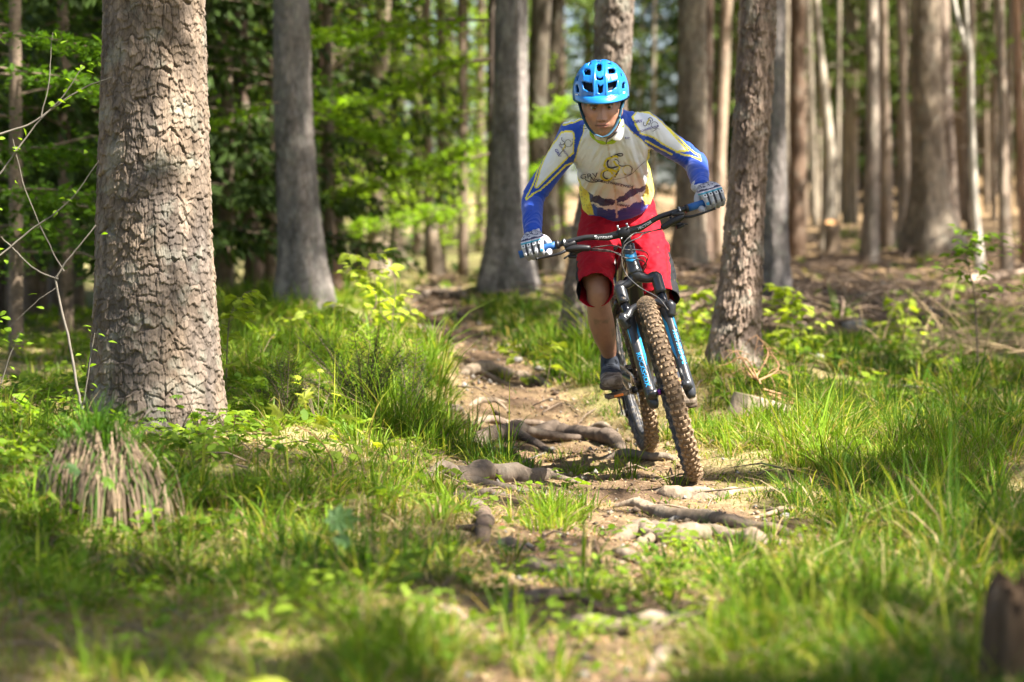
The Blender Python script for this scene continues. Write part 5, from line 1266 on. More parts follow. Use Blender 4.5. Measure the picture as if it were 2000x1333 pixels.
shrub("bare_shrub", "bare grey twisting shrub at the left edge with a few fresh leaves",
      [[(160, 800), (146, 740), (128, 640), (112, 560), (120, 530), (150, 490), (190, 440), .010], [(113, 545), (60, 520), (20, 480), (0, 460), .006], [(0, 500), (60, 450), (100, 425), (150, 380), (196, 318), .006],
       [(0, 262), (60, 240), (110, 205), (170, 168), (215, 150), .007], [(0, 340), (30, 300), (80, 235), (130, 180), (160, 130), .006], [(80, 230), (92, 170), (95, 110), (100, 60), .004], [(125, 530), (95, 480), (50, 370), (22, 270), .0045],
       [(160, 800), (170, 740), (182, 650), .005], [(112, 560), (60, 600), (20, 640), .003], [(0, 760), (22, 690), (42, 650), .004]], 9.0, M_twig_grey, LEAF_OVAL, 66)
shrub("bare_twig", "curled reddish twig arching beside the glowing pale sapling", [[(770, 690), (765, 620), (772, 560), (765, 528), (738, 516), .005], [(768, 600), (745, 560), (750, 540), .003], [(770, 640), (790, 590), (795, 575), .002]], 12.6, M_twig, LEAF_OVAL_PALE, 6, "twig")
# overhanging leafy branches of beeches in the middle distance
def leafy_branch(label, pts, d, rad, nl, Lsp, size, m, seed, grp=None, name="beech_branch"):
    r = np.random.default_rng(seed); W = [P(p[0], p[1], d + (p[2] if len(p) > 2 else 0)) for p in pts]; e = empty(name, W[0]); tag(e, label, "branch", grp); A = catmull([w_ - W[0] for w_ in W], 8); mb = MB(); mb.tube(A, list(np.linspace(rad, rad * .25, len(A))), 6, False)
    Cs, As, Bs = [], [], []
    for i in range(4, len(A), 2):
        for s_ in (-1, 1):
            L = Lsp * r.uniform(.5, 1.1); c, a, b_ = spray_leaves(nl, L, L * .4, size, r); T = A[min(i + 1, len(A) - 1)] - A[i - 1]; az = math.atan2(T[1], T[0]) + s_ * r.uniform(.5, 1.1)
            c, a, b_ = rot_apply(c, a, b_, az, r.normal(-.02, .1), A[i]); Cs.append(c); As.append(a); Bs.append(b_)
    mb.build("stem", M_twig, e); V, Fc = quads_from(np.vstack(Cs), np.vstack(As), np.vstack(Bs)); o = mk("foliage", V, Fc, m, e, smooth=False); tag(o, kind="stuff"); return e
LB = [("green leafy branch layer high between the two grey trunks", [(960, 40), (860, 40), (740, 55), (620, 62)], 18, .014, 34, .55, .065, M_beech),
      ("leafy branch with a bare dark limb reaching left from the crest trunk", [(962, 115), (900, 125), (840, 150), (760, 185), (640, 205)], 19, .02, 30, .6, .065, M_beech),
      ("green leafy branch layer across the slim tan trunk in the glade", [(940, 215), (860, 235), (760, 250), (660, 262)], 22, .012, 30, .6, .07, M_beech),
      ("low green leafy branch layer in the middle of the glade", [(960, 300), (880, 320), (780, 345), (700, 365)], 20, .012, 30, .6, .065, M_beech),
      ("leafy branch sweeping down beside the crest trunk", [(1000, 250), (940, 280), (880, 300), (830, 330)], 23, .012, 26, .5, .07, M_beech),
      ("leafy branch reaching right from behind the left grey trunk", [(600, 215), (650, 235), (700, 260), (740, 300)], 18.5, .010, 26, .45, .065, M_beech),
      ("leafy branch tips reaching left past the grey trunk into the shade", [(545, 200), (520, 205), (480, 225), (440, 232)], 16.5, .006, 8, .3, .055, M_beech),
      ("bright leafy branch right behind the rider's right shoulder", [(1100, 310), (1070, 330), (1045, 345), (1030, 352)], 24, .010, 26, .5, .07, M_beech),
      ("leafy branch above the rider's right shoulder", [(1130, 170), (1110, 210), (1085, 240), (1070, 250)], 24, .010, 24, .5, .07, M_beech),
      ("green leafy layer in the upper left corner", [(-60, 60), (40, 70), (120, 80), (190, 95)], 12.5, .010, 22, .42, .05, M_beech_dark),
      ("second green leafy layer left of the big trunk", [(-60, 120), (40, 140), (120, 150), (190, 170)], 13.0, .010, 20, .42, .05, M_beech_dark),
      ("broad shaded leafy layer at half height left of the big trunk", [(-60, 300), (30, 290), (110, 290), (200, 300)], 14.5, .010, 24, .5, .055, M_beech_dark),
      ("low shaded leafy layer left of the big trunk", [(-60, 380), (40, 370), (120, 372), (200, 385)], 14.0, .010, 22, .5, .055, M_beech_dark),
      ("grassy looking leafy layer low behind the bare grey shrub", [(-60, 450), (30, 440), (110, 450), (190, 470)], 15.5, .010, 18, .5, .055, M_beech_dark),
      ("small leafy branch high at the right top of the pole wood", [(2040, 60), (1980, 80), (1940, 110), (1920, 160)], 26, .010, 14, .5, .06, M_beech),
      ("long leafy branch across the glade just above the trail crest", [(950, 400), (880, 405), (800, 420), (720, 430)], 24, .010, 24, .6, .07, M_beech)]
for i, (lab, pts, d, rad, nl, Lsp, size, m) in enumerate(LB): leafy_branch(lab, pts, d, rad, nl, Lsp, size, m, 200 + i)
# dead side branches sticking out of trunks
for lab, pts, d, rad in [("dead pale snag on the dark brown trunk left of the grey one", [(498, 300), (480, 285), (462, 262)], 21.4, .02), ("bare twig pointing right from the dark pair of trunks", [(1060, 240), (1035, 244), (1012, 240)], 25, .012),
                         ("pale dead branch slanting up behind the grey trunk", [(630, 150), (660, 125), (690, 100)], 22, .02), ("lower pale dead branch slanting up behind the grey trunk", [(632, 180), (660, 168), (690, 158)], 22, .016),
                         ("short broken snag on the bent pale trunk", [(1614, 180), (1620, 160), (1622, 150)], 29, .03)]:
    stick("dead_branch", lab, pts, d, rad, M_twig_pale if "pale" in lab else M_twig_grey)
# ------------------------------------------------------------------ mountain bike (local frame: x to the picture's right, y rearwards, z up in the bike's plane)
LEAN = math.radians(13.4)
Yv = (REAR_C - FRONT_C).normalized(); Xs = Yv.cross(Vector((0, 0, 1))).normalized(); Nn = Xs.cross(Yv).normalized()
Xv = Xs * math.cos(LEAN) + Nn * math.sin(LEAN); Zv = -Xs * math.sin(LEAN) + Nn * math.cos(LEAN)
BM = Matrix(((Xv.x, Yv.x, Zv.x, 0), (Xv.y, Yv.y, Zv.y, 0), (Xv.z, Yv.z, Zv.z, 0), (0, 0, 0, 1)))
BM = Matrix.Translation(FRONT_C + Vector((0, 0, 0.002))) @ BM
BI = BM.inverted()
def B2W(*v): return BM @ Vector(v)
def LP(px, py, d): return BI @ P(px, py, d)
MUD = (.20, .135, .08); MUDL = (.25, .175, .105)
M_black = mat("satin_black_paint", (.022, .023, .026), rough=.34, var=.2, coat=.3, dirt=(MUD, 38, .62))
M_blackm = mat("black_anodised", (.018, .018, .02), rough=.42, metal=.3, dirt=(MUD, 60, .64))
M_rubber = mat("black_rubber", (.03, .031, .034), rough=.7, dirt=((.17, .15, .13), 30, .52))
M_tread = mat("muddy_tread", MUDL, rough=.95, var=.5, scale=55, bump=.5, dirt=((.16, .105, .06), 26, .55))
M_treadbase = mat("muddy_tyre_casing", (.135, .092, .056), rough=.95, var=.45, scale=40, bump=.5)
M_rim = mat("dark_rim", (.05, .053, .06), rough=.5, metal=.2, dirt=((.18, .16, .135), 26, .5))
M_steel = mat("steel", (.55, .55, .55), rough=.3, metal=1.0, dirt=(MUD, 45, .56))
M_blue = mat("light_blue_decal", (.02, .30, .62), rough=.4, dirt=(MUD, 50, .68))
M_grip = mat("blue_rubber_grip", (.012, .10, .33), rough=.6, var=.15)
M_whitep = mat("white_print", (.75, .75, .75), rough=.5)
M_red = mat("red_anodised", (.5, .02, .03), rough=.35, metal=.4)
M_orange = mat("orange_reflector", (.85, .22, .03), rough=.3)
M_purple = mat("purple_axle_end", (.20, .04, .30), rough=.25, metal=.7)
bike = empty("mountain_bike", mtx=BM)
tag(bike, "muddy black full suspension mountain bike with blue grips, leaning in a turn on the trail", "bicycle")
def bpart(name, mb, m, parent=None, smooth=True): 
    o = mb.build(name, m, parent or bike, smooth); return o

TR_R, TR_r = .342, .0305
def wheel(cy, rear):
    w_ = bpart("wheel", MB().tube([(-.045, cy, .3725), (-.03, cy, .3725), (-.028, cy, .3725), (.028, cy, .3725), (.03, cy, .3725), (.045, cy, .3725)], [.014, .014, .026, .022, .03, .014], 20), M_blackm)
    w_.name = "wheel"
    # tyre carcass
    nu, nv = 160, 20; V = []; col = []
    for i in range(nu):
        a = 2 * math.pi * i / nu
        for j in range(nv):
            b = 2 * math.pi * j / nv; rr = TR_R + TR_r * math.cos(b); x = TR_r * 1.02 * math.sin(b); V.append((x, cy + rr * math.sin(a), .3725 + rr * math.cos(a)))
    Fc = [(i * nv + j, ((i + 1) % nu) * nv + j, ((i + 1) % nu) * nv + (j + 1) % nv, i * nv + (j + 1) % nv) for i in range(nu) for j in range(nv)]
    mi = [0 if abs(((j + .5) if j < nv / 2 else nv - j - .5)) < 4.6 else 1 for i in range(nu) for j in range(nv)]
    mk("tyre", V, Fc, None, w_, mats=[M_treadbase, M_rubber], midx=mi)
    # tread: blocks in alternating rows
    mb = MB(); nr = 92
    for i in range(nr):
        a0 = 2 * math.pi * i / nr
        rows = [(-.34, .0135, .0105), (.34, .0135, .0105)] if i % 2 else [(0.0, .016, .0105)]
        rows = rows + ([(-1.06, .012, .013), (1.06, .012, .013)] if i % 2 else [(-.74, .012, .011), (.74, .012, .011)])
        for bb, wdt, ln in rows:
            b = bb + rng.normal(0, .02); a = a0 + rng.normal(0, .006); hgt = .0062 if abs(bb) > .9 else .0052
            nrm = Vector((math.sin(b), math.cos(b) * math.sin(a), math.cos(b) * math.cos(a))); tan = Vector((0, math.cos(a), -math.sin(a))); sd = nrm.cross(tan)
            c = Vector((TR_r * 1.02 * math.sin(b), cy + (TR_R + TR_r * math.cos(b)) * math.sin(a), .3725 + (TR_R + TR_r * math.cos(b)) * math.cos(a))) + nrm * hgt * .3
            mt = Matrix((sd, tan, nrm)).transposed(); V = []
            for z_, k in ((-.5, 1.15), (.75, .9)):
                for sx_, sy_ in ((-1, -1), (1, -1), (1, 1), (-1, 1)): V.append(mt @ Vector((sx_ * wdt / 2 * k, sy_ * ln / 2 * k, z_ * hgt)) + c)
            mb.add(V, [(4, 5, 6, 7), (0, 1, 5, 4), (1, 2, 6, 5), (2, 3, 7, 6), (3, 0, 4, 7)])
    tag(bpart("tread_blocks", mb, M_tread, w_, False), kind="stuff")
    V = []; nv2 = 8; prof = [(-.014, .317), (-.0155, .306), (-.011, .292), (0, .287), (.011, .292), (.0155, .306), (.014, .317), (0, .310)]
    for i in range(nu):
        a = 2 * math.pi * i / nu
        for x, r0 in prof: V.append((x, cy + r0 * math.sin(a), .3725 + r0 * math.cos(a)))
    mk("rim", V, [(i * nv2 + j, ((i + 1) % nu) * nv2 + j, ((i + 1) % nu) * nv2 + (j + 1) % nv2, i * nv2 + (j + 1) % nv2) for i in range(nu) for j in range(nv2)], M_rim, w_)
    for k in range(28):
        a = 2 * math.pi * k / 28; s_ = 1 if k % 2 else -1; a2 = a + .5 * (1 if k % 4 < 2 else -1)
        p0 = Vector((s_ * .026, cy + .024 * math.sin(a2), .3725 + .024 * math.cos(a2))); p1 = Vector((0, cy + .289 * math.sin(a), .3725 + .289 * math.cos(a)))
        bpart("spoke", MB().tube([p0, p1], .0011, 4), M_blackm, w_)
    dr = .09; V = []; n = 48
    for x in (.033, .0355):
        for rr in (.072, dr):
            for i in range(n):
                a = 2 * math.pi * i / n; V.append((x, cy + rr * math.sin(a) * (1 + .02 * math.cos(12 * a)), .3725 + rr * math.cos(a) * (1 + .02 * math.cos(12 * a))))
    Fc = []
    for i in range(n):
        j = (i + 1) % n; Fc += [(i, j, n + j, n + i), (2 * n + i, 3 * n + i, 3 * n + j, 2 * n + j), (n + i, n + j, 3 * n + j, 3 * n + i), (i, 2 * n + i, 2 * n + j, j)]
    mb = MB().add(V, Fc)
    for k in range(5): a = 2 * math.pi * k / 5; mb.box((.034, cy + .05 * math.sin(a), .3725 + .05 * math.cos(a)), (.0022, .01, .05), Matrix.Rotation(-a, 3, 'X'))
    bpart("brake_disc", mb, M_steel, w_, False)
    return w_
w_front = wheel(0, False); w_rear = wheel((REAR_C - FRONT_C).length, True)
RY = (REAR_C - FRONT_C).length

# fork (steering geometry)
AX = Vector((0, .407, .9135)); AP = Vector((0, .9135, -.407)); FB = Vector((0, 0, .3725)) + AP * .044
ST = Matrix.Translation(FB) @ Matrix.Rotation(math.radians(-6.0), 4, AX) @ Matrix.Translation(-FB)      # the bars are turned a little
def ax(x, s, off=0):
    s = s - .050 * float(sstep(.34, .40, s)); x = x * 1.10
    return ST @ (Vector((x, 0, 0)) + FB + AX * s + AP * off)
for o_ in [w_front] + list(w_front.children): o_.data.transform(ST)
fork = bpart("fork", MB().tube([ax(-.069, .46), ax(-.069, .51), ax(-.066, .535), ax(-.036, .536), ax(0, .556), ax(.036, .536), ax(.066, .535), ax(.069, .51), ax(.069, .46)], [.0225, .0235, .0235, .018, .024, .018, .0235, .0235, .0225], 18, True, smooth_path=4)
             .tube([ax(0, .54), ax(0, .60)], [.028, .026], 18), M_black)
for s_ in (-1, 1):
    bpart("stanchion", MB().tube([ax(s_ * .069, .30), ax(s_ * .069, .50)], .0175, 20), mat("dark_stanchion", (.035, .036, .04), rough=.12, metal=.9) if s_ < 0 else MATS["dark_stanchion"], fork)
    lo = MB().tube([ax(s_ * .069, -.045), ax(s_ * .069, -.03), ax(s_ * .069, 0), ax(s_ * .069, .06), ax(s_ * .069, .22), ax(s_ * .069, .335), ax(s_ * .069, .345), ax(s_ * .069, .365)], [.014, .021, .024, .0225, .0235, .0255, .0285, .027], 24, True, smooth_path=2)
    lo.tube([ST @ Vector((s_ * .050, 0, .3725)), ST @ Vector((s_ * .085, 0, .3725))], [.018, .0165], 16).tube([ax(s_ * .069, 0, -.0), ST @ Vector((s_ * .070, 0, .3725))], [.022, .018], 14)
    lo.tube([ax(s_ * .069, .02, .006), ax(s_ * .069, -.028, .020)], [.020, .017], 14)
    bpart("fork_lower", lo, M_black, fork)
    if s_ < 0: bpart("seal_ring", MB().tube([ax(s_ * .069, .363), ax(s_ * .069, .368)], .0245, 20), M_red, fork)
arch = MB().tube([ax(-.078, .30, -.012), ax(-.088, .345, -.022), ax(-.076, .388, -.018), ax(-.050, .425, -.010), ax(0, .438, -.006), ax(.050, .425, -.010), ax(.076, .388, -.018), ax(.088, .345, -.022), ax(.078, .30, -.012)], [.018, .022, .019, .014, .012, .014, .019, .022, .018], 14, True, smooth_path=5)
bpart("fork_arch", arch, M_black, fork)
bpart("axle_end", MB().tube([ST @ Vector((-.052, -.004, .3725)), ST @ Vector((-.036, -.004, .3725))], .0125, 16), M_purple, fork)
def leg_patch(pts, s_, a0, parent, m, name, r=.0252):
    """2D outline points (u across, v up the leg) bent round the fork leg, a0 = angle of the patch centre from straight ahead"""
    V = []
    for u, v in pts:
        th = a0 + u / r; rr = r + .0006; V.append(ax(s_ * .069, v) + Vector((math.sin(th) * rr, 0, 0)) - AP * math.cos(th) * rr)
    return V
def leg_strip(s_, a0, a1, v0, v1, slant=0.0, name="blue_stripe"):
    V = []; n = 12; k = 5
    for i in range(n + 1):
        for j in range(k):
            t = i / n; u = j / (k - 1); v = v0 + (v1 - v0) * t + slant * (u - .5); rr = np.interp(v, [.05, .22, .34], [.0228, .0237, .0257]) + .0007
            th = a0 + (a1 - a0) * u; V.append(ax(s_ * .069, v) + Vector((math.sin(th) * rr, 0, 0)) - AP * math.cos(th) * rr)
    Fc = [(i * k + j, i * k + j + 1, (i + 1) * k + j + 1, (i + 1) * k + j) for i in range(n) for j in range(k - 1)]
    mk(name, V, Fc, M_blue, fork)
leg_strip(-1, .62, 1.35, .15, .30, .05); leg_strip(-1, -.95, -.75, .24, .30, .02); leg_strip(1, -1.35, -.62, .14, .30, -.05); leg_strip(1, .55, .85, .25, .31, -.02)
for s_, rot, vc in ((-1, -1, .115), (1, 1, .165)):
    TV, TF = text_geo("ROCKSHOX", .027, .0006, 1.0, 1.0)
    # letters run along the leg; split the outline bend finely enough by using the letters' own vertices
    P2 = [(rot * -y * 1.0, rot * x) for x, y in TV]
    V = []
    for u, v in P2:
        vv = vc + v; rr = np.interp(vv, [.05, .22, .34], [.0228, .0237, .0257]) + .0009; th = (-.25 if s_ < 0 else .35) + u / rr
        V.append(ax(s_ * .069, vv) + Vector((math.sin(th) * rr, 0, 0)) - AP * math.cos(th) * rr)
    mk("lettering", V, TF, M_blue, fork, smooth=False)

# frame
fr = MB()
fr.tube([ax(0, .565), ax(0, .60), ax(0, .65), ax(0, .695)], [.030, .0275, .026, .028], 20, True, smooth_path=3)
fr.tube([ax(0, .60, .012), Vector((0, .45, .66)), Vector((0, .60, .46)), Vector((0, .73, .34))], [.026, .034, .036, .034], 16, True, smooth_path=5)
fr.tube([ax(0, .675, .01), Vector((0, .55, .88)), Vector((0, .83, .76))], [.022, .021, .017], 14, True, smooth_path=5)
fr.tube([Vector((0, .73, .335)), Vector((0, .80, .58)), Vector((0, .865, .80))], [.024, .019, .0175], 14, True, smooth_path=4)
fr.tube([Vector((-.045, .73, .338)), Vector((.045, .73, .338))], .026, 18)
for s_ in (-1, 1):
    fr.tube([Vector((s_ * .03, .77, .35)), Vector((s_ * .052, .95, .37)), Vector((s_ * .066, RY, .3725))], [.018, .014, .013], 10, True, smooth_path=3)
    fr.tube([Vector((s_ * .02, .86, .70)), Vector((s_ * .045, .95, .62)), Vector((s_ * .066, RY, .3725))], [.013, .012, .011], 10, True, smooth_path=4)
frame = bpart("frame", fr, M_black)
bpart("rear_shock", MB().tube([Vector((0, .55, .80)), Vector((0, .72, .60))], [.016, .024], 14), M_blackm, frame)
# blue chevron on the head tube: bent patch
V = []; 
for i in range(9):
    for j in range(9):
        u = (j / 8 - .5) * 1.9; v = .612 + .030 * i / 8 + (.014 * abs(u)); rr = .0278; V.append(ax(0, v) + Vector((math.sin(u) * rr, 0, 0)) - AP * math.cos(u) * rr)
mk("head_decal", V, [(i * 9 + j, i * 9 + j + 1, (i + 1) * 9 + j + 1, (i + 1) * 9 + j) for i in range(8) for j in range(8)], M_blue, frame)
bpart("seat_post", MB().tube([Vector((0, .865, .79)), Vector((0, .89, .90))], .0155, 12), M_blackm)
sad = MB(); V, Fc = loft([((0, .76, .925), .018, .010), ((0, .84, .930), .026, .016), ((0, .93, .93), .055, .02), ((0, .99, .935), .068, .02), ((0, 1.02, .935), .05, .014)], 20, 5, side=(1, 0, 0)); sad.add(V, Fc)
bpart("saddle", sad, M_rubber)
# stem, handlebar
BC = ax(0, .735, -.045); BC0 = ST.inverted() @ BC
st_ = MB().tube([ax(0, .70), ax(0, .76)], .0215, 18).tube([ax(0, .735), BC], [.02, .019], 14)
st_.box(BC, (.052, .044, .046), None, .008)
stem = bpart("stem", st_, M_blackm)
for sx_ in (-.019, .019):
    for sz_ in (-.019, .019): bpart("bolt", MB().tube([BC + Vector((sx_, -.020, sz_)), BC + Vector((sx_, -.026, sz_))], .0042, 8), M_steel, stem)
    bpart("bolt", MB().tube([BC + Vector((sx_, 0, .022)), BC + Vector((sx_, 0, .036))], .004, 8), M_steel, stem)
BAR_H = .426
def barp(x):
    a = abs(x); rise = .022 * sstep(.05, .17, a) ; back = .045 * np.clip((a - .05) / .35, 0, 1) ** 1.2
    return ST @ (BC0 + Vector((x, back, rise + .012 * a)))
xs_ = np.linspace(-BAR_H, BAR_H, 45); bar = MB().tube([barp(x) for x in xs_], [.0112 + .0050 * float(sstep(.13, .03, abs(x))) for x in xs_], 16)
hb = bpart("handlebar", bar, mat("matt_carbon_bar", (.018, .018, .019), rough=.33, dirt=(MUD, 70, .70)))
for s_ in (-1, 1):
    bpart("grip", MB().tube([barp(s_ * x) for x in np.linspace(.275, .430, 8)], .0155, 20), M_grip, hb)
    bpart("grip_collar", MB().tube([barp(s_ * .262), barp(s_ * .275)], .0175, 18), M_blackm, hb)
TV, TF = text_geo("Syntace", .020, .0004, 1.0, 1.15)
V = []
for x, y in TV: q = barp(x - .085); rr = .0155; th = y / rr; V.append(q + Vector((0, -math.cos(th) * rr, math.sin(th) * rr)) )
mk("lettering", V, TF, M_whitep, hb, smooth=False)
TV, TF = text_geo("VECTOR", .015, .0003, 1.0, 1.1)
V = []
for x, y in TV: q = barp(x + .085); rr = .0155; th = y / rr; V.append(q + Vector((0, -math.cos(th) * rr, math.sin(th) * rr)))
mk("lettering", V, TF, M_whitep, hb, smooth=False)
# brake levers and shifters
for s_ in (-1, 1):
    def q(x, y, z): c = barp(s_ * x); return c + Vector((0, y, z))
    bl = MB().tube([q(.232, 0, 0), q(.246, 0, 0)], .0165, 16)                                # clamp
    bl.tube([q(.236, -.012, -.004), q(.236, -.03, -.018)], .008, 10)
    bl.tube([q(.248, -.036, -.026), q(.225, -.036, -.028), q(.19, -.034, -.034), q(.155, -.030, -.043), q(.148, -.030, -.045)], [.009, .0135, .014, .012, .006], 14, True, smooth_path=3)
    bl.box(q(.225, -.034, -.010), (.05, .016, .016), Matrix.Rotation(s_ * .2, 3, 'Y'), .004)
    lv = bpart("brake_lever", bl, M_blackm)
    bpart("lever_blade", MB().tube([q(.25, -.045, -.030), q(.275, -.058, -.034), q(.31, -.062, -.034), q(.36, -.056, -.032), q(.372, -.060, -.030)], [.007, .0055, .005, .0045, .006], 10, True, smooth_path=4), M_blackm, lv)
    bpart("clamp_band", MB().tube([q(.236, 0, 0), q(.242, 0, 0)], .0175, 16), M_steel, lv)
    sh = MB().box(q(.205, -.012, -.046), (.060, .030, .020), Matrix.Rotation(s_ * .25, 3, 'Y'), .007).box(q(.225, -.020, -.060), (.036, .024, .016), Matrix.Rotation(-s_ * .3, 3, 'Y'), .006).tube([q(.20, .0, -.035), q(.20, 0, -.012)], .007, 8)
    bpart("shifter", sh, M_blackm, lv)
    bpart("shift_paddle", MB().box(q(.245, -.004, -.056), (.03, .02, .006), Matrix.Rotation(s_ * .4, 3, 'Y'), .002), M_rubber, lv)
# cables
bx_, bz_ = LP(1224, 457, 9.75).x, 0
def cable(pts, r=.0023): 
    bpart("cable", MB().tube([LP(*p) for p in pts], r, 7, True, smooth_path=6), M_rubber)
lc = barp(-.148) + Vector((0, -.03, -.045)); lcw = B2W(*lc); lpx, lpy, ld = [float(k[0]) for k in proj(np.array([list(lcw)]))]
rc = barp(.148) + Vector((0, -.03, -.045)); rcw = B2W(*rc); rpx, rpy, rd = [float(k[0]) for k in proj(np.array([list(rcw)]))]
cable([(lpx, lpy, ld), (lpx + 40, lpy + 5, ld - .03), (1225, 505, 9.62), (1255, 500, 9.62), (1263, 510, 9.7), (1256, 520, 9.8)])
cable([(lpx, lpy + 3, ld), (lpx + 50, lpy + 8, ld - .03), (1218, 503, 9.66), (1245, 506, 9.66), (1262, 516, 9.72), (1255, 532, 9.86)])
cable([(lpx + 4, lpy - 2, ld), (lpx + 45, lpy - 6, ld - .03), (1222, 488, 9.64), (1250, 489, 9.66), (1266, 500, 9.76), (1255, 528, 9.9)])
cable([(rpx, rpy, rd), (rpx - 35, rpy + 10, rd - .03), (1248, 465, 9.62), (1222, 478, 9.60), (1214, 505, 9.60), (1222, 535, 9.62), (1250, 562, 9.62), (1285, 582, 9.60), (1305, 606, 9.58)], .0026)
cable([(rpx, rpy + 2, rd), (rpx - 40, rpy + 8, rd - .02), (1236, 458, 9.64), (1216, 480, 9.62), (1220, 510, 9.7), (1236, 530, 9.86)])
# cranks, pedals, chain
CA = math.radians(6); CR = .172; BB = Vector((0, .73, .325))
dc = Vector((0, -math.cos(CA), math.sin(CA)))           # the picture-left crank points forward and a little up
PEDL = BB + Vector((-.148, 0, 0)) + dc * CR; PEDR = BB + Vector((.148, 0, 0)) - dc * CR
cr = MB().tube([BB + Vector((-.05, 0, 0)), BB + Vector((-.066, 0, 0)) + dc * .03, BB + Vector((-.072, 0, 0)) + dc * CR], [.02, .016, .013], 10, True, smooth_path=3)
cr.tube([BB + Vector((.05, 0, 0)), BB + Vector((.066, 0, 0)) - dc * .03, BB + Vector((.072, 0, 0)) - dc * CR], [.02, .016, .013], 10, True, smooth_path=3)
crank = bpart("crank", cr, M_blackm)
def gearring(cy, cz, x, R, n, name, par, m, thick=.003):
    V = []; N = n * 4
    for xx in (x - thick / 2, x + thick / 2):
        for i in range(N): a = 2 * math.pi * i / N; rr = R + (.004 if i % 4 < 2 else 0); V.append((xx, cy + rr * math.sin(a), cz + rr * math.cos(a)))
        for i in range(N): a = 2 * math.pi * i / N; V.append((xx, cy + R * .72 * math.sin(a), cz + R * .72 * math.cos(a)))
    Fc = []
    for i in range(N):
        j = (i + 1) % N; Fc += [(i, N + i, N + j, j), (2 * N + i, 2 * N + j, 3 * N + j, 3 * N + i), (i, j, 2 * N + j, 2 * N + i), (N + i, 3 * N + i, 3 * N + j, N + j)]
    return bpart(name, MB().add(V, Fc), m, par, False)
gearring(BB.y, BB.z, -.052, .068, 32, "chainring", crank, M_steel)
cas = None
for k, (R, x) in enumerate([(.085, -.030), (.074, -.034), (.063, -.038), (.052, -.042), (.041, -.046), (.030, -.050)]):
    gearring(RY, .3725, x, R, 24, "sprocket", w_rear, M_steel, .0022)
ch = MB(); pts = []
for t in np.linspace(0, 1, 40): pts.append(Vector((-.052, BB.y, BB.z)).lerp(Vector((-.046, RY, .3725)), t) + Vector((0, 0, .070 - .03 * t)))
for i in range(0, 39): ch.box((pts[i] + pts[i + 1]) / 2, (.006 if i % 2 else .004, .011, .007))
pts2 = [Vector((-.052, BB.y - .07 * math.sin(a), BB.z + .07 * math.cos(a))) for a in np.linspace(0, math.pi, 18)]
for i in range(17): d_ = (pts2[i + 1] - pts2[i]); ch.box((pts2[i] + pts2[i + 1]) / 2, (.006 if i % 2 else .004, .011, .007), Matrix.Rotation(-math.pi * (i + .5) / 17, 3, 'X') if True else None)
tag(bpart("chain", ch, M_steel, None, False), kind="stuff")
der = MB().tube([(-.07, RY + .01, .345), (-.085, RY + .03, .31), (-.075, RY + .0, .27)], [.014, .018, .012], 10, True, smooth_path=3).box((-.062, RY - .02, .235), (.010, .03, .09), Matrix.Rotation(.35, 3, 'X'), .004)
der.tube([(-.068, RY - .005, .275), (-.056, RY - .005, .275)], .017, 14).tube([(-.068, RY - .035, .195), (-.056, RY - .035, .195)], .017, 14)
bpart("derailleur", der, M_blackm)
bpart("cable", MB().tube([(-.06, RY - .15, .37), (-.075, RY - .03, .30), (-.078, RY - .02, .20), (-.070, RY + .07, .20), (-.075, RY + .07, .30)], .0024, 6, True, smooth_path=6), M_rubber)
def pedal(c, s_):
    o = empty("pedal"); o.parent = bike; o.location = c
    p_ = MB()
    for y in (-.045, .045): p_.box((0, y, 0), (.095, .012, .016), None, .004)
    for x in (-.045, -.012, .020, .045): p_.box((x, 0, 0), (.010, .082, .014), None, .003)
    p_.tube([(-s_ * .062, 0, 0), (s_ * .045, 0, 0)], .0075, 10)
    for x in (-.045, 0, .045):
        for y in (-.045, .045): p_.tube([(x, y, -.012), (x, y, .012)], .0016, 5)
    bpart("pedal_body", p_, mat("muddy_pedal", (.10, .075, .05), rough=.8, dirt=(MUDL, 40, .45)) if "muddy_pedal" not in MATS else MATS["muddy_pedal"], o)
    bpart("reflector", MB().box((0, -.052, 0), (.04, .003, .010), None, .001), M_orange if s_ < 0 else M_orange, o)
    return o
pedal(PEDL, -1); pedal(PEDR, 1)
for nm, v in (("bar", barp(0)), ("barL", barp(-.4)), ("barR", barp(.4)), ("crownL", ax(-.069, .53)), ("crownR", ax(.069, .53)), ("hub", Vector((0, 0, .3725))), ("top", Vector((0, 0, .744))), ("lowL", ax(-.069, 0)), ("lowR", ax(.069, 0)), ("BB", BB), ("PL", PEDL), ("PR", PEDR)):
    a = proj(np.array([list(B2W(*v))])); print("BIKE", nm, [round(float(k[0]), 2) for k in a])
# ------------------------------------------------------------------ rider
def inpoly(px, py, poly):
    px = np.asarray(px); r = np.zeros(px.shape, bool); n = len(poly)
    for i in range(n):
        x1, y1 = poly[i]; x2, y2 = poly[(i + 1) % n]
        if y1 == y2: continue
        r ^= ((y1 > py) != (y2 > py)) & (px < (x2 - x1) * (py - y1) / (y2 - y1) + x1)
    return r
def pldist(px, py, pts, closed=False):
    d = np.full(np.shape(px), 1e9); P_ = list(pts) + ([pts[0]] if closed else [])
    for (x1, y1), (x2, y2) in zip(P_[:-1], P_[1:]):
        L2 = (x2 - x1) ** 2 + (y2 - y1) ** 2 + 1e-9; t = np.clip(((px - x1) * (x2 - x1) + (py - y1) * (y2 - y1)) / L2, 0, 1)
        d = np.minimum(d, np.hypot(px - x1 - t * (x2 - x1), py - y1 - t * (y2 - y1)))
    return d
Xb = np.array(Xv)      # the bike's sideways axis also tilts the rider
side_sh = (P(1272, 240, 9.86) - P(1115, 262, 9.86)).normalized()

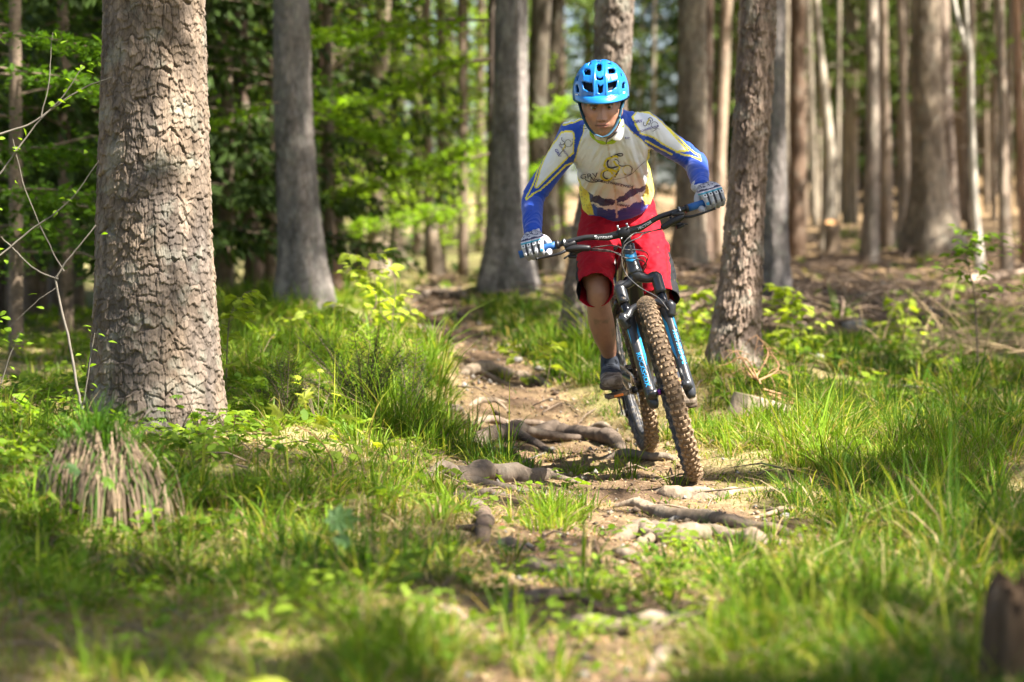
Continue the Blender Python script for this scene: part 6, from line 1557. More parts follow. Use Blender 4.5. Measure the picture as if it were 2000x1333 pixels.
# hands: local frame on each grip
def hand_frame(s_):
    G = B2W(*barp(s_ * (.366 if s_ < 0 else .384))); out = (B2W(*barp(s_ * .40)) - B2W(*barp(s_ * .30))).normalized(); up = (Zv - out * Zv.dot(out)).normalized(); fw = out.cross(up) * (1 if s_ < 0 else -1)
    if fw.y > 0: fw = -fw
    return G, out, up, fw           # out: along the bar away from the stem, fw: towards the camera
def hp(fr_, o, f, u): G, out, up, fw = fr_; return G + out * o + fw * f + up * u
FING = [(-.0375, 1.0, .98), (-.0125, 1.08, 1.0), (.0125, 1.03, .98), (.0365, .90, .88)]
def finger_geo(fr_, grow_=0.0):
    gs = []
    for k, (o, ln, th) in enumerate(FING):
        pts = []; rad = []
        for j, phi in enumerate(np.radians(np.linspace(98, 98 - 195 * ln, 12))):
            R = .0155 + .0105 * th + .0015 + (.013 * max(0, 1 - j / 2.2)); pts.append(hp(fr_, o * (1 - .02 * j), math.cos(phi) * R, math.sin(phi) * R)); rad.append((.0112 if j not in (3, 7) else .0120) * th * (1 - .022 * j) + grow_)
        V, Fc = tube_geo(pts, rad, 14, True, 3); gs.append((V, Fc)); gs.append(ellipsoid(pts[-1], [rad[-1]] * 3, 12, 8))
    return gs
def hand_geo(fr_, wrist, grow_=0.0):
    gs = finger_geo(fr_, grow_)
    kn = hp(fr_, -.001, -.004, .041); pm = hp(fr_, -.001, -.030, .052); out = fr_[1]
    V, Fc = loft([(kn, .048 + grow_, .0135 + grow_), (pm, .046 + grow_, .018 + grow_), ((pm * .4 + wrist * .6), .037 + grow_, .019 + grow_), (wrist, .030 + grow_, .0215 + grow_), (wrist + (wrist - pm) * .5, .031 + grow_, .024 + grow_)], 24, 5, side=out); gs.append((V, Fc))
    # thumb: leaves the inner side of the palm and closes under the bar
    t = [hp(fr_, -.030, -.035, .045), hp(fr_, -.052, -.026, .030), hp(fr_, -.063, -.012, .006), hp(fr_, -.058, .010, -.020), hp(fr_, -.048, .024, -.026)]
    V, Fc = tube_geo(t, [.017 + grow_, .0155 + grow_, .013 + grow_, .0125 + grow_, .010 + grow_], 14, True, 4); gs.append((V, Fc))
    return gs
HF = {-1: hand_frame(-1), 1: hand_frame(1)}
WR = {-1: hp(HF[-1], -.004, -.062, .072), 1: hp(HF[1], -.020, -.064, .066)}
ELB = {-1: P(1039, 386, 10.02), 1: P(1359, 316, 10.03)}
SHO = {-1: P(1122, 268, 9.88), 1: P(1262, 252, 9.88)}
for s_ in (-1, 1):
    a = proj(np.array([list(WR[s_]), list(HF[s_][0])])); print("HAND", s_, np.round(a[0]), np.round(a[1]), np.round(a[2], 2), "fore", (WR[s_] - ELB[s_]).length, "upper", (ELB[s_] - SHO[s_]).length)

def arm_secs(s_, g):
    S0, E, W_ = SHO[s_], ELB[s_], WR[s_]
    m1 = S0.lerp(E, .5); m2 = E.lerp(W_, .5)
    # the elbow is rounded: the sleeve bends over a short arc
    e1 = S0.lerp(E, .86); e2 = E.lerp(W_, .18)
    ins = S0 + (P(1190, 262, 9.88) - S0) * .35
    return [(ins, .07 * g, .07 * g), (S0, .066 * g, .066 * g), (S0.lerp(E, .25), .056 * g, .058 * g), (m1, .050 * g, .052 * g), (e1, .0475 * g, .048 * g), (e1.lerp(e2, .5) .lerp(E, .35), .0475 * g, .048 * g), (e2, .046 * g, .046 * g), (m2, .043 * g, .043 * g), (E.lerp(W_, .85), .036 * g, .036 * g), (E.lerp(W_, 1.0), .0345 * g, .0345 * g)]

# head frame
HO = P(1174.5, 209, 9.575); pitch_h = math.radians(11); roll_h = math.radians(2.2); yaw_h = math.radians(-2)
HM = Matrix.Translation(HO) @ Matrix.Rotation(-roll_h, 4, 'Y') @ Matrix.Rotation(yaw_h, 4, 'Z') @ Matrix.Rotation(pitch_h, 4, 'X')
# (rotation about +X by a positive angle tips the crown, +z, towards -y: towards the camera)
def head_geo():
    n, m = 220, 180; th = np.linspace(0, 2 * np.pi, n, endpoint=False); ph = np.linspace(0, np.pi, m + 1)[1:-1]
    TH, PH = np.meshgrid(th, ph); nx = np.sin(PH) * np.cos(TH); ny = np.sin(PH) * np.sin(TH); nz = -np.cos(PH)
    x = .0735 * nx; y = .095 * ny + .006; z = .118 * nz
    g = lambda cx, cz, sx, sz: np.exp(-(((x - cx) / sx) ** 2 + ((z - cz) / sz) ** 2))
    fr_ = sstep(.02, -.25, ny)
    d = 0
    ridge = np.where(z > -.036, np.clip((.018 - z) / .054, 0, 1) ** .8, np.exp(-((z + .036) / .0065) ** 2))
    d = d + .033 * ridge * np.exp(-(x / (.0085 + .004 * np.clip((.01 - z) / .05, 0, 1))) ** 2)
    d = d + .011 * (g(.0125, -.040, .0065, .006) + g(-.0125, -.040, .0065, .006))
    d = d + .0065 * np.exp(-((z - .027) / .008) ** 2) * np.exp(-(x / .048) ** 4)
    d = d - .0115 * (g(.031, .009, .015, .0105) + g(-.031, .009, .015, .0105))
    d = d + .0045 * (g(.043, -.024, .017, .014) + g(-.043, -.024, .017, .014))
    d = d + .013 * g(0, -.064, .030, .020) + .0045 * (np.exp(-((z + .0585) / .0034) ** 2) + np.exp(-((z + .0690) / .0042) ** 2)) * np.exp(-(x / .021) ** 4) - .004 * np.exp(-((z + .0635) / .0022) ** 2) * np.exp(-(x / .024) ** 4)
    d = d - .003 * (g(.030, -.055, .006, .014) + g(-.030, -.055, .006, .014))
    d = d + .019 * g(0, -.100, .022, .016) - .003 * g(0, -.081, .018, .005)
    d = d - .004 * (g(.052, -.055, .012, .02) + g(-.052, -.055, .012, .02))
    y = y - d * fr_
    jaw = 1 + .07 * np.exp(-((z + .070) / .025) ** 2); x = x * jaw
    V = np.stack([x, y, z], -1).reshape(-1, 3); V = np.vstack([V, [[0, .006, -.118]], [[0, .006, .118]]]); L = len(ph)
    Fc = [(i * n + j, i * n + (j + 1) % n, (i + 1) * n + (j + 1) % n, (i + 1) * n + j) for i in range(L - 1) for j in range(n)]
    Fc += [(L * n, (j + 1) % n, j) for j in range(n)] + [(L * n + 1, (L - 1) * n + j, (L - 1) * n + (j + 1) % n) for j in range(n)]
    return [HM @ Vector(v) for v in V], Fc
geos = [head_geo()]
for s_ in (-1, 1): geos.append(ellipsoid(HM @ Vector((s_ * .077, .012, -.012)), (.009, .017, .031), 14, 10, HM.to_3x3()))
NB = P(1188, 242, 9.83)
geos.append(loft([(NB, .062, .060), (NB.lerp(HM @ Vector((0, .02, -.07)), .5), .056, .056), (HM @ Vector((0, .022, -.062)), .055, .055), (HM @ Vector((0, .03, -.02)), .055, .055)], 28, 5, side=(1, 0, 0)))
TOR = [(P(1205, 388, 10.33), .156, .115), (P(1200, 352, 10.21), .150, .112), (P(1196, 318, 10.08), .152, .118), (P(1194, 290, 9.96), .163, .118), (P(1192, 266, 9.87), .168, .104), (P(1189, 249, 9.81), .128, .084), (P(1187, 238, 9.765), .078, .066)]
geos.append(loft([(c, a * .93, b * .92) for c, a, b in TOR], 32, 5, side=side_sh))
geos.append(loft([(P(1208, 400, 10.40), .140, .10), (P(1208, 435, 10.42), .150, .11), (P(1207, 465, 10.40), .14, .10)], 28, 4, side=side_sh))
for s_ in (-1, 1):
    geos.append(loft([(c, a * .84, b * .84) for c, a, b in arm_secs(s_, 1.0)], 22, 5)); geos += hand_geo(HF[s_], WR[s_], -.0028)
LEG_L = [(P(1170, 440, 10.38), .078, .082), (P(1165, 500, 10.18), .070, .078), (P(1165, 545, 10.03), .060, .064), (P(1168, 566, 9.985), .050, .054), (P(1169, 592, 10.005), .0485, .050), (P(1173, 622, 10.05), .0535, .056), (P(1180, 652, 10.10), .049, .052), (P(1187, 678, 10.16), .037, .041), (P(1192, 698, 10.20), .031, .037), (P(1194, 716, 10.22), .034, .045)]
LEG_R = [(P(1248, 440, 10.40), .080, .084), (P(1266, 500, 10.28), .072, .078), (P(1280, 550, 10.19), .062, .064), (P(1284, 585, 10.16), .050, .054), (P(1290, 620, 10.24), .051, .055), (P(1299, 655, 10.34), .048, .053), (P(1310, 690, 10.44), .036, .041), (P(1318, 715, 10.50), .031, .037), (P(1322, 730, 10.52), .034, .045)]
geos.append(loft(LEG_L, 24, 5, side=(1, 0, .15))); geos.append(loft(LEG_R, 24, 5, side=(1, 0, .2)))
# feet
PLw = BM @ PEDL; PRw = BM @ PEDR
FOOT_L = [(P(1192, 722, 10.27), .034, .034), (P(1193, 727, 10.17), .036, .030), (P(1194, 738, 10.06), .042, .024), (P(1195, 745, 9.97), .036, .016)]
FOOT_R = [(P(1322, 728, 10.56), .034, .034), (P(1326, 738, 10.46), .036, .030), (P(1336, 766, 10.36), .042, .024), (P(1342, 782, 10.29), .036, .016)]
geos.append(loft(FOOT_L, 20, 4, side=(1, 0, .1))); geos.append(loft(FOOT_R, 20, 4, side=(1, 0, .2)))
body = fuse(geos, .0030, 3, .5)
V = verts_of(body); L_ = (np.array(HM.inverted().to_3x3()) @ (V - np.array(HO)).T).T
skin = np.array([.40, .205, .13]); C = np.tile(skin, (len(V), 1))
hd = (np.abs(L_[:, 0]) < .095) & (np.abs(L_[:, 2]) < .14) & (L_[:, 1] < .12) & (L_[:, 1] > -.16)
x, y, z = L_[:, 0], L_[:, 1], L_[:, 2]; ax_ = np.abs(x); front = hd & (y < -.03)
def blend(mask, w_, col):
    k = (np.clip(w_, 0, 1) * mask)[:, None]; C[:] = C * (1 - k) + np.array(col) * k
blend(front, .5 * np.exp(-((z + .085) / .032) ** 2) * sstep(.070, .05, ax_) + .12 * np.exp(-((z + .051) / .006) ** 2) * np.exp(-(x / .022) ** 2), (.27, .165, .12))     # stubble
blend(front, .55 * np.exp(-((ax_ - .042) / .02) ** 2 - ((z + .03) / .018) ** 2), (.55, .24, .15))
blend(front, .9 * np.exp(-((z + .0585) / .0034) ** 2) * sstep(.025, .020, ax_), (.40, .15, .115)); blend(front, .9 * np.exp(-((z + .069) / .0045) ** 2) * sstep(.022, .017, ax_), (.42, .17, .13))
blend(front, 1.2 * np.exp(-((z + .0635) / .0022) ** 2) * sstep(.031, .026, ax_), (.07, .028, .024)); blend(front, .5 * np.exp(-((ax_ - .020 - .16 * (-.040 - z)) / .0028) ** 2) * sstep(-.078, -.066, z) * sstep(-.036, -.044, z), (.18, .085, .055)); blend(front, .5 * np.exp(-((ax_ - .031) / .017) ** 2 - ((z - .010) / .010) ** 2), (.20, .10, .07))  # mouth line, cheek folds and eye sockets darkened: shade put into the skin colour
blend(front, 1.5 * np.exp(-((z - .0215 - .10 * (.030 - ax_) * (ax_ > .03)) / .0046) ** 2) * sstep(.009, .015, ax_) * sstep(.050, .043, ax_), (.075, .045, .028))   # brows
blend(front, 1.1 * np.exp(-((ax_ - .031) / .0155) ** 4) * np.exp(-((z - .0155) / .0022) ** 2), (.06, .035, .028))   # lash line
blend(front, .55 * np.exp(-((ax_ - .031) / .015) ** 2 - ((z + .002) / .005) ** 2), (.30, .15, .11))
blend(front, .9 * np.exp(-((ax_ - .008) / .0032) ** 2 - ((z + .047) / .0028) ** 2), (.10, .045, .035))
blend(hd & (y > -.055), .9 * sstep(.0, .02, z), (.10, .07, .045))                                                  # short hair at the temples
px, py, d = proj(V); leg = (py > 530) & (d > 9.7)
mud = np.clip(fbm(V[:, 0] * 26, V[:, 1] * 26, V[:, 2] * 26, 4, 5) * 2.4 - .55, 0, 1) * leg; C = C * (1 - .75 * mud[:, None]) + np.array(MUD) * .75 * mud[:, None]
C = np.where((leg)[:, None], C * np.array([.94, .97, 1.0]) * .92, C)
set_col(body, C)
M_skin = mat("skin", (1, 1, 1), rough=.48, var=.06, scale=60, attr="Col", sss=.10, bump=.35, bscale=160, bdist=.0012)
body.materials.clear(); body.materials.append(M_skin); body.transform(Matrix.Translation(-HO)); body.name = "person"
person = bpy.data.objects.new("person", body); link(person); person.location = HO
tag(person, "rider in blue helmet, white and blue jersey and red shorts standing on the pedals", "person")
PO = HO
def adopt(me_or_o, name, mats_, parent=person, kindstuff=False):
    """mesh in world coordinates -> child of the rider"""
    me = me_or_o
    me.transform(Matrix.Translation(-PO)); me.materials.clear()
    for m_ in mats_: me.materials.append(m_)
    me.name = name; o = bpy.data.objects.new(name, me); link(o, parent)
    if parent is not person: pass
    return o
def wpart(name, V, Fc, m, parent=person, smooth=True, colors=None, mats=None, midx=None):
    V = np.array([list(v) for v in V]) - np.array(PO); return mk(name, V, Fc, m, parent, smooth, colors, mats, midx)
# eyes
M_eye = mat("eye_white", (1, 1, 1), rough=.06, var=.02, attr="Col")
for s_ in (-1, 1):
    V, Fc = ellipsoid((0, 0, 0), (.0120,) * 3, 26, 20); V = np.array([list(v) for v in V]); r_xz = np.hypot(V[:, 0] + .0008 * s_, V[:, 2] + .0008)
    cc = np.where((r_xz < .0058)[:, None] & (V[:, 1] < 0)[:, None], np.array([[.035, .022, .015]]), np.array([[.34, .29, .26]])); cc = np.where((r_xz < .0025)[:, None] & (V[:, 1] < 0)[:, None], .01, cc)
    V = [HM @ (Vector(v) + Vector((s_ * .031, -.0735, .0085))) for v in V]; wpart("eye", V, Fc, M_eye, colors=cc)
    # lids
    for up_, z0 in ((1, .0038), (-1, -.0046)):
        V = []; nn = 12
        for i in range(nn + 1):
            a = -1.15 + 2.3 * i / nn
            for j in range(4):
                e = (z0 / .0120) + up_ * j * .30; rr = .0127; V.append(HM @ Vector((s_ * .031 + rr * math.sin(a) * math.cos(e), -.0735 - rr * math.cos(a) * math.cos(e), .0085 + rr * math.sin(e) - (.0022 * a * a * up_ * .8))))
        wpart("eyelid", V, [(i * 4 + j, (i + 1) * 4 + j, (i + 1) * 4 + j + 1, i * 4 + j + 1) for i in range(nn) for j in range(3)], M_skin, colors=np.tile(skin * .8, (len(V), 1)))

# ------------------------------------------------------------------ jersey
jg = [loft(TOR, 36, 6, side=side_sh)]
for s_ in (-1, 1): jg.append(loft(arm_secs(s_, 1.0), 26, 6))
jm = fuse(jg, .0042, 8, .6)
V = verts_of(jm); N = normals_of(jm); px, py, dd = proj(V)
def armcoord(V, s_):
    S0, E, W_ = [np.array(list(q)) for q in (SHO[s_], ELB[s_], WR[s_])]
    t1 = np.clip(((V - S0) @ (E - S0)) / ((E - S0) @ (E - S0)), -.5, 1); t2 = np.clip(((V - E) @ (W_ - E)) / ((W_ - E) @ (W_ - E)), 0, 1.1)
    d1 = np.linalg.norm(V - (S0 + t1[:, None] * (E - S0)), axis=1); d2 = np.linalg.norm(V - (E + t2[:, None] * (W_ - E)), axis=1)
    L1 = np.linalg.norm(E - S0); L2 = np.linalg.norm(W_ - E); return np.where(d1 < d2, t1 * L1, L1 + t2 * L2), np.minimum(d1, d2), L1
disp = np.zeros(len(V)); isarm = np.zeros(len(V))
for s_ in (-1, 1):
    t, dist, L1 = armcoord(V, s_); k = sstep(.085, .062, dist) * sstep(-.02, .05, t); isarm = np.maximum(isarm, k)
    fold = np.abs(fbm(t * 34 + 6 * fbm(V[:, 0] * 9, V[:, 1] * 9, V[:, 2] * 9, 2, 3), V[:, 0] * 7, V[:, 2] * 7, 3, 11 + s_)) * 1.8 - .35
    amp = .0025 + .0035 * np.exp(-((t - L1) / .07) ** 2) + .0035 * sstep(L1 + .05, L1 + .20, t); disp += k * fold * amp
# torso: drawn folds running from the shoulders towards the belly
u = (px - 1150) * .80 + (py - 300) * .60; v = -(px - 1150) * .60 + (py - 300) * .80
u1 = (px - 1150) * .88 + (py - 300) * .47
fold = np.clip(fbm(u1 * .085, (py - px * .5) * .014, dd * 2, 3, 51) * 1.9 + .1, -.5, 1); foldr = np.clip(fbm((px * .93 - py * .35) * .07, (py + px * .4) * .014, dd * 2, 3, 57) * 1.7, -.5, 1)
lw = sstep(1215, 1170, px); disp += (1 - isarm) * (fold * lw + foldr * (1 - lw)) * .0090 * sstep(420, 380, py) + (1 - isarm) * .0022 * fbm(px * .05, py * .13, 0, 3, 77)
V = V + N * disp[:, None]
# the hem is flattened towards the waist
jm.vertices.foreach_set("co", V.ravel()); jm.update()
WHT = np.array([.72, .75, .80]); BLU = np.array([.010, .065, .44]); NAVY = np.array([.018, .022, .12]); YEL = np.array([.78, .70, .035]); C = np.tile(WHT, (len(V), 1))
def paint(mask, col): C[mask] = np.array(col)
seamL = [(1141, 244), (1136, 268), (1129, 292), (1122, 312), (1114, 330)]; seamR = [(1214, 240), (1222, 243), (1236, 258), (1252, 272), (1266, 286), (1274, 288)]
left_sleeve = inpoly(px, py, [(1000, 200), (1143, 200), (1148, 236), (1141, 244), (1136, 268), (1129, 292), (1122, 312), (1114, 332), (1112, 345), (1085, 500), (990, 500)])
right_sleeve = inpoly(px, py, [(1211, 195), (1210, 236), (1222, 243), (1236, 258), (1252, 272), (1266, 286), (1273, 290), (1276, 292), (1330, 420), (1450, 420), (1450, 190)])
slv = left_sleeve | right_sleeve; paint(slv, BLU)
WL = [(1091, 268), (1098, 260), (1106, 257), (1116, 257), (1121, 263), (1120, 299), (1108, 309), (1097, 320), (1080, 337), (1063, 353), (1049, 367), (1045, 366), (1051, 345), (1058, 323), (1068, 300), (1080, 281)]
WR_ = [(1234.5, 229), (1245, 219), (1256, 219.5), (1268, 223), (1285, 233), (1303, 250), (1325, 275), (1344, 295), (1321, 296), (1296.6, 283), (1276, 269), (1250, 261), (1241, 247)]
for poly, reg in ((WL, left_sleeve), (WR_, right_sleeve)):
    m_ = inpoly(px, py, poly) & reg; paint(m_, WHT); paint(reg & (pldist(px, py, poly, True) < 1.5), YEL)
for pl, reg, wd_ in (([(1122, 318), (1112, 321), (1105, 324), (1097, 332), (1077, 352), (1057, 370), (1040, 380), (1028, 391)], left_sleeve, 1.6), ([(1080, 272), (1066, 292), (1058, 312), (1050, 334), (1043, 355), (1036, 371), (1027, 388)], left_sleeve, 1.5),
                     ([(1262, 276), (1275, 283), (1290, 291), (1312, 302)], right_sleeve, 1.6), ([(1321, 297), (1335, 303), (1350, 305), (1369, 313)], right_sleeve, 1.5), ([(1302, 243), (1312, 257), (1331, 274), (1352, 296), (1366, 304), (1369, 314)], right_sleeve, 1.6)):
    paint(reg & (pldist(px, py, pl) < wd_), YEL)
paint(left_sleeve & inpoly(px, py, [(1143, 215), (1118, 228), (1100, 244), (1106, 246), (1122, 238), (1143, 231)]), WHT); paint(left_sleeve & (pldist(px, py, [(1103, 247), (1120, 239), (1143, 232)]) < 1.5), YEL)
paint(right_sleeve & inpoly(px, py, [(1211, 198), (1238, 205), (1226, 211), (1213, 213)]), WHT); paint(right_sleeve & (pldist(px, py, [(1215, 208), (1238, 207)]) < 1.4), YEL)
tor = ~slv
paint(tor & (pldist(px, py, seamL) < 2.0), YEL); paint(tor & (pldist(px, py, seamR) < 1.8), YEL)
pl_l = [(1108, 322), (1119, 329), (1130, 345), (1138, 362), (1145, 372), (1155, 396), (1160, 420), (1120, 420), (1120, 340)]; pl_r = [(1266, 292), (1263, 320), (1262, 340), (1258, 356), (1260, 372), (1254, 384), (1258, 400), (1300, 400), (1300, 296)]
# mountain print at the hem
rag = 3.0 * fbm(px * .16, py * .16, 0, 4, 91) + 1.2 * fbm(px * .6, py * .6, 0, 2, 92)
ux = [1130, 1141, 1153, 1165, 1174, 1186, 1202, 1207, 1221, 1237, 1250, 1262, 1275]; u1_ = np.interp(px, ux, [371, 375, 378, 380, 385, 387, 390, 387, 377, 371, 366, 357, 350]) + rag
u2_ = np.interp(px, ux, [380, 386, 393, 397, 399, 400, 400, 398, 391, 384, 377, 367, 360]) + rag * 1.4; u3_ = np.interp(px, ux, [392, 397, 400, 403, 406, 410, 411, 411, 406, 399, 392, 384, 376]) + rag * 2.2
paint(tor & (py > u1_) & (py < u2_), NAVY * 1.1); paint(tor & (py > u3_), np.array([.015, .03, .26])); paint(tor & (py > u3_) & (px < 1166), np.array([.02, .09, .48])); paint(tor & (py > u3_) & (px > 1252), np.array([.015, .04, .50]))
paint(tor & inpoly(px, py, pl_l), YEL); paint(tor & inpoly(px, py, pl_r), YEL)
sp = fbm(px * .5, py * .5, 0, 2, 95) > .42; paint(tor & (inpoly(px, py, pl_l) | inpoly(px, py, pl_r)) & sp, (.35, .30, .03))
zip_ = pldist(px, py, [(1185, 272), (1190, 300), (1197, 340), (1202, 380), (1205, 425)]) < 1.7; paint(tor & zip_ & (N[:, 1] < 0), (.62, .58, .52))
back = (N[:, 1] > .3) & tor; C[back] = np.where((noise3(px[back] * .02, py[back] * .03, 0, 4) > .1)[:, None], BLU, WHT)
# splashes of mud on the belly
C *= (1 - .5 * np.clip(fbm(V[:, 0] * 90, V[:, 1] * 90, V[:, 2] * 90, 2, 6) * 4 - 2.2, 0, 1) * sstep(330, 400, py))[:, None]
set_col(jm, C)
M_jersey = mat("jersey_fabric", (1, 1, 1), rough=.75, var=.05, attr="Col", sheen=.25, bump=.35, bscale=900, bdist=.0008, spec=.3)
jersey = adopt(jm, "jersey", [M_jersey])
jb = BVHTree.FromPolygons([tuple(v) for v in verts_of(jm) + np.array(PO)], [tuple(p.vertices) for p in jm.polygons])
camp = Vector((0, 0, CAM_H))
def onto(bvh, px, py, off=.0035):
    dr = (P(px, py, 10) - camp).normalized(); h = bvh.ray_cast(camp, dr)
    return None if h[0] is None else h[0] + h[1] * off
def decal_mesh(name, pts2, faces, m, parent, bvh, off=.0035):
    W = [onto(bvh, x, y, off) for x, y in pts2]; ok = [f for f in faces if all(W[i] is not None for i in f)]
    if not ok: return None
    W = [w_ if w_ is not None else Vector(HO) for w_ in W]; used = sorted({i for f in ok for i in f}); ix = {a: b_ for b_, a in enumerate(used)}
    return wpart(name, [W[i] for i in used], [tuple(ix[i] for i in f) for f in ok], m, parent, False)
def ptext(txt, cx, cy, h, ang, m, parent, bvh, xs=1.0, bold=0.0, name="lettering", curve=0.0, mirror=False):
    TV, TF = text_geo(txt, h, bold, 1.0, xs); ca, sa = math.cos(ang), math.sin(ang)
    pts = [(cx + x * ca + (y - curve * x * x) * sa, cy - ( -x * sa + (y - curve * x * x) * ca)) for x, y in TV]
    return decal_mesh(name, pts, TF, m, parent, bvh)
def stroke(name, pts, wd_, m, parent, bvh, k=5):
    A = catmull([(x, y, 0) for x, y in pts], k)[:, :2]; T = np.gradient(A, axis=0); T /= np.linalg.norm(T, axis=1)[:, None] + 1e-9; Nn_ = np.stack([-T[:, 1], T[:, 0]], 1) * wd_ / 2
    return decal_mesh(name, [tuple(v) for v in np.vstack([A - Nn_, A + Nn_])], [(i, i + 1, len(A) + i + 1, len(A) + i) for i in range(len(A) - 1)], m, parent, bvh)
M_navyp = mat("navy_print", (.02, .022, .09), rough=.7); M_yelp = mat("yellow_print", (.72, .62, .04), rough=.7); M_greyp = mat("grey_print", (.10, .10, .13), rough=.7); M_violp = mat("violet_print", (.10, .09, .34), rough=.7)
z1 = lambda x, y: (1110 + x / 7.84, 260 + y / 7.84)
emb = wpart("cyclist_emblem", [P(1200, 340, 10.1)] * 3, [(0, 1, 2)], M_navyp, jersey); bpy.data.objects.remove(emb)
S_ = lambda pts, w_, m_: stroke("cyclist_emblem", [z1(*p) for p in pts], w_, m_, jersey, jb)
circ = lambda cx, cy, r, a0=0, a1=360, ry=None: [(cx + r * math.cos(math.radians(a)), cy + (ry or r) * math.sin(math.radians(a))) for a in np.linspace(a0, a1, 16)]
S_(circ(590, 640, 88, 20, 350, 78), 3.4, M_yelp); S_([(760, 365), (700, 350), (640, 375), (580, 410), (555, 480), (590, 540), (680, 560), (740, 600), (700, 660)], 4.2, M_yelp); S_([(690, 420), (730, 480), (780, 520), (745, 570)], 3.6, M_yelp)
S_(circ(900, 560, 70, 100, 300, 68), 1.2, M_yelp)
S_(circ(600, 630, 62, 80, 300, 64), 2.0, M_navyp); S_([(620, 405), (598, 450), (608, 505), (660, 530), (720, 515), (770, 505), (765, 560), (740, 610), (708, 672)], 2.6, M_navyp)
S_([(650, 362), (700, 335), (740, 322), (780, 308), (822, 312), (826, 335), (800, 346), (765, 335), (745, 325)], 1.7, M_navyp); S_([(705, 395), (745, 410), (775, 440), (765, 470), (800, 495), (840, 500), (890, 487), (940, 495), (975, 530), (970, 580)], 1.4, M_navyp)
S_(circ(900, 565, 72, -20, 130, 72), 1.0, M_greyp); S_([(265, 705), (330, 738), (420, 742), (520, 728)], 1.6, M_navyp); S_([(660, 712), (800, 685), (900, 655), (990, 600), (1080, 505), (1175, 425)], .8, M_greyp)
ptext("GRV", 1151, 343.5, 13, -.14, M_navyp, jersey, jb, 1.35, 0)
ptext("Nordschwarzwald", 1195, 356, 10.0, .20, M_navyp, jersey, jb, 1.15, .1, curve=.0006)
ptext("bike  never", 1205, 398, 9, .22, M_navyp, jersey, jb, 1.2, .1, curve=-.004)
ptext("KIT.", 1225, 270, 5.5, .12, M_violp, jersey, jb, 1.1, .1)
# sleeve badges
ptext("GRV", 1090, 299, 8.0, 1.05, M_violp, jersey, jb, 1.1, .15); ptext("NORDSCHWARZWALD", 1108, 303, 5.0, .93, M_violp, jersey, jb, .95, .12)
z2 = lambda x, y: (1010 + x / 7.015, 210 + y / 7.015)
for pts, w_, m_ in ([(600, 480), (605, 510), (640, 505), (655, 480), (620, 450), (620, 410)], 1.1, M_navyp), ([(650, 490), (660, 530), (630, 575), (640, 600)], 2.0, M_yelp), ([(640, 490), (665, 520), (660, 560)], 1.0, M_navyp), ([(565, 665), (630, 590), (650, 575)], 1.2, M_navyp), (circ(700, 490, 42, 0, 350, 48), .8, M_greyp), ([(730, 540), (760, 500), (765, 430)], .8, M_greyp):
    stroke("cyclist_emblem", [z2(*p) for p in pts], w_, m_, jersey, jb)
z3 = lambda x, y: (1200 + x / 5.796, 200 + y / 5.796)
ptext("GRV", z3(262, 222)[0], z3(262, 222)[1], 8.0, -.12, M_violp, jersey, jb, 1.1, .15); ptext("NORDSCHWARZWALD", z3(352, 312)[0], z3(352, 312)[1], 5.2, -.30, M_violp, jersey, jb, .95, .12)
for pts, w_, m_ in ([(330, 225), (325, 262), (350, 270), (372, 245), (395, 250), (410, 215), (380, 205)], 1.2, M_navyp), ([(360, 262), (372, 230), (392, 200), (400, 190)], 2.2, M_yelp), ([(378, 200), (392, 182), (410, 180), (430, 205), (425, 218)], 1.2, M_navyp), (circ(452, 262, 36, 0, 350, 38), .8, M_greyp), ([(430, 330), (480, 300), (505, 306)], .7, M_greyp):
    stroke("cyclist_emblem", [z3(*p) for p in pts], w_, m_, jersey, jb)
# collar: lime inside, a white flap on the picture's right
cc = P(1184, 250, 9.715); cn = (HM @ Vector((0, .02, -.05)) - NB).normalized(); cs = (Vector((1, 0, .05)) - cn * Vector((1, 0, .05)).dot(cn)).normalized(); cu_ = cn.cross(cs)
def ring(r0, r1, h0, h1, a0, a1, n=48, wave=.002):
    V = []; 
    for i in range(n + 1):
        a = a0 + (a1 - a0) * i / n
        for j, (rr, h) in enumerate([(r0, h0), ((r0 + r1) / 2 + .003, (h0 + h1) / 2), (r1, h1), (r1 - .004, h1 - .001), (r0 - .005, h0)]):
            w_ = wave * math.sin(9 * a + j); V.append(cc + cs * math.cos(a) * (rr + w_) + cu_ * math.sin(a) * (rr * .95 + w_) + cn * h)
    return V, [(i * 5 + j, (i + 1) * 5 + j, (i + 1) * 5 + j + 1, i * 5 + j + 1) for i in range(n) for j in range(4)]
V, Fc = ring(.071, .064, -.012, .020, 0, 2 * math.pi); wpart("collar", V, Fc, mat("lime_collar", (.36, .55, .02), rough=.8, bump=.3, bscale=200), jersey)
Vf = [P(1192, 268, 9.66), P(1200, 262, 9.64), P(1208, 250, 9.64), P(1213, 236, 9.66), P(1218, 228, 9.70), P(1221, 250, 9.71), P(1219, 262, 9.70), P(1214, 275, 9.69), P(1206, 277, 9.68), P(1197, 274, 9.67)]
mb = MB(); cflap = sum((Vector(v) for v in Vf), Vector()) / 10 + Vector((0, -.010, 0)); mb.add(Vf + [cflap] + [v + Vector((0, .004, 0)) for v in Vf], [(10, i, (i + 1) % 10) for i in range(10)] + [(i, 11 + i, 11 + (i + 1) % 10, (i + 1) % 10) for i in range(10)])
o = wpart("collar_flap", mb.V, mb.F, mat("white_cloth", (.78, .78, .80), rough=.8, var=.04), jersey); sm = o.modifiers.new("s", 'SUBSURF'); sm.levels = sm.render_levels = 2
wpart("zip_pull", MB().tube([P(1187, 270, 9.655), P(1184, 278, 9.66), P(1184, 282, 9.66)], .0022, 6).V, MB().tube([P(1187, 270, 9.655), P(1184, 278, 9.66), P(1184, 282, 9.66)], .0022, 6).F, M_rubber, jersey)
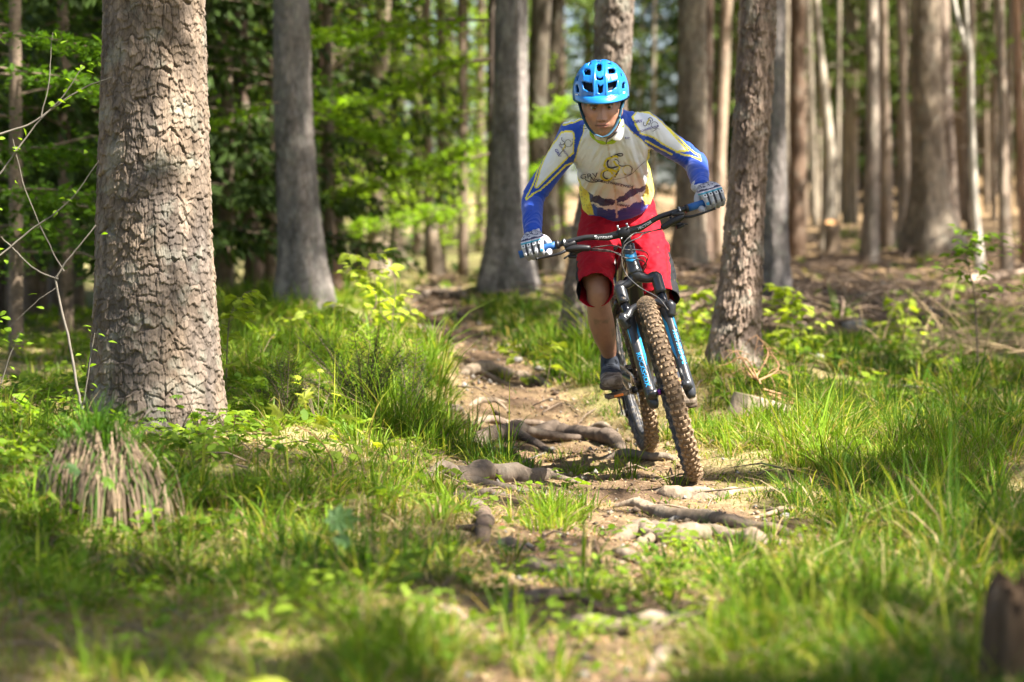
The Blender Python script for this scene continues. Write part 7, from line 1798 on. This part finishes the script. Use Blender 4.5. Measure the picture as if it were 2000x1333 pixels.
mbp = MB().tube([P(1205, 257, 9.625), P(1196, 266, 9.64), P(1188, 271, 9.65)], .0035, 8, True, smooth_path=3); wpart("collar_edge", mbp.V, mbp.F, M_greyp, jersey)

# ------------------------------------------------------------------ shorts
sg = [loft([(P(1206, 384, 10.40), .146, .108), (P(1208, 405, 10.41), .157, .120), (P(1209, 435, 10.41), .168, .128), (P(1207, 465, 10.38), .158, .115), (P(1206, 482, 10.36), .10, .08)], 36, 5, side=side_sh)]
SL = [(P(1172, 440, 10.38), .088, .094), (P(1164, 490, 10.22), .080, .090), (P(1163, 530, 10.07), .0765, .083), (P(1162, 556, 9.97), .0765, .080), (P(1162, 568, 9.92), .078, .080)]
SR = [(P(1247, 440, 10.40), .090, .094), (P(1267, 490, 10.30), .086, .090), (P(1279, 535, 10.21), .0835, .084), (P(1286, 568, 10.15), .0835, .082), (P(1289, 588, 10.12), .084, .082)]
sg.append(loft(SL, 32, 5, side=(1, 0, .1))); sg.append(loft(SR, 32, 5, side=(1, 0, .2)))
sm_ = fuse(sg, .0045, 7, .6)
V = verts_of(sm_); N = normals_of(sm_); px, py, dd = proj(V)
f1 = fbm(V[:, 0] * 12 + V[:, 2] * 5, V[:, 1] * 6, V[:, 2] * 30 - V[:, 0] * 12, 4, 41); f2 = np.abs(fbm(V[:, 0] * 16 - V[:, 2] * 6, V[:, 1] * 8, V[:, 2] * 16 + V[:, 0] * 10, 3, 47))
V = V + N * ((f1 * .009 + (.3 - f2) * .012) * sstep(600, 520, py) + .003 * fbm(V[:, 0] * 40, V[:, 1] * 40, V[:, 2] * 40, 3, 12))[:, None]
sm_.vertices.foreach_set("co", V.ravel()); sm_.update()
RED = np.array([.35, .004, .014]); C = np.tile(RED, (len(V), 1)) * (1 + .08 * fbm(V[:, 0] * 14, V[:, 1] * 14, V[:, 2] * 14, 3, 2))[:, None]
blk = inpoly(px, py, [(1305, 492), (1340, 492), (1345, 600), (1318, 592), (1311, 560), (1307, 525)]) | inpoly(px, py, [(1110, 505), (1129, 510), (1130, 545), (1134, 566), (1131, 590), (1110, 590)]); C[blk] = (.018, .018, .02)
C[(pldist(px, py, [(1299, 480), (1302, 520), (1304, 560)]) < .9)] = RED * .25; C[(pldist(px, py, [(1207, 425), (1208, 455), (1207, 490)]) < .9)] = RED * .4
mudk = np.clip(fbm(V[:, 0] * 60, V[:, 1] * 60, V[:, 2] * 60, 3, 8) * 4 - 2.0, 0, 1)[:, None] * .5; C = C * (1 - mudk) + np.array(MUD) * mudk; set_col(sm_, C)
# open the leg ends
import bmesh
bm = bmesh.new(); bm.from_mesh(sm_); dele = []
for secs in (SL, SR):
    e = np.array(list(secs[-1][0])); t = np.array(list(secs[-1][0] - secs[-2][0])); t /= np.linalg.norm(t); ev, tv = Vector(e), Vector(t)
    for f_ in bm.faces:
        q = f_.calc_center_median() - ev; h = q.dot(tv)
        if h > -.004 and (q - tv * h).length < .12 and h < .08: dele.append(f_)
bmesh.ops.delete(bm, geom=list(set(dele)), context='FACES'); bm.to_mesh(sm_); bm.free()
M_short = mat("red_shorts_fabric", (1, 1, 1), rough=.8, var=.06, scale=30, attr="Col", bump=.3, bscale=700, bdist=.0008, spec=.2)
shorts = adopt(sm_, "shorts", [M_short]); so = shorts.modifiers.new("thick", 'SOLIDIFY'); so.thickness = .0025; so.offset = -1

# ------------------------------------------------------------------ gloves
M_glove = mat("glove_fabric", (1, 1, 1), rough=.75, var=.08, attr="Col", bump=.3, bscale=500, bdist=.0008)
M_pad = mat("white_rubber_pad", (.72, .72, .74), rough=.5, var=.1); M_paddark = mat("dark_pad_window", (.05, .05, .06), rough=.6); M_padblue = mat("blue_finger_pad", (.04, .28, .5), rough=.5)
for s_ in (-1, 1):
    fr_ = HF[s_]; gm = fuse(hand_geo(fr_, WR[s_], .0012), .0022, 3, .5); V = verts_of(gm); G, out, up, fw = [np.array(list(q)) for q in fr_]
    o_, f_, u_ = (V - G) @ out, (V - G) @ fw, (V - G) @ up; base = np.array([.40, .41, .44]); C = np.tile(base, (len(V), 1))
    nz_ = fbm(V[:, 0] * 120, V[:, 1] * 120, V[:, 2] * 120, 2, 3)
    gaps = np.min([np.abs(o_ - q) for q in (-.025, 0, .0245)], axis=0); fing = u_ < .036
    C[fing & (gaps < .0045)] = (.05, .05, .06); C[fing & (u_ < -.012)] = (.22, .23, .25)
    k = (u_ > .036) & (f_ > -.055); C[k] = (.045, .04, .09); C[k & (u_ < .0425)] = (.05, .33, .42); C[(u_ > .0425) & (u_ < .0475) & (f_ > -.03)] = (.62, .55, .60); C[(u_ > .052) & (u_ <= .056) & (nz_ > .0)] = (.62, .6, .66)
    C[u_ > .056] = (.46, .46, .50); C[(u_ > .060) & (np.abs(nz_) < .16)] = (.07, .07, .13)
    C[o_ < -.052] = (.42, .42, .46)
    set_col(gm, C); glove = adopt(gm, "glove", [M_glove])
    for k, (o, ln, th) in enumerate(FING):
        for phi_d, hgt, wd_, frame_ in ((42, .017, .0155, True), (-6, .012, .0135, False)):
            phi = math.radians(phi_d); R = .0155 + .0105 * th * 2 + .0045 + (.003 if phi_d > 20 else 0); c = hp(fr_, o * .95, math.cos(phi) * R, math.sin(phi) * R)
            n_ = (fr_[3] * math.cos(phi) + fr_[2] * math.sin(phi)); t_ = (fr_[2] * math.cos(phi) - fr_[3] * math.sin(phi)); mt = Matrix((fr_[1], t_, n_)).transposed()
            if not frame_: mt = mt
            mb = MB().box(c, (wd_ * th, hgt, .0045), mt, .003); m_ = M_padblue if (k == 0 and not frame_) else (M_pad if frame_ or k == 0 else mat("grey_finger_pad", (.36, .37, .38), rough=.6) if "grey_finger_pad" not in MATS else MATS["grey_finger_pad"])
            pd = wpart("knuckle_pad", mb.V, mb.F, m_, glove, False)
            if frame_:
                mb = MB().box(c + n_ * .0022, (wd_ * th * .45, hgt * .50, .0012), mt, .0004); wpart("pad_window", mb.V, mb.F, M_paddark, glove, False)
    # cuff tab
    cw = WR[s_]; dr = (WR[s_] - hp(fr_, 0, -.03, .052)).normalized()
    mb = MB(); V2, F2 = loft([(cw - dr * .006, .0335, .0255), (cw + dr * .012, .0345, .027), (cw + dr * .020, .0345, .027)], 24, 3, side=fr_[1]); o = wpart("cuff", V2, F2, mat("glove_cuff_cloth", (.46, .46, .52), rough=.8, var=.3, scale=90) if "glove_cuff_cloth" not in MATS else MATS["glove_cuff_cloth"], glove)

# ------------------------------------------------------------------ shoes
M_shoe = mat("dark_shoe_fabric", (.028, .035, .05), rough=.75, var=.3, scale=30, dirt=(MUD, 22, .60)); M_shoe_t = mat("muddy_toe_cap", (.24, .19, .145), rough=.9, var=.4, scale=35, bump=.7, bscale=80, bdist=.004, dirt=((.10, .07, .045), 18, .5))
M_sole = mat("muddy_sole", (.085, .06, .042), rough=.95, var=.4, scale=40, bump=.8, bscale=70, bdist=.004)
M_lace = mat("dark_lace", (.02, .025, .035), rough=.8)
for foot, kk, lab in ((FOOT_L, 0, None), (FOOT_R, 1, None)):
    h0, h1, h2, h3 = [f[0] for f in foot]; up3 = Vector((0, 0, 1))
    sec = [(h0 + Vector((0, .02, -.004)), .038, .040), (h1 + Vector((0, 0, -.004)), .042, .038), (h2 + Vector((0, 0, -.004)), .0485, .032), (h3 + Vector((0, -.014, -.005)), .044, .023)]
    a1 = loft(sec, 26, 5, side=(1, 0, .1), sup=2.3); ank = LEG_L[-2][0] if kk == 0 else LEG_R[-2][0]
    a2 = loft([(ank + Vector((0, 0, .006)), .040, .046), (ank + Vector((0, .01, -.035)), .042, .052), (h0 + Vector((0, -.01, 0)), .040, .05)], 22, 4, side=(1, 0, 0))
    sh = fuse([a1, a2], .0032, 5, .5); V = verts_of(sh); shoe = adopt(sh, "shoe", [M_shoe, M_shoe_t])
    cen = np.array([sh.polygons[i].center[:] for i in range(len(sh.polygons))]) + np.array(PO); lim = h2.y - .005
    sh.polygons.foreach_set("material_index", ((cen[:, 1] < lim) & (cen[:, 2] < np.interp(cen[:, 1], [h3.y - .05, h2.y], [h3.z + .03, h2.z + .024]))).astype(np.int32))
    dn = Vector((0, 0, -1)); sl = [(c + dn * (b_ * .95 - .002) , a * 1.03, .011) for c, a, b_ in sec]; V2, F2 = loft(sl, 24, 5, side=(1, 0, .1), sup=3.0); wpart("sole", V2, F2, M_sole, shoe)
    mb = MB()
    for i, t in enumerate((.15, .4, .65, .9)):
        c = h1.lerp(h2, t) + up3 * (.036 - .010 * t); mb.tube([c + Vector((-.024, 0, -.006)), c + Vector((0, -.004, .003)), c + Vector((.024, 0, -.006))], .0022, 6, True, smooth_path=3)
    c = h1 + up3 * .038
    for sg_ in (-1, 1): mb.tube([c, c + Vector((sg_ * .018, -.008, .014)), c + Vector((sg_ * .028, -.006, .002)), c + Vector((sg_ * .006, -.004, -.002))], .0018, 5, True, smooth_path=4)
    wpart("laces", mb.V, mb.F, M_lace, shoe)
# ankle socks
for nm, A_ in (("sock", LEG_L), ("sock", LEG_R)):
    a, b_ = A_[-2], A_[-1]; V2, F2 = loft([(a[0] + Vector((0, 0, .012)), a[1] + .003, a[2] + .003), (b_[0], b_[1] + .003, b_[2] + .002)], 22, 4, side=(1, 0, 0)); wpart(nm, V2, F2, mat("dark_sock", (.03, .03, .035), rough=.9) if "dark_sock" not in MATS else MATS["dark_sock"])

# ------------------------------------------------------------------ helmet
M_helm = mat("glossy_blue_shell", (.008, .155, .50), rough=.28, var=.08, coat=.45); M_helm2 = mat("pale_blue_brim", (.012, .19, .55), rough=.3, coat=.45); M_liner = mat("black_helmet_liner", (.012, .014, .02), rough=.9); M_strap = mat("teal_strap", (.004, .06, .11), rough=.75)
HC = Vector((0, .018, .046)); HR = (.112, .140, .139)
nu, nv = 420, 200; th = np.linspace(0, 2 * np.pi, nu, endpoint=False); el = np.linspace(-.75, np.pi / 2 - .004, nv); TH, EL = np.meshgrid(th, el)
nrm = np.stack([np.cos(EL) * np.cos(TH), np.cos(EL) * np.sin(TH), np.sin(EL)], -1).reshape(-1, 3)
def squircle(n): return n * np.array(HR) * (1 + .030 * (np.abs(n[:, :1]) * np.abs(n[:, 2:])) * 2)
base = squircle(nrm); Hm3 = np.array(HM.to_3x3()); wpos = (Hm3 @ (base + np.array(HC)).T).T + np.array(HO); px, py, dd = proj(wpos)
# mirror the front vents to the rear by evaluating the pattern at the mirrored point
mir = base.copy(); mir[:, 1] = -np.abs(mir[:, 1]); wm = (Hm3 @ (mir + np.array(HC)).T).T + np.array(HO); mx_, my_, _ = proj(wm); dx_ = mx_ - 1173.0
VENTS = [[(1165.5, 127), (1167, 124), (1173, 124), (1175, 127), (1174.5, 136), (1172, 138.5), (1168, 138.5), (1165.5, 136)], [(1139.5, 138), (1142, 135), (1151, 136), (1152.6, 139), (1152, 146), (1142, 146)], [(1188.5, 135), (1200, 133), (1202, 136), (1201, 142), (1189.5, 143.5)],
         [(1136.5, 160), (1156, 163.5), (1158, 180), (1150, 178.5), (1141, 174)], [(1187.5, 163), (1205.5, 158), (1203, 170), (1197, 175), (1188.3, 178)], [(1167.5, 166), (1171, 169), (1174, 169), (1177.5, 166), (1176, 181), (1172, 183), (1168.5, 181)], [(1164.5, 150), (1168, 153), (1173, 153.5), (1177.5, 150), (1177, 155), (1172, 157), (1165.5, 155)],
         [(1123, 168), (1127, 166.5), (1130, 177), (1129.5, 180), (1124, 179)], [(1125, 156), (1126, 149), (1129, 147), (1128, 156)], [(1216, 164), (1219.5, 160.5), (1222, 163), (1221.5, 171), (1216, 173)], [(1213, 143), (1216, 144), (1217, 150), (1214, 148)],
         [(1146.5, 125), (1152, 121), (1153.5, 124), (1148, 128)], [(1186, 120), (1192, 121), (1194, 125), (1188, 123.5)], [(1166, 117.5), (1174, 117.5), (1173, 119.5), (1167, 119.5)]]
inv = np.zeros(len(base), bool); dv = np.full(len(base), 9.0)
for vpoly in VENTS: inv |= inpoly(mx_, my_, vpoly); dv = np.minimum(dv, pldist(mx_, my_, vpoly, True))
ridge = np.exp(-((np.abs(dx_ + 1.0) - 11.5 - .03 * (my_ - 150)) / 2.2) ** 2) * .0030 + np.exp(-((np.abs(dx_) - 33 - .10 * (my_ - 150)) / 3.0) ** 2) * .0022 - .0020 * np.exp(-((np.abs(dx_) - 22) / 4) ** 2) * sstep(130, 160, my_)
rim_ = -.0025 * np.exp(-(dv / 1.4) ** 2) * (~inv)
base2 = base + nrm * (ridge * sstep(1.0, .6, np.abs(nrm[:, 2])) + rim_)[:, None]
zcut = np.interp(nrm[:, 1], [-1, -.6, 0, .6, 1], [.046, .046, .034, .0, -.030]); z_abs = base2[:, 2] + HC.z
keep_v = (z_abs > zcut) & ~inv
i = np.arange(nv - 1)[:, None] * nu + np.arange(nu)[None]; j = np.arange(nv - 1)[:, None] * nu + (np.arange(nu)[None] + 1) % nu
Fq = np.stack([i, j, j + nu, i + nu], -1).reshape(-1, 4); Fq = Fq[keep_v[Fq].all(1)]
used = np.unique(Fq); ix = -np.ones(len(base2), int); ix[used] = np.arange(len(used)); Wv = (Hm3 @ (base2[used] + np.array(HC)).T).T
helmet = mk("helmet", Wv, ix[Fq], M_helm, person); so = helmet.modifiers.new("thick", 'SOLIDIFY'); so.thickness = .011; so.offset = -1; so.use_rim = True
V, Fc = ellipsoid((0, 0, 0), (HR[0] - .021, HR[1] - .021, HR[2] - .021), 40, 26); Vn = []; keep = []
V = np.array([list(v) for v in V]) + np.array(HC); V[:, 2] = np.maximum(V[:, 2], .042); mk("liner", (Hm3 @ V.T).T, Fc, M_liner, helmet)
# brim
V = []; n = 40
for i in range(n + 1):
    a = math.radians(-66 + 132 * i / n); ca_, sa_ = math.sin(a), -math.cos(a)
    k = math.cos(a) ** .8
    for (e, dz) in ((.0, .016), (.5, .009), (1, -.002), (1, -.008), (.45, -.004), (.0, .002)):
        rr_x = HR[0] * (1.0 + .04 * e) * 1.0; V.append((ca_ * rr_x * .985, HC.y + sa_ * (HR[1] * .965 + .030 * e * k), .047 + dz - .010 * k * e + .004 * (1 - k)))
Fc = [(i * 6 + j, (i + 1) * 6 + j, (i + 1) * 6 + (j + 1) % 6, i * 6 + (j + 1) % 6) for i in range(n) for j in range(6)] + [(0, 1, 2, 3, 4, 5), tuple(n * 6 + j for j in (5, 4, 3, 2, 1, 0))]
mk("brim", (Hm3 @ np.array(V).T).T, Fc, M_helm2, helmet)
def hpts(pts): return [P(*p) - PO for p in pts]
def flat_strap(pts, wd_=.0075, th_=.0012):
    A = catmull(hpts(pts), 6); T, U, W_ = frames(A); V = []
    sd = np.tile(np.array([.75 * np.sign(-A[0][0] + .001), .65, 0.0]), (len(A), 1)); sd = sd - T * (sd * T).sum(1)[:, None]; sd /= np.linalg.norm(sd, axis=1)[:, None]; nn = np.cross(T, sd)
    for a, s2, n2 in zip(A, sd, nn): V += [a - s2 * wd_ / 2 - n2 * th_, a + s2 * wd_ / 2 - n2 * th_, a + s2 * wd_ / 2 + n2 * th_, a - s2 * wd_ / 2 + n2 * th_]
    return V, [(i * 4 + j, (i + 1) * 4 + j, (i + 1) * 4 + (j + 1) % 4, i * 4 + (j + 1) % 4) for i in range(len(A) - 1) for j in range(4)]
for nm, pts in (("strap", [(1129, 192, 9.56), (1134, 212, 9.55), (1140, 230, 9.54), (1147, 246, 9.525), (1155, 256, 9.51), (1163, 263, 9.50), (1176, 268, 9.50)]), ("strap", [(1219, 190, 9.56), (1213, 212, 9.55), (1209, 230, 9.54), (1202, 247, 9.525), (1194, 258, 9.51), (1186, 265, 9.50), (1176, 268, 9.50)]),
                ("strap", [(1130, 196, 9.62), (1136, 218, 9.58), (1140, 229, 9.55)]), ("strap", [(1219, 194, 9.62), (1213, 216, 9.58), (1209, 228, 9.55)])):
    V, Fc = flat_strap(pts, .014); mk(nm, V, Fc, M_strap, helmet)
mb = MB().box(P(1139, 230, 9.54) - PO, (.010, .012, .014), None, .003).box(P(1210, 229, 9.54) - PO, (.010, .012, .014), None, .003); mb.build("strap_buckle", M_strap, helmet)
mb = MB().tube(hpts([(1143, 247, 9.53), (1136, 245, 9.56), (1133, 248, 9.57), (1138, 252, 9.55), (1146, 251, 9.52)]), .0012, 6, True, smooth_path=4); mb.build("strap_tail", M_strap, helmet)
for (x0, y0), w_, h_, a in (((1126.5, 186.5), .0095, .010, .3), ((1218.5, 181), .0075, .007, -.1)):
    hb_ = BVHTree.FromPolygons([tuple(v + np.array(PO)) for v in Wv], [tuple(int(k) for k in f) for f in ix[Fq]]); pts = [(x0 + sx * w_ * 250, y0 + sy * h_ * 250) for sx, sy in ((-1, -1), (1, -1), (1, 1), (-1, 1))]; decal_mesh("sticker", pts, [(0, 1, 2, 3)], M_whitep, helmet, hb_, .0008)
# ------------------------------------------------------------------ the canopy: unseen crowns above the picture, clumps kept or dropped to shape sun and shade
SHADE = [(1250, 800, 520, 280, .02), (720, 760, 360, 260, .03), (1650, 900, 450, 230, .03), (330, 800, 200, 70, .1), (700, 600, 170, 90, .01), (1330, 1040, 420, 95, .10), (480, 960, 260, 110, .12), (560, 1100, 380, 80, .12), (950, 1180, 200, 60, .25), (1620, 930, 420, 170, .04), (1560, 700, 200, 60, .25), (1700, 500, 330, 36, .18), (800, 520, 260, 40, .12),
         (1200, 1320, 1400, 80, .6), (130, 1010, 190, 120, .9), (700, 1160, 90, 30, .5), (200, 600, 300, 60, .8), (1690, 592, 260, 42, .93), (895, 620, 120, 62, .96), (1890, 800, 230, 56, .85), (1120, 866, 140, 16, .5), (560, 600, 160, 40, .8)]
off_h = Vector((SUN_DIR.x / SUN_DIR.z, SUN_DIR.y / SUN_DIR.z, 0))
RID = [((P(1175, 200, 9.6)), .24), (P(1195, 300, 9.9), .42), (P(1230, 450, 10.1), .45), (P(1200, 620, 10.0), .35), (P(1290, 700, 9.8), .35)]
def shade_keep(Cc, r, base_p=.34):
    """keeps each needle clump by the shade wanted where its shadow would fall"""
    h = Cc[:, 2] - .25; G = Cc - np.outer(h, [off_h.x, off_h.y, 1.0])
    px, py, d = proj(G); p = np.full(len(Cc), base_p); wsum = np.zeros(len(Cc)); ps = np.zeros(len(Cc))
    vis = d > 2.5
    for cx, cy, rx, ry, v in SHADE:
        k = np.exp(-(((px - cx) / rx) ** 2 + ((py - cy) / ry) ** 2) * 1.4) * vis; wsum += k ** 2; ps += k ** 2 * v
    k = np.clip(wsum, 0, 1); p = p * (1 - k) + k * ps / (wsum + 1e-6)
    lw_ = sstep(-.8, -1.8, G[:, 0] + .02 * G[:, 1]) * sstep(12.5, 15, G[:, 1]); p = p * (1 - lw_) + .86 * lw_
    p = np.clip(p + (p * (1 - p)) * 2.6 * fbm(G[:, 0] * 1.5, G[:, 1] * 1.5, 0, 3, 301), 0, 1)
    sd_ = np.array(SUN_DIR)
    for c, rad in RID:                                          # the sun reaches the rider nearly unbroken
        v = Cc - np.array(c); t = v @ sd_; dist = np.linalg.norm(v - np.outer(t, sd_), axis=1); p = np.where((dist < rad) & (t > 0), p * .06, p)
    # the big scaly trunk: left part in shade, right part in the sun
    for zz in (.5, 1.0, 1.5, 2.0):
        c = np.array([big_base.x + .15, big_base.y, zz]); v = Cc - c; t = v @ sd_; dist = np.linalg.norm(v - np.outer(t, sd_), axis=1); p = np.where((dist < .30) & (t > 0), p * (.04 if zz > .7 else .5), p)
    return r.random(len(Cc)) < p
def canopy(xy, gzv, h0, h1, R, n, seed, base_p=.34):
    r = np.random.default_rng(seed); f = r.beta(1.1, 1.4, n); z = h0 + (h1 - h0) * f; a = r.uniform(0, 2 * np.pi, n); rr = R * (1 - f * .75) * np.sqrt(r.uniform(0, 1, n))
    Cc = np.stack([xy[0] + rr * np.cos(a), xy[1] + rr * np.sin(a), gzv + z - .18 * rr], 1); px, py, d = proj(Cc)
    Cc = Cc[shade_keep(Cc, r, base_p) & ~((d > 1) & (py > -60) & (np.abs(px - 1000) < 1250))]; n = len(Cc)
    if n == 0: return None
    k = 7; idx = np.repeat(np.arange(n), k); D = rand_unit(n * k, r); D[:, 2] = D[:, 2] * .55 - .15; D /= np.linalg.norm(D, axis=1)[:, None]; L = r.uniform(.07, .17, n * k)
    B = np.cross(D, rand_unit(n * k, r)); B /= np.linalg.norm(B, axis=1)[:, None]; V, Fc = quads_from(Cc[idx] + D * L[:, None], D * L[:, None], B * r.uniform(.022, .045, n * k)[:, None]); return V, Fc
def add_crown(e, x, y, g, seed, h0=8.5, h1=17, R=2.8, n=1150, base_p=.34):
    q = canopy((x, y), g, h0, h1, R, n, seed, base_p)
    if q is None: return
    V, Fc = q; o = mk("crown", V - np.array(list(e.location)), Fc, M_spruce, e, smooth=False)
named = [o for o in COL.objects if o.parent is None and o.type == 'EMPTY' and o.get("category") == "tree" and o.name.split('.')[0] in ("spruce_tree", "pine_tree", "beech_tree", "birch_tree") and not o.get("group")]
for i, e in enumerate(named): add_crown(e, e.location.x, e.location.y, e.location.z, 500 + i, n=900)
OFF = [(2.6, 1.0), (5.2, -.6), (8.2, .4), (6.4, 2.9), (9.6, 3.6), (4.3, 3.9), (7.6, 6.2), (11, 7), (5.0, 7.4), (6.4, 10), (9.4, 10.6), (12.5, 11), (5.9, 13.4), (8.6, 14.5), (12, 15.5), (7.4, 17.5), (10.6, 19.5), (9, 23), (13.5, 22), (10.5, 27), (14, 27),
       (-3.5, 4), (-4.2, 9.2), (-5.5, 13), (-6.2, 17.5), (-7, 22), (3.4, -3), (7, -3.5), (0.2, -3.4), (-2.6, -1), (10.6, 16.6), (11.6, 13.4), (12, 31), (-9, 28), (15.5, 34)]
for i, (x, y) in enumerate(OFF):  # unseen trees added outside the view to cast shade on the clearing
    g = gz(x, y); e = empty("spruce_tree", (x, y, g)); tag(e, "unseen spruce added beside the view, crown shaped to shade the clearing", "tree", "unseen spruces added to shade the clearing")
    V, Fc = tube_geo([(0, 0, -.3), (0, 0, 1), (.05, .03, 6), (.1, 0, 12), (.1, 0, 18)], [.24, .19, .15, .10, .02], 12, True, 3); mk("trunk", V, Fc, M_bark_far, e, colors=np.tile((.2, .16, .13), (len(V), 1)))
    add_crown(e, x, y, g, 700 + i, h0=6.5, h1=17, R=2.9, n=1700)
